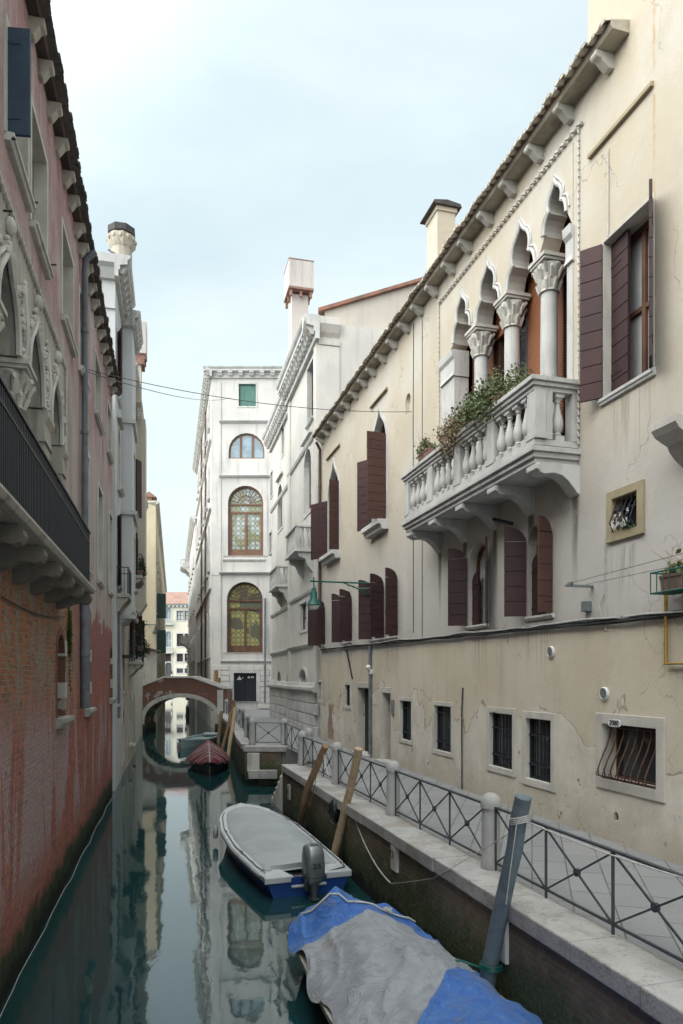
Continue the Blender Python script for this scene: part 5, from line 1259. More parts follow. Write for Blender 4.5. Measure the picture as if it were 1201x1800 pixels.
# oval window
s_, z_ = R2F.px(533, 1192); a_, b_ = R2F.px(527, 1192)[0], R2F.px(539, 1192)[0]
ov = [(s_+abs(a_-b_)/2*math.cos(t*math.pi/10), z_+.42*math.sin(t*math.pi/10)) for t in range(20)]; R2.hole(R2F, ov, .3)
mm = MB(); mm.ring([(s_+(p[0]-s_)*1.35, z_+(p[1]-z_)*1.3) for p in ov], [(s_+(p[0]-s_)*.99, z_+(p[1]-z_)*.99) for p in ov], -.15, .05); o_ = mm.build('oval_window', 'stonew', R2.root, R2F)
mm = MB(); mm.plate([(s_+(p[0]-s_)*1.05, z_+(p[1]-z_)*1.05) for p in ov], -.34, -.3); mm.build('pane', 'dark', o_, R2F)
R2.wall(R2F, [(0, -1), (7.35, -1), (7.35, ZC-.1), (0, ZC-.1)]); R2.wall(R2F2, [(-.3, -1), (8.3, -1), (8.3, ZC-.1), (-.3, ZC-.1)])
mm = MB(); box_body(mm, 0, 7.35, 9, -1, ZC-.12); mm.build('side_walls', 'white1', R2.root, R2F); mm = MB(); box_body(mm, 0.002, 8.3, 8.5, -1, ZC-.14); mm.build('side_walls', 'white1', R2.root, R2F2)
cornice(R2, R2F, -.35, 7.55, ZC, .72, 1.0, .52, mh=.34, mw=.26); cornice(R2, R2F2, .2, 8.5, ZC, .62, .95, .5, mh=.34, mw=.26)
R2S = Fr(R2F.o.x, R2F.o.y, -1, -.25)     # end wall facing the camera (x negative goes right)
mm = MB(); mm.prof([(0, ZC-.75), (.15, ZC-.6), (.33, ZC-.3), (.33, ZC), (0, ZC+.02)], -.9, .7); mm.prof([(0, ZC-1.15), (.10, ZC-1.1), (.12, ZC-.9), (0, ZC-.85)], -.95, 0.0)
mm.box(-.95, 0, -.2, .06, 12, ZC-1.15); mm.build('end_cornice', 'white1', R2.root, R2S)
# pilaster strips, string courses, plinth
mm = MB()
for x0, x1 in ((.0, .55), (6.7, 7.35)): mm.box(x0, x1, -.01, .08, 3.2, ZC-1.0)
mm.build('pilaster_strips', 'white1', R2.root, R2F)
for z, d in ((14.8, .12), (8.0, .10), (5.55, .14)):
    mm = MB(); mm.prof([(0, z-.2), (d*.6, z-.16), (d, z-.05), (d, z), (0, z+.02)], -.02, 7.4); mm.build('string_course', 'stonew', R2.root, R2F)
    mm = MB(); mm.prof([(0, z-.2), (d*.6, z-.16), (d, z-.05), (d, z), (0, z+.02)], 0, 8.3); mm.build('string_course', 'stonew', R2.root, R2F2)
rd = random.Random(6); mm = MB()
for F, L, o0 in ((R2F, 7.4, .14), (R2F2, 8.3, .14)):
    mm = MB()
    for r in range(4):
        x = -.1+(r % 2)*.4; z = QZ-.1+r*.50
        while x < L-.05:
            w_ = min(rd.uniform(.8, 1.0), L-x); 
            if w_ > .1: mm.box(x+.012, x+w_-.012, -.02, o0+rd.uniform(-.012, .012), z+.012, z+.488)
            x += w_
    mm.build('rusticated_plinth', 'stonew', R2.root, F, bevel=.03)
    mm = MB(); zz = QZ+1.9; mm.prof([(0, zz), (.20, zz), (.30, zz+.10), (.30, zz+.22), (.18, zz+.26), (.14, zz+.42), (0, zz+.44)], -.1, L); mm.build('plinth_moulding', 'stonew', R2.root, F)
# hood shells above the oval windows
# two small stone balconies
def stone_balcony(B, F, s0, s1, z, d):
    mm = MB(); mm.box(s0, s1, -.01, d, z-.10, z); mm.box(s0-.05, s1+.05, -.01, d+.05, z-.20, z-.10)
    mm.prof([(0, z-.2), (d*.85, z-.2), (d*.8, z-.4), (d*.45, z-.5), (d*.3, z-.8), (0, z-1.1)], s0+.05, s0+.35); mm.prof([(0, z-.2), (d*.85, z-.2), (d*.8, z-.4), (d*.45, z-.5), (d*.3, z-.8), (0, z-1.1)], s1-.35, s1-.05)
    o = mm.build('balcony', 'stonew', B.root, F, bevel=.01)
    r = MB(); h = 1.0
    r.box(s0-.04, s1+.04, d-.2, d+.04, z+h-.1, z+h); r.box(s0-.04, s0+.2, 0, d-.202, z+h-.1, z+h); r.box(s1-.2, s1+.04, 0, d-.202, z+h-.1, z+h)
    for x in (s0, s1-.2): r.box(x, x+.2, d-.2, d, z, z+h-.1); r.box(x, x+.2, 0, .12, z, z+h-.1)
    r.build('parapet', 'stonew', o, F, bevel=.008); b_ = MB(); x = s0+.38
    def bal_(x, y): b_.lathe([(.06, 0), (.06, .1), (.09, .3), (.04, .6), (.06, .7), (.07, h-.1)], (x, y, z), 10)
    while x < s1-.3: bal_(x, d-.1); x += .22
    y = .25
    while y < d-.25: bal_(s0+.1, y); bal_(s1-.1, y); y += .22
    b_.build('balusters', 'stonew', o, F, smooth=True)
a_ = R2F.px(545, 945)[0]; stone_balcony(R2, R2F, 1.0, 3.6, 9.95-.15, .8)
stone_balcony(R2, R2F2, 1.6, 4.4, 9.2, .7)
# chimney with boxed head
P_ = R2F.mat.inverted() @ Vector(((525-CX)/FPX*36, 36, 0)); x_, y_ = P_.x, P_.y; k_ = 36/1250
z_ht, z_hb = 4+(1190-472)*k_, 4+(1190-522)*k_
mm = MB(); mm.box(x_-.42, x_+.42, y_-.42, y_+.42, ZC-.2, z_hb-.1); c_ = mm.build('chimney', 'concrete', R2.root, R2F)
mm = MB(); mm.box(x_-.75, x_+.75, y_-.62, y_+.62, z_hb+.1, z_ht+.0); mm.build('chimney_head', 'concrete', c_, R2F, bevel=.02)
mm = MB(); mm.box(x_-.76, x_+.76, y_-.63, y_+.63, z_hb-.0, z_hb+.098); mm.build('chimney_band', 'terra', c_, R2F); mm = MB(); mm.box(x_-.76, x_+.76, y_-.63, y_+.63, z_ht+.002, z_ht+.05); mm.build('chimney_cap', 'terra', c_, R2F); mm = MB()
for sx, sy in ((-.62, -.5), (-.62, .5), (.62, -.5), (.62, .5), (0, .5), (0, -.5), (-.62, 0), (.62, 0)): mm.box(x_+sx-.06, x_+sx+.06, y_+sy-.06, y_+sy+.06, z_hb-.32, z_hb-.002)
mm.build('chimney_brackets', 'terra', c_, R2F)
mm = MB(); mm.box(x_-.55, x_+.55, y_-.55, y_+.55, ZC-.1, ZC+.9); mm.build('chimney_base', 'concrete', c_, R2F)
# house standing behind, rendered gable with red verge
GBF = Fr(.2, 32.6, -1, -.02)
GB = Bld('gabled_house', 'plain warm-grey rendered house with a red tiled verge rising behind the cream palazzo', 'house', GBF, 'grey1')
k_ = 32.6/1250
zl_, zr_ = 4+(1190-548)*k_, 4+(1190-505)*k_
xl_ = GBF.px(571, 600)[0]; xr_ = GBF.px(760, 600)[0]
GB.wall(GBF, [(-9, 2), (xl_, 2), (xl_, zl_), (xr_, zr_+.4), (-9, zr_+1.2)])
mm = MB(); mm.prism([(-9, 2), (xl_, 2), (xl_, zl_-.01), (xr_, zr_+.39), (-9, zr_+1.19)], -10, -.3, lambda a, b, c: (a, c, b)); mm.build('body', 'grey1', GB.root, GBF)
mm = MB(); mm.prism([(xl_+.3, zl_-.08), (xr_, zr_+.41), (-9, zr_+1.21), (-9, zr_+1.34), (xr_, zr_+.56), (xl_+.3, zl_+.08)], -10, .18, lambda a, b, c: (a, c, b)); mm.build('roof', 'tile', GB.root, GBF)

# ------------------------------------------------------------------ white palace facing us (R3)
Y3 = 56.0
R3F = Fr((471-CX)/FPX*Y3+3.0, Y3, -1, 0)
R3 = Bld('white_palazzo', 'tall white palazzo with arched leaded windows and black double door behind the bridge', 'palazzo', R3F, 'white3')
x3 = R3F.px(372, 1000)[0]; z3 = 4+(1190-652)*Y3/1250
def w3(x0, yt, x1, yb, top='flat', **k):
    a, b, z0, z1 = R3F.rect(x0, yt, x1, yb); return window(R3, a, b, z0, z1, top, **k)
w3(420, 675, 450, 714, rv=.12, sur=.12, surm='stonew', glass='greenc', bars=(0, 0), frame='shutgreen', fw=.05)
a, b, z0, z1 = R3F.rect(402, 761, 465, 806); op = opening(a, b, z0, z1, 'round')
wl = window(R3, a, b, z0, z1, 'round', rv=.22, bars=(0, 0), fw=.12, frame='woodor', glass='glassb')
mm = MB(); 
for t in (.333, .667): x = a+(b-a)*t; mm.box(x-.08, x+.08, -.22, -.14, z0, z0+(z1-z0)*.92)
mm.build('mullions', 'woodor', wl, R3F)
def bigarch(x0, yt, x1, yb, gl, fm):
    a, b, z0, z1 = R3F.rect(x0, yt, x1, yb); op = opening(a, b, z0, z1, 'round', 16); R3.hole(R3F, op, .3); r = (b-a)/2; sp = z1-r
    mm = MB(); mm.ring(opening(a-.01, b+.01, z0-.01, z1+.01, 'round', 16), opening(a+.14, b-.14, z0+.14, z1-.14, 'round', 16), -.32, -.22)
    c = (a+b)/2
    for z in (sp-.10, sp-.75): mm.box(a+.1, b-.1, -.31, -.225, z, z+.14)
    for x in (a+.16, c, b-.16): mm.box(x-.09, x+.09, -.305, -.215, z0, sp-.75)
    mm.box(a+.1, b-.1, -.30, -.23, z0, z0+.55)
    o = mm.build('window', fm, R3.root, R3F); g = MB(); g.plate(opening(a-.03, b+.03, z0-.03, z1+.03, 'round', 16), -.37, -.33); g.build('pane', gl, o, R3F)
    f = MB()
    for k in range(1, 12):
        an = math.pi*k/12; f.bar((c+.3*math.cos(an), -.30, sp+.3*math.sin(an)), (c+(r-.14)*math.cos(an), -.30, sp+(r-.14)*math.sin(an)), .03)
    f.tube([(c+.5*r*math.cos(k*math.pi/12), -.30, sp+.5*r*math.sin(k*math.pi/12)) for k in range(13)], .02, 5); f.build('fanlight_tracery', fm, o, R3F)
    s_ = MB(); oo = opening(a-.34, b+.34, z0-.02, z1+.34, 'round', 16); s_.ring(oo, opening(a-.004, b+.004, z0+.002, z1+.004, 'round', 16), -.02, .05); s_.build('arch_moulding', 'white3', o, R3F)
bigarch(401, 854, 463, 977, 'bottle', 'woodor'); bigarch(399, 1023, 462, 1147, 'bottley', 'woodwin')
# door with its signs
a, b, z0, z1 = R3F.rect(411, 1183, 451, 1233); R3.hole(R3F, opening(a, b, z0, z1), .25)
mm = MB(); mm.box(a, (a+b)/2-.015, -.28, -.22, z0-.02, z1); mm.box((a+b)/2+.015, b, -.28, -.22, z0-.02, z1); mm.box(a, b, -.32, -.27, z0-.02, z1)
for i in range(2):
    for j in range(8): x = a+.06+i*(b-a)/2; mm.box(x, x+(b-a)/2-.12, -.225, -.20, z0+.1+j*.26, z0+.32+j*.26)
do = mm.build('door', 'ironb', R3.root, R3F)
mm = MB(); xs = b-.42; zs = z1-.42; mm.prism([(xs-.2, zs-.12), (xs+.2, zs-.12), (xs, zs+.22)], -.19, -.185, lambda p, q, c: (p, c, q)); mm.box(xs-.33, xs-.23, -.198, -.188, zs, zs+.08); mm.build('warning_sign', 'whitep', do, R3F)
mm = MB(); xs = a+.55; mm.box(xs-.02, xs+.16, -.198, -.19, zs, zs+.16); mm.box(xs-.32, xs-.1, -.198, -.19, zs+.02, zs+.16); mm.build('notice', 'whitep', do, R3F)
# string courses, corner strip, rustication
for (yy, x0, x1, d) in ((742, 386, 480, .25), (838, 386, 480, .25), (1008, 386, 480, .30), (985, 392, 466, .12), (1163, 388, 480, .15)):
    a, z_ = R3F.px(x0, yy); b, _ = R3F.px(x1, yy); a, b = sorted((a, b)); b_ = min(b, x3)
    mm = MB(); mm.prof([(0, z_-.12), (d*.4, z_-.08), (d, z_+.04), (d, z_+.1), (0, z_+.14)], a, b_); mm.build('string_course', 'stonew', R3.root, R3F)
mm = MB(); mm.box(x3-.75, x3, -.01, .06, 1.9, z3-.9); mm.box(x3-.8, x3+.0, -.01, .09, 12.0, 12.25); mm.build('corner_pilaster', 'white3', R3.root, R3F)
mm = MB(); zt = R3F.px(400, 1168)[1]; r = 0; z = 1.5; a_, b_ = R3F.rect(411, 1183, 451, 1233)[:2]
while z < zt-.1:
    x = 0; 
    while x < x3-.01:
        w_ = min(.95+(.25 if r % 2 else 0), x3-x)
        p0, p1 = x+.015, x+w_-.015
        if z < z1+.05 and p1 > a_-.12 and p0 < b_+.12:
            if p0 < a_-.2: mm.box(p0, a_-.14, -.01, .09, z+.015, z+.415)
            if p1 > b_+.2: mm.box(b_+.14, p1, -.01, .09, z+.015, z+.415)
        else: mm.box(p0, p1, -.01, .09, z+.015, z+.415)
        x += w_
    z += .43; r += 1
mm.build('rustication', 'white3', R3.root, R3F, bevel=.03)
mm = MB(); zz = R3F.px(430, 1178)[1]; mm.ring([(a_-.3, z0), (b_+.3, z0), (b_+.3, z1+.3), (a_-.3, z1+.3)], [(a_, z0+.002), (b_, z0+.002), (b_, z1), (a_, z1)], -.02, .11); mm.build('door_surround', 'stonew', R3.root, R3F)
R3.wall(R3F, [(-2, -1), (x3, -1), (x3, z3-.05), (-2, z3-.05)])
c_ = cornice(R3, R3F, -2, x3+.55, z3+.15, .6, .75, .82, mat='stonew', mh=.3, mw=.36)
drainpipe(R3, R3F, [(R3F.px(466, 1000)[0], .12, 10.2), (R3F.px(466, 1000)[0], .12, 2.0)], .07, 'pipe')
# canal side of the same palace and its neighbours
R3S = Fr(*(R3F.W(x3, 0, 0).xy), -.245, 1)
SL3 = 27.5
for i in range(8):
    for z0, z1, t in ((24.2, 26.3, 'flat'), (18.5, 21.2, 'round'), (12.6, 16.4, 'round'), (5.6, 9.4, 'round')):
        window(R3, 1.6+i*3.3, 2.9+i*3.3, z0, z1, t, F=R3S, rv=.3, sur=.14, surm='stonew', surd=.08, sill=(.2, .1), frame='woodwin')
R3.wall(R3S, [(0.002, -3), (SL3, -3), (SL3, z3-.05), (0.002, z3-.05)])
cornice(R3, R3S, -.5, SL3, z3+.15, .6, .75, .82, mh=.3, mw=.36)
for zz in (22.6, 17.2, 10.9):
    mm = MB(); mm.prof([(0, zz), (.2, zz+.08), (.2, zz+.2), (0, zz+.22)], 0, SL3); mm.build('string_course', 'stonew', R3.root, R3S)
mm = MB(); box_body(mm, 0.01, SL3, 14, -3, z3-.1); mm.build('roof_and_back', 'white3', R3.root, R3S)
for s_ in (7.0, 14.5): drainpipe(R3, R3S, [(s_, .12, z3-.7), (s_, .12, 2)], .08, 'pipebr')
for s_, w_ in ((9, 1.1), (20.5, 1.3)):
    mm = MB(); mm.box(s_, s_+w_, -1.6, -.2, z3, z3+2.2); q_ = mm.build('chimney', 'concrete', R3.root, R3S); mm = MB(); mm.box(s_-.2, s_+w_+.2, -1.8, 0, z3+2.2, z3+2.5); mm.build('chimney_cap', 'terra', q_, R3S)
o_ = R3S.W(SL3+.05, .25, 0)
R4F = Fr(o_.x, o_.y, -.24, 1)
R4 = Bld('distant_canal_house', 'pale house with small stone balconies beyond the white palazzo, right of the far gap', 'house', R4F, 'white3')
for i in range(7):
    for z0, z1 in ((17, 19.2), (12, 15), (6, 9)): window(R4, 2+i*4.4, 3.4+i*4.4, z0, z1, 'round', rv=.3, sur=.15, surm='stonew', surd=.08, sill=(.2, .1))
R4.wall(R4F, [(0, -3), (34, -3), (34, 22.5), (0, 22.5)]); mm = MB(); box_body(mm, 0.001, 34, 12, -3, 22.45); mm.build('roof_and_back', 'white3', R4.root, R4F)
cornice(R4, R4F, -.3, 34, 22.7, .6, .8, .8)
stone_balcony(R4, R4F, 22, 27, 20.3, 1.3); stone_balcony(R4, R4F, 24, 29, 9.2, 1.3)
mm = MB()
for k in range(22): mm.box(33.5, 34.15, -.1, .28 if k % 2 else .12, k*.42, k*.42+.40)
mm.build('quoins', 'stonew', R4.root, R4F)
mm = MB(); mm.box(26, 28, -.01, .5, 0.5, 3.4); mm.build('dark_awning', 'iron', R4.root, R4F)

# ------------------------------------------------------------------ palace across the wide canal
YF = 170.0
FF = Fr((345-CX)/FPX*YF, YF, -1, -.05)
FP = Bld('distant_palazzo', 'cream palazzo with tiled hipped roof far away, closing the end of the canal', 'palazzo', FF, 'farpal')
kf = YF/1250; zf = 4+(1190-1062)*kf
def wf(x0, yt, x1, yb, top='flat', **k):
    a, b, z0, z1 = FF.rect(x0, yt, x1, yb); return window(FP, a, b, z0, z1, top, rv=.3, fw=.12, sur=.25, surm='stonew', surd=.1, **k)
for x in (268, 279, 292):
    wf(x, 1069, x+9, 1091, 'round', glass='glassb', frame='stonew', bars=(1, 0))
    wf(x, 1110, x+9, 1138, 'round', glass='glassb', frame='stonew', bars=(1, 1))
for x in (311, 325): wf(x, 1074, x+12, 1090, glass='curtain', frame='shut'); wf(x, 1114, x+11, 1136, glass='shut', frame='shut', bars=(0, 0)); wf(x, 1149, x+11, 1163, glass='shut', frame='shut', bars=(0, 0)); wf(x, 1175, x+11, 1183, glass='glass', frame='woodwin')
for x in (290,): wf(x, 1149, x+11, 1163, glass='shut', frame='shut', bars=(0, 0))
for x in (258, 274, 291): wf(x, 1164, x+11, 1190, 'round', glass='glass', frame='woodwin')
FP.wall(FF, [(-12, -2), (26, -2), (26, zf), (-12, zf)])
mm = MB(); box_body(mm, -12, 26, 16, -2, zf-.02); mm.build('side_walls', 'farpal', FP.root, FF)
mm = MB(); mm.prof([(0, zf-.6), (.5, zf-.4), (.7, zf), (0, zf+.05)], -12.5, 26.5)
for i in range(40): mm.box(-12+i*.95, -11.6+i*.95, 0, .65, zf-.75, zf-.4)
mm.build('cornice', 'stonew', FP.root, FF)
mm = MB(); zr = 4+(1190-1036)*kf
mm.add([(-13, .9, zf), (27, .9, zf), (27, -17, zf), (-13, -17, zf), (-4, -8, zr), (19, -8, zr)], [(0, 1, 5, 4), (1, 2, 5), (2, 3, 4, 5), (3, 0, 4)]); mm.build('roof', 'tilef', FP.root, FF)
def farbalc(x0, x1, y):
    a, z = FF.px(x0, y); b, _ = FF.px(x1, y); a, b = sorted((a, b)); mm = MB(); mm.box(a, b, 0, .9, z-.2, z); o = mm.build('balcony', 'stonew', FP.root, FF); r = MB(); r.box(a, b, .75, .9, z+1.1, z+1.25)
    x = a
    while x < b: r.box(x, x+.16, .77, .88, z, z+1.1); x += .36
    r.build('balustrade', 'stonew', o, FF)
farbalc(262, 305, 1097); farbalc(278, 306, 1147)
mm = MB()
for i, hgt in ((0, 9), (1, 8)):
    x = FF.px(301+i*3, 1180)[0]; 
mm = MB(); 
mp_ = empty('mooring_pole', T((302-CX)/FPX*160, 160, 0), 'red and white striped mooring pole far off in front of the distant palazzo', 'mooring pole')
for k in range(9):
    mm = MB(); mm.lathe([(.16, -1+k*.7), (.16, -1+(k+1)*.7)], n=10); mm.build('stripe', 'whitep' if k % 2 else 'shut', mp_, type('Z', (), {'mat': WM[mp_.name]}))
# far bank ground
mm = MB(); mm.box(-150, 90, YF+.2, 330, -3, .9); tag(mm.build('far_bank', 'pave'), kind='structure')
fb = Bld('distant_red_house', 'sliver of a red-roofed house behind the distant palazzo on the right', 'house', Fr(-30, 195, -1, 0), 'farpal')
mm = MB(); mm.box(-14, 30, -12, 0, -1, 25); mm.build('walls', 'farpal', fb.root, fb.F); mm = MB(); mm.prof([(1, 25), (-6, 28), (-12, 25)], -15, 30); mm.build('roof', 'tilef', fb.root, fb.F)

# ------------------------------------------------------------------ brick bridge
YB = 51.0; BQ = Fr((385-CX)/FPX*YB, YB, -1, 0)
br = empty('brick_bridge', BQ.mat, 'small hump-backed brick bridge with a white stone arch crossing the canal', 'bridge')
pb = lambda x, y: BQ.px(x, y)
top_pts = [pb(240, 1211), pb(288, 1192), pb(338, 1192), pb(392, 1211)]
xa, za = pb(254, 1272); xb, zb = pb(382, 1262); xa, xb = sorted((xa, xb)); xm = (xa+xb)/2; zc = pb(315, 1226)[1]; zs = .62
n = 20; arcp = [(xm+(xb-xa)/2*math.cos(math.pi-math.pi*i/n*1.0), zs+(zc-zs)*math.sin(math.pi*i/n)**.8) for i in range(n+1)]
xl = max(p[0] for p in top_pts)+1.0; xr = min(p[0] for p in top_pts)
outl = [(xr-.3, -1)]+[(xa, -1)]+arcp+[(xb, -1), (xl, -1), (xl, top_pts[0][1]-.15)]+[(p[0], p[1]) for p in top_pts]+[(xr-.3, top_pts[-1][1])]
mm = MB(); mm.prism(outl, -2.6, 0, lambda a, b, c: (a, c, b)); mm.build('brickwork', 'bridge', br, BQ)
mm = MB(); th = .30; outer = [(xm+(p[0]-xm)*(1+th/((xb-xa)/2)), zs+(p[1]-zs)*(1+th/(zc-zs))) for p in arcp]
for i in range(n):
    q = [arcp[i], arcp[i+1], outer[i+1], outer[i]]; c = (sum(p[0] for p in q)/4, sum(p[1] for p in q)/4); q = [(c[0]+(p[0]-c[0])*.975, c[1]+(p[1]-c[1])*.985-.003) for p in q]
    mm.prism(q, -2.62, .06+(.05 if i in (9, 10) else 0), lambda a, b, c: (a, c, b))
mm.build('arch_stones', 'stone', br, BQ, bevel=.01)
mm = MB(); tp = [(xl, top_pts[0][1]-.15)]+top_pts+[(xr-.35, top_pts[-1][1])]
for yy in ((-.28, .06), (-2.66, -2.32)):
    for p, q in zip(tp[:-1], tp[1:]): mm.prism([(p[0], p[1]), (q[0], q[1]), (q[0], q[1]+.14), (p[0], p[1]+.14)], yy[0], yy[1], lambda a, b, c: (a, c, b))
mm.build('parapet_coping', 'stonew', br, BQ, bevel=.01)
for x0_, x1_ in ((xa-.9, xa+.12), (xb-.12, xb+.9)): mm = MB(); mm.box(x0_, x1_, -2.7, .25, -1, zs); mm.build('abutment', 'quay', br, BQ)
mm = MB(); x_, z_ = pb(384, 1213); mm.box(x_-.35, x_+.05, -.2, .2, 1.3, z_); mm.build('end_pier', 'stonew', br, BQ, bevel=.02)
cr_ = empty('creeper', BQ.mat @ T(pb(268, 1240)[0], .1, 1.4), 'tuft of ivy growing from the brick bridge at the left springing of its arch', 'plant')
mm = MB(); mm.leaves((0, .05, 0), (.30, .1, .32), 380, .10, 4); mm.build('leaves', 'leafd', cr_, type('Z', (), {'mat': WM[cr_.name]}))
# ------------------------------------------------------------------ railing posts and rails
class WF:
    def __init__(s, o): s.mat = WM[o.name]
def post(x, y, label, h=1.0, r=.125):
    o = empty('stone_post', T(x, y, QZ+.035), label, 'post', 'stone railing posts'); f = WF(o)
    mm = MB(); mm.lathe([(r*1.08, 0), (r*1.08, .10), (r, .13), (r*.97, h*.80)], n=20); mm.build('shaft', 'stonep', o, f, smooth=True)
    mm = MB(); mm.lathe([(r*1.1, h*.80), (r*1.12, h*.86), (r*1.05, h*.90), (r*.85, h*.96), (r*.45, h*.995), (.01, h)], n=20); mm.build('cap', 'stonep', o, f, smooth=True)
    return (x, y)
def rail(p, q, label, n=3, z=QZ, top=.86, bot=.13, inset=.13, z2=None):
    P, Q = Vector((*p, z)), Vector((*q, z2 if z2 is not None else z)); d = (Q-P).normalized(); P = P+d*inset; Q = Q-d*inset; L = (Q-P).length
    o = empty('iron_railing', T(P.x, P.y, P.z), label, 'railing', 'iron railings along the quay')
    U = Vector((0, 0, 1)); mm = MB(); mm.bar(P+U*top, Q+U*top, .05, .022); mm.build('top_rail', 'rail', o, ID)
    mm = MB(); mm.bar(P+U*bot, Q+U*bot, .025, .025); mm.build('bottom_rail', 'rail', o, ID)
    for i in range(n+1):
        a = P+d*(L*i/n); mm = MB(); mm.bar(a+U*.03, a+U*(top-.012), .026, .026); mm.build('upright', 'rail', o, ID)
    nn = Vector((-d.y, d.x, 0)).normalized()
    for i in range(n):
        a = P+d*(L*i/n); b = P+d*(L*(i+1)/n); mm = MB()
        mm.bar(a+U*bot, b+U*(top-.02), .018, .018); mm.bar(a+U*(top-.02)+nn*.001, b+U*bot+nn*.001, .017, .017); c = (a+b)/2+U*(top+bot-.02)/2
        mm.build('cross_brace', 'rail', o, ID)
        mm = MB(); mm.tube([c-nn*.018, c+nn*.018], .045, 14); mm.tube([c-nn*.026, c+nn*.026], .022, 10); mm.build('rosette', 'rail', o, ID, smooth=True)
def onedge(Y, ins=.46): return (ex(Y)+ins, Y)
pz = [post(*onedge(Y), lab) for Y, lab in ((5.76, 'domed white stone railing post just outside the right edge, by the lamp-grey mooring pole'), (9.49, 'nearest domed white stone post, just left of the thick grey mooring pole'), (13.15, 'second domed white stone post, behind the pale wooden mooring pole'), (16.9, 'third domed white stone post, between the two leaning wooden mooring poles'), (20.5, 'domed white stone post at the near corner of the landing steps gap'))]
labs = ['iron railing with crossed bars at the right edge, under the 2080 window', 'iron railing between the nearest and second stone posts', 'iron railing crossed by the pale wooden mooring pole', 'iron railing crossed by the dark wooden mooring pole, ending at the landing steps']
for i in range(4): rail(pz[i], pz[i+1], labs[i])
pz0 = onedge(2.1); rail(pz0, pz[0], 'nearest iron railing, running out past the right edge of the view')
pc = post((543-CX)/FPX*21.6, 21.6, 'squat white stone post set back on the pavement beside the landing steps'); pb_ = post(-2.13, 26.55, 'white stone post at the inner far corner of the landing steps gap'); pd = post(-3.35, 26.75, 'white stone post on the rounded corner of the far quay')
rail(pb_, pc, 'iron railing along the inland side of the landing steps gap', 3); rail(pd, pb_, 'short square iron railing facing the camera beyond the landing steps', 1)
fe = [(-3.35, 26.75), (-4.0, 30.1), (-5.0, 35.8), (-6.35, 41.9), (-8.0, 49.4)]
for i in range(1, 5): post(*fe[i], ['', 'first white stone post along the curved far quay', 'second white stone post along the curved far quay', 'third white stone post along the curved far quay', 'white stone post where the far quay meets the bridge'][i])
for i in range(4): rail(fe[i], fe[i+1], ['iron railing at the rounded corner of the far quay, behind the leaning poles', 'iron railing along the middle of the far quay', 'iron railing along the far quay opposite the turquoise boat', 'farthest iron railing, ending at the brick bridge'][i], 3)

# ------------------------------------------------------------------ mooring poles
def pole(pts, r, mat, label, seed=1, name='mooring_pole'):
    pts = [Vector(p) for p in pts]; o = empty(name, T(pts[0].x, pts[0].y, 0), label, 'mooring pole', 'mooring poles'); n = 14; rd = random.Random(seed); q = []; rs = []
    for i in range(n+1):
        t = i/n; k = t*(len(pts)-1); a = min(int(k), len(pts)-2); p = pts[a].lerp(pts[a+1], k-a); q.append(p+Vector((rd.uniform(-1, 1), rd.uniform(-1, 1), 0))*r*.14); rs.append(r*(1.08-.16*t)*rd.uniform(.95, 1.05))
    mm = MB(); mm.tube(q, rs, 12); return o, mm.build('shaft', mat, o, ID, smooth=True)
def below(p, q, z):     # carry the line p-q down to height z
    p, q = Vector(p), Vector(q); t = (z-p.z)/(q.z-p.z); return p.lerp(q, t)
a_, b_ = (1.70, 8.20, .6), (1.985, 7.72, 2.70); pg, _ = pole([below(a_, b_, -1.5), a_, b_], .098, 'polegrey', 'thick grey-painted mooring pole leaning on the quay between the tarped boat and the railing', 1)
a_, b_ = (-.10, 14.62, .5), (.34, 13.9, 2.60); pole([below(a_, b_, -1.2), a_, b_], .085, 'pole2', 'pale debarked wooden mooring pole leaning beside the blue and white motorboat', 2)
a_, b_ = (-1.03, 17.9, .3), (-.36, 16.1, 2.44); pole([below(a_, b_, -1.2), a_, (-.78, 16.7, 1.45), b_], .085, 'pole', 'darker crooked wooden mooring pole leaning near the bow of the motorboat', 3)
a_, b_ = (-5.30, 32.9, 0), (-5.15, 34.4, 2.5); pole([below(a_, b_, -1), a_, b_], .10, 'pole2', 'pale wooden mooring pole standing right beside the maroon covered boat', 4)
a_, b_ = (-6.35, 37.6, 0), (-5.75, 38.2, 2.75); pole([below(a_, b_, -1), a_, b_], .10, 'pole', 'dark wooden mooring pole behind the maroon covered boat, tops the far railing', 5)
a_, b_ = (-7.5, 43.3, 0), (-7.35, 43.6, 1.9); pole([below(a_, b_, -1), a_, b_], .11, 'pole', 'short brown mooring pole to the right of the turquoise boat', 6)
a_, b_ = (-8.3, 48, 0), (-8.1, 48, 1.7); pole([below(a_, b_, -1), a_, b_], .11, 'pole', 'dark mooring pole in the shade close to the bridge arch', 7)
for (x, y0, y1, l) in ((377, 1178, 1212, 'broad weathered timber pile showing above the bridge end'), (381, 1191, 1214, 'shorter weathered timber pile at the foot of the bridge steps')):
    o = empty('timber_pile', T((x-CX)/FPX*54.5, 54.5, 1.4), l, 'timber pile'); z1 = 4+(1190-y0)*54.5/1250; mm = MB(); mm.tube([(0, 0, 0), (.02, 0, 1), (.14, 0, z1-1.4)], [.22, .21, .17], 10); mm.build('shaft', 'pole', o, WF(o), smooth=True)

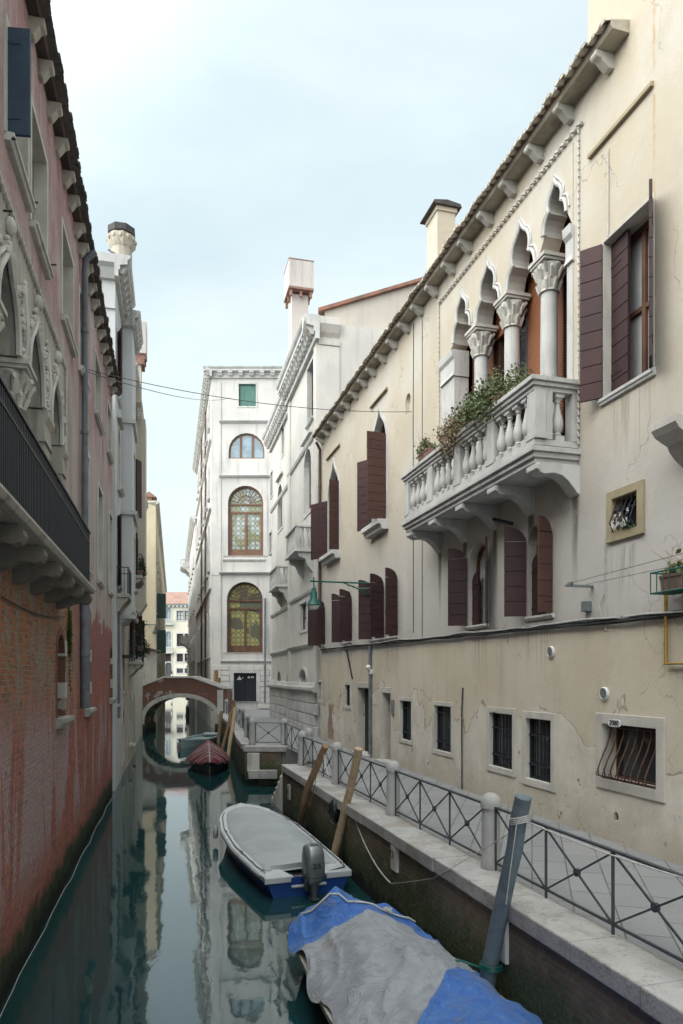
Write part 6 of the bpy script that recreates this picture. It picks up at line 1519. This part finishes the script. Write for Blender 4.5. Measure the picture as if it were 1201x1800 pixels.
# ------------------------------------------------------------------ boats
def hullw(t, pts):      # half-beam by fraction of length
    for (a, u), (b, v) in zip(pts[:-1], pts[1:]):
        if t <= b: k = (t-a)/(b-a); k = k*k*(3-2*k)*.35+k*.65; return u+(v-u)*k
    return pts[-1][1]
def hull_mesh(mb, L, W, H, sheer, n=28, m=8, low=-.22, flare=.72, zcut=None):
    """one side skin from keel to gunwale for both sides; W(t) half beam, H(t) gunwale height"""
    def P(i, j, sg):
        t = i/n; v = j/m; w = W(t); h = H(t); k = flare+(1-flare)*(v**.8); bow = max(0, (t-.75)/.25)
        k *= 1-.5*bow*(1-v)
        x = L*t-(1-v)*.35*bow*L*.12
        return (x, sg*w*k, low+(h-low)*v)
    for sg in (-1, 1): mb.grid(lambda u, v: P(u*n, v*m, sg), n, m)
    # transom and bottom
    mb.grid(lambda u, v: (0, (2*v-1)*W(0)*(flare+(1-flare)*(u**.8)), low+(H(0)-low)*u), m, 6)
    mb.grid(lambda u, v: (L*u-.35*max(0, (u-.75)/.25)*L*.12, (2*v-1)*W(u)*flare*(1-.5*max(0, (u-.75)/.25)), low), n, 4)
# blue and white motorboat
M['hullblue'] = simple('blue_gelcoat', (.012, .05, .22), .28, .12, 3, bump=.03, spec=.5, c2=(.014, .045, .16))
M['gelcoat'] = simple('white_gelcoat', (.46, .48, .50), .35, .12, 4, bump=.03, spec=.5, c2=(.38, .40, .42))
M['cover'] = simple('grey_boat_cover', (.34, .365, .385), .85, .22, 1.2, bump=.25, c2=(.29, .31, .33))
M['engine'] = simple('silver_engine_cowling', (.20, .22, .23), .32, .08, 3, metal=.5, bump=.02)
M['enginec'] = simple('engine_grey', (.075, .085, .09), .4, .1, 5, bump=.05)
a0 = Vector((-.60, 13.05)); ax = Vector((-2.62, 18.45))-a0; L = ax.length; ang = math.atan2(ax.y, ax.x)
bt = empty('motorboat', T(a0.x, a0.y, 0, ang), 'blue and white motorboat under a flat grey cover with a silver outboard at its stern', 'motorboat'); F = WF(bt)
WP = [(0, .79), (.12, .86), (.4, .93), (.62, .90), (.78, .77), (.88, .60), (.95, .38), (.985, .2), (1, .05)]
W_ = lambda t: hullw(t, WP); H_ = lambda t: .36+.10*t+.38*max(0, t-.35)**1.3
mm = MB(); hull_mesh(mm, L, W_, H_, 0, n=34); mm.build('hull', 'hullblue', bt, F, smooth=True)
# white gunwale band + side deck
mm = MB(); n = 40
for sg in (-1, 1):
    ring_ = [(0, .035, .0), (0, .05, -.05), (0, .0, -.075)]
    mm.grid(lambda u, v: [(L*u+.03*(u > .98), sg*(W_(u)+(.035, .045, .02, -.14, -.15, -.15)[round(v*5)]*1.0 if W_(u) > .2 or round(v*5) < 3 else sg*0+max(0, W_(u)-.1)*1.0), H_(u)+(-.06, .0, .035, .04, .0, -.09)[round(v*5)])][0] if sg > 0 else (L*u+.03*(u > .98), -(W_(u)+(.035, .045, .02, -.14, -.15, -.15)[round(v*5)] if W_(u) > .2 or round(v*5) < 3 else max(0, W_(u)-.1)), H_(u)+(-.06, .0, .035, .04, .0, -.09)[round(v*5)]), n, 5)
mm.build('gunwale', 'gelcoat', bt, F, smooth=True)
mm = MB()   # fore deck and stern corners
mm.grid(lambda u, v: (L*(.80+.2*u), (2*v-1)*max(.01, W_(.80+.2*u)-.02), H_(.80+.2*u)+.03+.03*math.sin(math.pi*v)), 10, 8); mm.build('foredeck', 'gelcoat', bt, F, smooth=True)
mm = MB(); h0 = H_(0)
for sg in (-1, 1):
    mm.prism([(-.03, sg*.30), (-.03, sg*.83), (.30, sg*.86), (.52, sg*.80), (.50, sg*.42)], h0-.02, h0+.035, lambda a, b, c: (a, b, c))
mm.box(.02, 1.1, -.72, .72, h0-.20, h0-.14); mm.box(-.035, .03, -.84, -.34, h0-.09, h0+.03); mm.box(-.035, .03, .34, .84, h0-.09, h0+.03); mm.box(-.035, .025, -.34, .34, h0-.2, h0-.15)
mm.build('stern_deck', 'gelcoat', bt, F, bevel=.02)
mm = MB(); mm.prism([(.30, 0), (-.30, 0), (-.42, .16), (.42, .16)], -.0, .0, lambda a, b, c: (0, a, b)) if False else None
# cover: taut cloth slightly sagging, laced to the side decks
def covz(x, y, L0=.62, L1=5.1):
    t = x/L; w = W_(min(1, t))-.10; q = abs(y)/max(.1, w)
    return H_(t)+.030+(.035+.125*min(1, max(0, (x-.4)/1.2)))*(1-q**2.2)+.02*math.sin(x*2.3+y)+.012*math.sin(x*9+y*4)*q+.03*mnoise.noise(Vector((x*1.3, y*1.6, 0)))
xs0, xs1 = .36, L*.86
def cov(u, v):
    y_ = (2*v-1); x = xs0+(xs1-xs0)*u+(.10*(1-y_*y_) if u < .02 else 0); w = W_(x/L)-.09+(.012*math.sin(u*60)); y = y_*w; z = covz(x, y)
    if abs(y_) > .985: z -= .05
    if u < .02: z -= .10*(1-abs(y_)**3)
    return (x, y, z)
mm = MB(); mm.grid(cov, 60, 26); mm.build('cover', 'cover', bt, F, smooth=True)
mm = MB()
for sg in (-1, 1): mm.tube([(xs0+(xs1-xs0)*i/30, sg*(W_((xs0+(xs1-xs0)*i/30)/L)-.05), H_((xs0+(xs1-xs0)*i/30)/L)+.06+.01*math.sin(i*2)) for i in range(31)], .010, 5)
mm.build('lacing', 'cable', bt, F)
for k, (t, sg) in enumerate(((.05, 1), (.30, 1), (.58, 1), (.05, -1), (.30, -1), (.60, -1), (.985, 1))):
    mm = MB(); x = L*t; y = sg*(W_(t)-.05); z = H_(t)+.045; mm.tube([(x-.07, y, z), (x-.05, y, z+.05), (x+.05, y, z+.05), (x+.07, y, z)], .009, 6); mm.build('cleat', 'pipe', bt, F, smooth=True)
# outboard
ox, oy = -.26, -.0
def supero(mb, secs, n=24, p=.55):
    vs = []; fs = []
    for (z, rx, ry, cx0) in secs:
        for j in range(n):
            t = 2*math.pi*j/n; c, s_ = math.cos(t), math.sin(t); vs.append((ox+cx0+rx*math.copysign(abs(c)**p, c), oy+ry*math.copysign(abs(s_)**p, s_), z))
    for i in range(len(secs)-1):
        for j in range(n): fs.append((i*n+j, i*n+(j+1) % n, (i+1)*n+(j+1) % n, (i+1)*n+j))
    fs += [tuple(range(n))[::-1], tuple((len(secs)-1)*n+j for j in range(n))]; return mb.add(vs, fs)
mm = MB(); supero(mm, [(.28, .11, .10, 0), (.33, .16, .145, 0), (.40, .20, .178, 0), (.60, .215, .19, .0), (.80, .205, .18, .01), (.93, .18, .16, .02), (.975, .125, .11, .02), (.98, .02, .02, .02)]); en = mm.build('outboard_motor', 'engine', bt, F, smooth=True)
mm = MB(); supero(mm, [(.965, .05, .085, -.05), (.992, .04, .075, -.05)]); supero(mm, [(.425, .206, .18, 0), (.44, .208, .182, 0)]); mm.build('cowling_trim', 'enginec', en, F)
mm = MB(); supero(mm, [(-.25, .05, .02, .02), (-.05, .10, .03, .0), (.05, .09, .05, 0), (.18, .10, .065, 0), (.30, .13, .09, 0), (.345, .15, .11, 0)]); mm.box(ox-.16, ox+.12, -.07, .07, .02, .035); mm.box(ox+.10, ox+.32, -.10, .10, .12, .36); mm.build('drive_leg', 'enginec', en, F, smooth=True)
tm_ = bpy.data.curves.new('t', 'FONT'); tm_.body = '25'; tm_.size = .13; tm_.align_x = 'CENTER'; tm_.align_y = 'CENTER'; tm_.extrude = .004; to = bpy.data.objects.new('t', tm_); COL.objects.link(to); bpy.context.view_layer.update()
me_ = bpy.data.meshes.new_from_object(to.evaluated_get(bpy.context.evaluated_depsgraph_get()))
mm = MB(); mm.add([(ox-.222+v.co.z, -v.co.x*1.25, .64+v.co.y) for v in me_.vertices], [tuple(p.vertices) for p in me_.polygons]); mm.build('lettering', 'ironb', en, F); bpy.data.objects.remove(to)
mm = MB(); rd = random.Random(4); mm.tube([(.12, -.38, h0+.02), (.05, -.2, h0-.11), (.10, 0, h0-.12), (.06, .2, h0-.10), (.3, .33, h0+.0)], .014, 6); mm.build('green_line', 'lampg', bt, F)
mm = MB(); mm.tube([(.05, -.38, h0+.02), (.12, -.75, h0+.06), (.32, -.80, h0+.06)], .012, 6); mm.build('tiller_bar', 'iron', bt, F)
# fender on the far bow quarter
fx, fy = L*.80, W_(.80)+.12; fw_ = bt.matrix_world @ Vector((fx, fy, .2)) if False else WM[bt.name] @ Vector((fx, fy, 0))
fd = empty('fender', T(fw_.x, fw_.y, .28), 'slim grey fender hanging from the bow of the blue and white motorboat', 'fender'); 
mm = MB(); mm.lathe([(.02, -.16), (.06, -.12), (.065, 0), (.06, .12), (.02, .17)], n=12); mm.build('body', 'gelcoat', fd, WF(fd), smooth=True); mm = MB(); mm.tube([(0, 0, .16), (.02, -.02, .42)], .008, 5); mm.build('cord', 'cablew', fd, WF(fd))

# tarp covered boat in the foreground
def m_tarp():
    m, g = NM('two_tone_tarp'); n = g.noise(.8, 5, .6); n2 = g.noise(6, 5, .6); f = g.noise(26, 4)
    w1 = g.m('ADD', g.x, g.m('ADD', g.mul(g.y, .12), g.mul(g.m('SUBTRACT', n, .5), .5)))
    w2 = g.m('ADD', g.x, g.m('ADD', g.mul(g.y, .95), g.mul(g.m('SUBTRACT', n, .5), .35)))
    blue = g.mix(g.st(n2, .35, .7), (.022, .095, .34), (.04, .135, .37)); blue = g.mix(g.mul(g.st(f, .55, .7), .3), blue, (.16, .24, .40))
    grey = g.mix(g.st(n2, .35, .7), (.25, .27, .30), (.20, .215, .24)); grey = g.mix(g.mul(g.st(g.noise(2.2, 6, .7), .55, .68), .55), grey, (.11, .10, .09))
    grey = g.mix(g.mul(g.st(f, .58, .72), .25), grey, (.4, .42, .44))
    e1 = g.st(w1, .545, .56); e2 = g.st(w2, 2.74, 2.76)
    # blue side patch on the bank side
    e3 = g.mul(g.st(g.m('ADD', g.y, g.mul(n, .2)), .80, .82), g.mul(g.st(g.x, 1.1, .9), 1.0))
    col = g.mix(e1, blue, grey); col = g.mix(e2, col, blue); col = g.mix(e3, col, blue)
    seam = g.m('ADD', g.st(g.m('ABSOLUTE', g.m('SUBTRACT', w2, 2.82)), .008, .003), g.st(g.m('ABSOLUTE', g.m('SUBTRACT', g.y, g.mul(n, .05))), .006, .002)); col = g.mix(g.mul(seam, .5), col, (.05, .06, .09))
    col = g.mix(g.mul(g.st(g.noise(1.3, 6, .7, v=g.map((1, 1, 1), (5, 1, 2)), dist=.8), .56, .66), .45), col, (.17, .155, .14))
    wr = g.n('ShaderNodeTexNoise', {'Vector': g.map((1.0, .55, 1), (1, 2, 3), rot=(0, 0, .6)), 'Scale': 3.4, 'Detail': 4, 'Roughness': .5, 'Distortion': 1.2}).outputs[0]; rd_ = g.m('ABSOLUTE', g.m('SUBTRACT', wr, .5)); hh = g.m('ADD', g.mul(g.m('MINIMUM', rd_, .09), -9.0), g.m('ADD', g.mul(n2, .6), g.mul(f, .25)))
    g.fin(col, .62, hh, .55, .022, spec=.3, Sheen_Weight=.15); return m
M['tarp'] = m_tarp()
M['oldpaint'] = simple('worn_white_paint', (.36, .37, .36), .7, .35, 5, bump=.3, c2=(.22, .2, .17))
M['darkhull'] = simple('dark_hull', (.035, .045, .06), .5, .3, 4)
b0 = Vector((.13, 9.88)); b1 = Vector((1.70, 5.2)); ax = b1-b0; ang2 = math.atan2(ax.y, ax.x); L2_ = 6.3
tb = empty('covered_boat', T(b0.x, b0.y, 0, ang2), 'boat in the foreground wholly covered by a grey and blue tarpaulin tied with rope', 'boat'); F = WF(tb)
# x from the far end (0) towards the camera; +y is to the right when facing +x, i.e. the canal side
WT = [(0, .83), (.1, .88), (.35, .97), (.7, .95), (.9, .7), (1, .3)]
Wt = lambda t: hullw(t, WT); Ht = lambda t: .50-.12*math.sin(math.pi*min(1, t*1.2))
mm = MB(); n = 30
mm.grid(lambda u, v: (L2_*u, -Wt(u)*(.74+.26*v), -.2+(Ht(u)+.2)*v), n, 6); mm.grid(lambda u, v: (L2_*u, Wt(u)*(.74+.26*v), -.2+(Ht(u)+.2)*v), n, 6)
mm.grid(lambda u, v: (0, (2*v-1)*Wt(0)*(.74+.26*u), -.2+(Ht(0)+.2)*u), 6, 6); mm.build('hull', 'darkhull', tb, F, smooth=True)
mm = MB()
for sg in (-1, 1):
    mm.grid(lambda u, v: (L2_*u, sg*(Wt(u)+(.03, .035, -.07, -.08)[round(v*3)]), Ht(u)+(-.05, .02, .025, -.05)[round(v*3)]), n, 3)
mm.box(-.10, .09, -.89, .89, Ht(0)-.07, Ht(0)+.02); mm.build('gunwale', 'oldpaint', tb, F, bevel=.0)
def tarpz(x, y):
    w = Wt(min(1, max(0, x)/L2_)); q = min(1.15, abs(y)/w); rid = .27+.16*math.sin(min(x, 3)*.9)
    pk = .30*math.exp(-((x-.12)/.26)**2)*math.exp(-((y+.30)/.30)**2)
    z = Ht(max(0, x)/L2_)+.06+rid*(1-q**1.5 if q < 1 else -(q-1)*2.2)+pk
    z += .075*mnoise.noise(Vector((x*1.1+y*.8, y*2.4-x*.5, 0)))*(1-.3*q)+.030*mnoise.noise(Vector((x*3.6, y*3.4+2, 0)))
    r1 = 1-abs(mnoise.noise(Vector((x*1.5+y*1.9, y*.9-x*.9, 7))))*2.6; r2 = 1-abs(mnoise.noise(Vector((x*2.6-y*1.2, y*2.2+x*.6, 11))))*3.0
    z += .040*max(0, r1)**3+.020*max(0, r2)**3
    # folds falling from the ridge to the sides
    z += .034*math.sin(x*6.2+2.2*abs(y)+3*mnoise.noise(Vector((x, y, 5))))*max(0, q-.15)
    z += .05*(1-q)*math.exp(-((x-2.1-y*.4)/.30)**2)
    fr = max(0, 1-x/.7); z += .05*fr*math.sin(9*math.atan2(y, x+.3))*min(1, q*1.4)
    return z
def tarp(u, v):
    x = -.04+u*u*.35*0+u*5.6; yy = (2*v-1); w = Wt(min(1, max(0, x)/L2_)); 
    hem = 1.06+.05*math.sin(x*5.3)+.05*mnoise.noise(Vector((x*2, yy, 3)))
    if yy > 0: hem += .04*math.sin(x*2.1+1)
    y = yy*w*hem; return (x-(.05*math.sin(yy*7) if u == 0 else 0), y, tarpz(x, y))
mm = MB(); mm.grid(tarp, 150, 84)
mm.grid(lambda u, v: (-.04-.05*(1-u)+.012*math.sin(v*30), (2*v-1)*Wt(0)*1.06, tarpz(-.04, (2*v-1)*Wt(0)*1.06)*(u)+(1-u)*(Ht(0)-.10+.05*math.sin(v*17))), 8, 84)
mm.build('tarpaulin', 'tarp', tb, F, smooth=True)
mm = MB(); pr = [(-.06, -.80, .50)]+[(.02+.20*math.sin(math.pi*i/14)+.018*i, -.70+1.55*i/14, 0) for i in range(15)]; pr = [pr[0]]+[(x, y, tarpz(x, y)+.022) for x, y, _ in pr[1:]]
mm.tube(pr, .014, 6)
rd = random.Random(1); k_ = pr[11]
for k in range(5): c = Vector((k_[0], k_[1], k_[2]+.015)); mm.tube([c+Vector((.05*math.cos(t+k), .05*math.sin(t*1.3+k), .02*math.sin(t*2)+.02)) for t in (0, .9, 1.8, 2.7)], .010, 5)
mm.build('tie_rope', 'cablew', tb, F, smooth=True)

# maroon covered boat
M['tarpred'] = simple('maroon_tarp', (.125, .022, .032), .5, .25, 2, bump=.25, c2=(.085, .018, .026))
def small_boat(name, bow, stern, hb, label, kind, hullm, gunm):
    a = Vector(stern); d = Vector(bow)-a; L = d.length; o = empty(name, T(a.x, a.y, 0, math.atan2(d.y, d.x)), label, 'boat'); F = WF(o)
    P = [(0, hb*.75), (.25, hb), (.55, hb*.98), (.8, hb*.62), (.93, hb*.3), (1, .03)]; W = lambda t: hullw(t, P); H = lambda t: .27+.26*t**3+.04*(1-t)
    mm = MB(); hull_mesh(mm, L, W, H, 0, n=26, flare=.62); mm.build('hull', hullm, o, F, smooth=True)
    mm = MB()
    for sg in (-1, 1): mm.grid(lambda u, v: (L*u, sg*(W(u)+(.03, .035, -.06, -.06)[round(v*3)] if W(u) > .1 or v < .5 else .0), H(u)+(-.05, .02, .025, -.06)[round(v*3)]), 24, 3)
    mm.build('gunwale', gunm, o, F)
    return o, F, L, W, H
o, F, L, W, H = small_boat('covered_boat', (-5.30, 28.6), (-6.45, 34.4), .86, 'boat under a maroon tarpaulin moored before the bridge', 0, 'darkhull', 'darkhull')
def rt(u, v):
    x = L*(1.012*u-.0); yy = 2*v-1; w = W(min(1, u))*1.07+.02; q = abs(yy); rid = .62*(1-max(0, (u-.35)/.65)**2.2)
    z = H(min(1, u))+.03+rid*(1-q**1.35)-.10*max(0, q-.88)*8*.5+.05*math.sin(u*38+q*2)*q*(.4+.6*q)+.03*mnoise.noise(Vector((x*2, yy*2, 0)))
    return (x, yy*w, z)
mm = MB(); mm.grid(rt, 90, 40); mm.build('tarpaulin', 'tarpred', o, F, smooth=True)
mm = MB()
for k in range(6):
    u = .35+k*.1; mm.tube([tuple(Vector(rt(u, v/12))+Vector((0, 0, .012))) for v in range(13)], .008, 4)
mm.tube([tuple(Vector(rt(.3+.7*i/16, .5))+Vector((0, 0, .012))) for i in range(17)], .012, 5); mm.build('lashing', 'cablew', o, F)
M['turq'] = simple('turquoise_paint', (.50, .60, .60), .5, .2, 4, c2=(.40, .50, .51))
o, F, L, W, H = small_boat('rowing_boat', (-9.0, 39.6), (-8.35, 45.8), .82, 'pale turquoise open boat moored just beyond the maroon covered boat', 0, 'turq', 'turq')
mm = MB()
for u in (.25, .5): mm.box(L*u-.14, L*u+.14, -W(u)+.05, W(u)-.05, .18, .22)
mm.build('thwarts', 'turq', o, F); mm = MB(); mm.grid(lambda u, v: (L*(.72+.28*u), (2*v-1)*max(.01, W(.72+.28*u)), H(.72+.28*u)+.03), 8, 6); mm.build('foredeck', 'turq', o, F)
mm = MB(); mm.grid(lambda u, v: (L*(.02+.7*u), (2*v-1)*W(.02+.7*u)*.8, .06), 8, 4); mm.build('floorboards', 'enginec', o, F)
mm = MB(); mm.box(.0, .3, -.5, .5, .28, .42); mm.build('stern_box', 'turq', o, F, bevel=.03)

# ------------------------------------------------------------------ ropes, bag, overhead wires
def rope_thing(pts, r, mat, label, cat='rope', name='rope', sag=0, n=18):
    P = [Vector(p) for p in pts]; q = []
    for i in range(n+1):
        t = i/n; k = t*(len(P)-1); a = min(int(k), len(P)-2); p = P[a].lerp(P[a+1], k-a); p.z -= sag*4*t*(1-t); q.append(p)
    mm = MB(); mm.tube(q, r, 6); return tag(mm.build(name, mat, F=ID, smooth=True), label, cat)
rope_thing([(ex(14.2)-.03, 14.2, 1.46), (ex(11.6)-.14, 11.7, .62)], .013, 'cablew', 'white rope looping down the quay wall to an iron ring', sag=.20)
rope_thing([(ex(11.6)-.14, 11.7, .60), (ex(10)-.10, 10.0, 1.2), (1.87, 7.95, 2.25)], .005, 'cablew', 'thin line stretched from the mooring ring up to the grey pole', sag=.03)
rope_thing([(1.97, 7.75, 2.45), (2.6, 6.9, 2.33), (3.3, 5.2, 2.30)], .008, 'cablew', 'pair of white lines from the grey pole along the near railing', sag=.05)
mm = MB(); c = Vector((1.955, 7.77, 2.44))
for k in range(4): mm.tube([c+Vector((.105*math.cos(t*.63), .105*math.sin(t*.63), .02*k-.02+.01*math.sin(t)+.02*math.cos(t*.63))) for t in range(11)], .008, 5)
mm.tube([c+Vector((-.06, -.09, 0)), c+Vector((-.11, -.02, -.5)), c+Vector((-.14, .08, -.95))], .007, 5)
tag(mm.build('rope', 'cablew', F=ID, smooth=True), 'white cord wound round the top of the thick grey pole', 'rope')
mm = MB(); c = Vector((1.72, 8.17, .66))
for k in range(3): mm.tube([c+Vector((.125*math.cos(t*.63), .125*math.sin(t*.63), .022*k)) for t in range(11)], .013, 6)
mm.tube([c+Vector((-.12, 0, 0)), c+Vector((-.32, .12, .03)), c+Vector((-.5, .1, .05))], .013, 6)
tag(mm.build('rope', 'lampg', F=ID, smooth=True), 'green mooring rope looped round the foot of the thick grey pole', 'rope')
rope_thing([(-.55, 16.35, 1.9), (-.75, 17.2, 1.15), (ex(18.2)-.10, 18.3, .75)], .011, 'pole2', 'tan rope hanging between the crooked pole and the quay wall', sag=.22)
rope_thing([(-.42, 16.2, 2.3), (-.30, 15.8, 1.9), (-.02, 15.9, 1.48)], .012, 'cablew', 'short white rope tied from the crooked pole to the railing foot', sag=.08)
bg_ = empty('bin_bag', T(ex(15)-.09, 15.0, 1.35), 'crumpled black plastic bag hanging on the quay edge between the wooden poles', 'bag')
M['bag'] = simple('black_plastic', (.014, .017, .022), .35, .2, 6, bump=.4)
mm = MB(); mm.grid(lambda u, v: ((.16+.05*mnoise.noise(Vector((u*6, v*8, 1))))*math.sin(math.pi*u)**.6*math.cos(2*math.pi*v)-.02, (.22+.08*mnoise.noise(Vector((u*5, v*6, 3))))*math.sin(math.pi*u)**.6*math.sin(2*math.pi*v), .1-.55*u), 18, 24); mm.build('bag_body', 'bag', bg_, WF(bg_), smooth=True)
def wire(p, q, sag, label, r=.008):
    rope_thing([p, q], r, 'cable', label, 'overhead wire', 'overhead_wire', sag, 30)
pa = L1F.W(SL(143), .02, L1F.px(143, 647)[1]); pb2 = R1F.W(R1F.px(726, 724)[0], .03, R1F.px(726, 724)[1])
wire(pa, pb2, .28, 'overhead wire slung across the canal from the red palazzo to the cream palazzo')
pc2 = R3F.W(R3F.px(365, 710)[0], .1, R3F.px(365, 710)[1]); wire(pa+Vector((0, .2, .02)), R3F.W(x3-1.5, .1, 4+(1190-700)*Y3/1250), .4, 'second overhead wire running from the red palazzo to the tall white palazzo', .012)
cb_ = L1F
# pigeon on the second house
pg_ = empty('pigeon', F2s.mat @ T(.0, .2, 18.62), 'grey pigeon perched on the cornice beside the round chimney', 'bird')
mm = MB()
secs = [(-.20, .0, .02, .03), (-.12, .03, .04, .045), (0, .08, .075, .08), (.08, .11, .07, .08), (.13, .16, .04, .045), (.16, .21, .036, .04), (.20, .22, .03, .03), (.24, .21, .006, .006)]
vs = []; fs = []
for (x, z, ry, rz) in secs:
    for j in range(10): t = 2*math.pi*j/10; vs.append((x, ry*math.cos(t), z+rz*math.sin(t)))
for i in range(len(secs)-1):
    for j in range(10): fs.append((i*10+j, i*10+(j+1) % 10, (i+1)*10+(j+1) % 10, (i+1)*10+j))
fs += [tuple(range(10))[::-1], tuple(70+j for j in range(10))]; mm.add(vs, fs)
mm.tube([(.0, .03, .02), (0, .03, -.02)], .008, 4); mm.tube([(.0, -.03, .02), (0, -.03, -.02)], .008, 4); mm.build('body', 'enginec', pg_, WF(pg_), smooth=True)
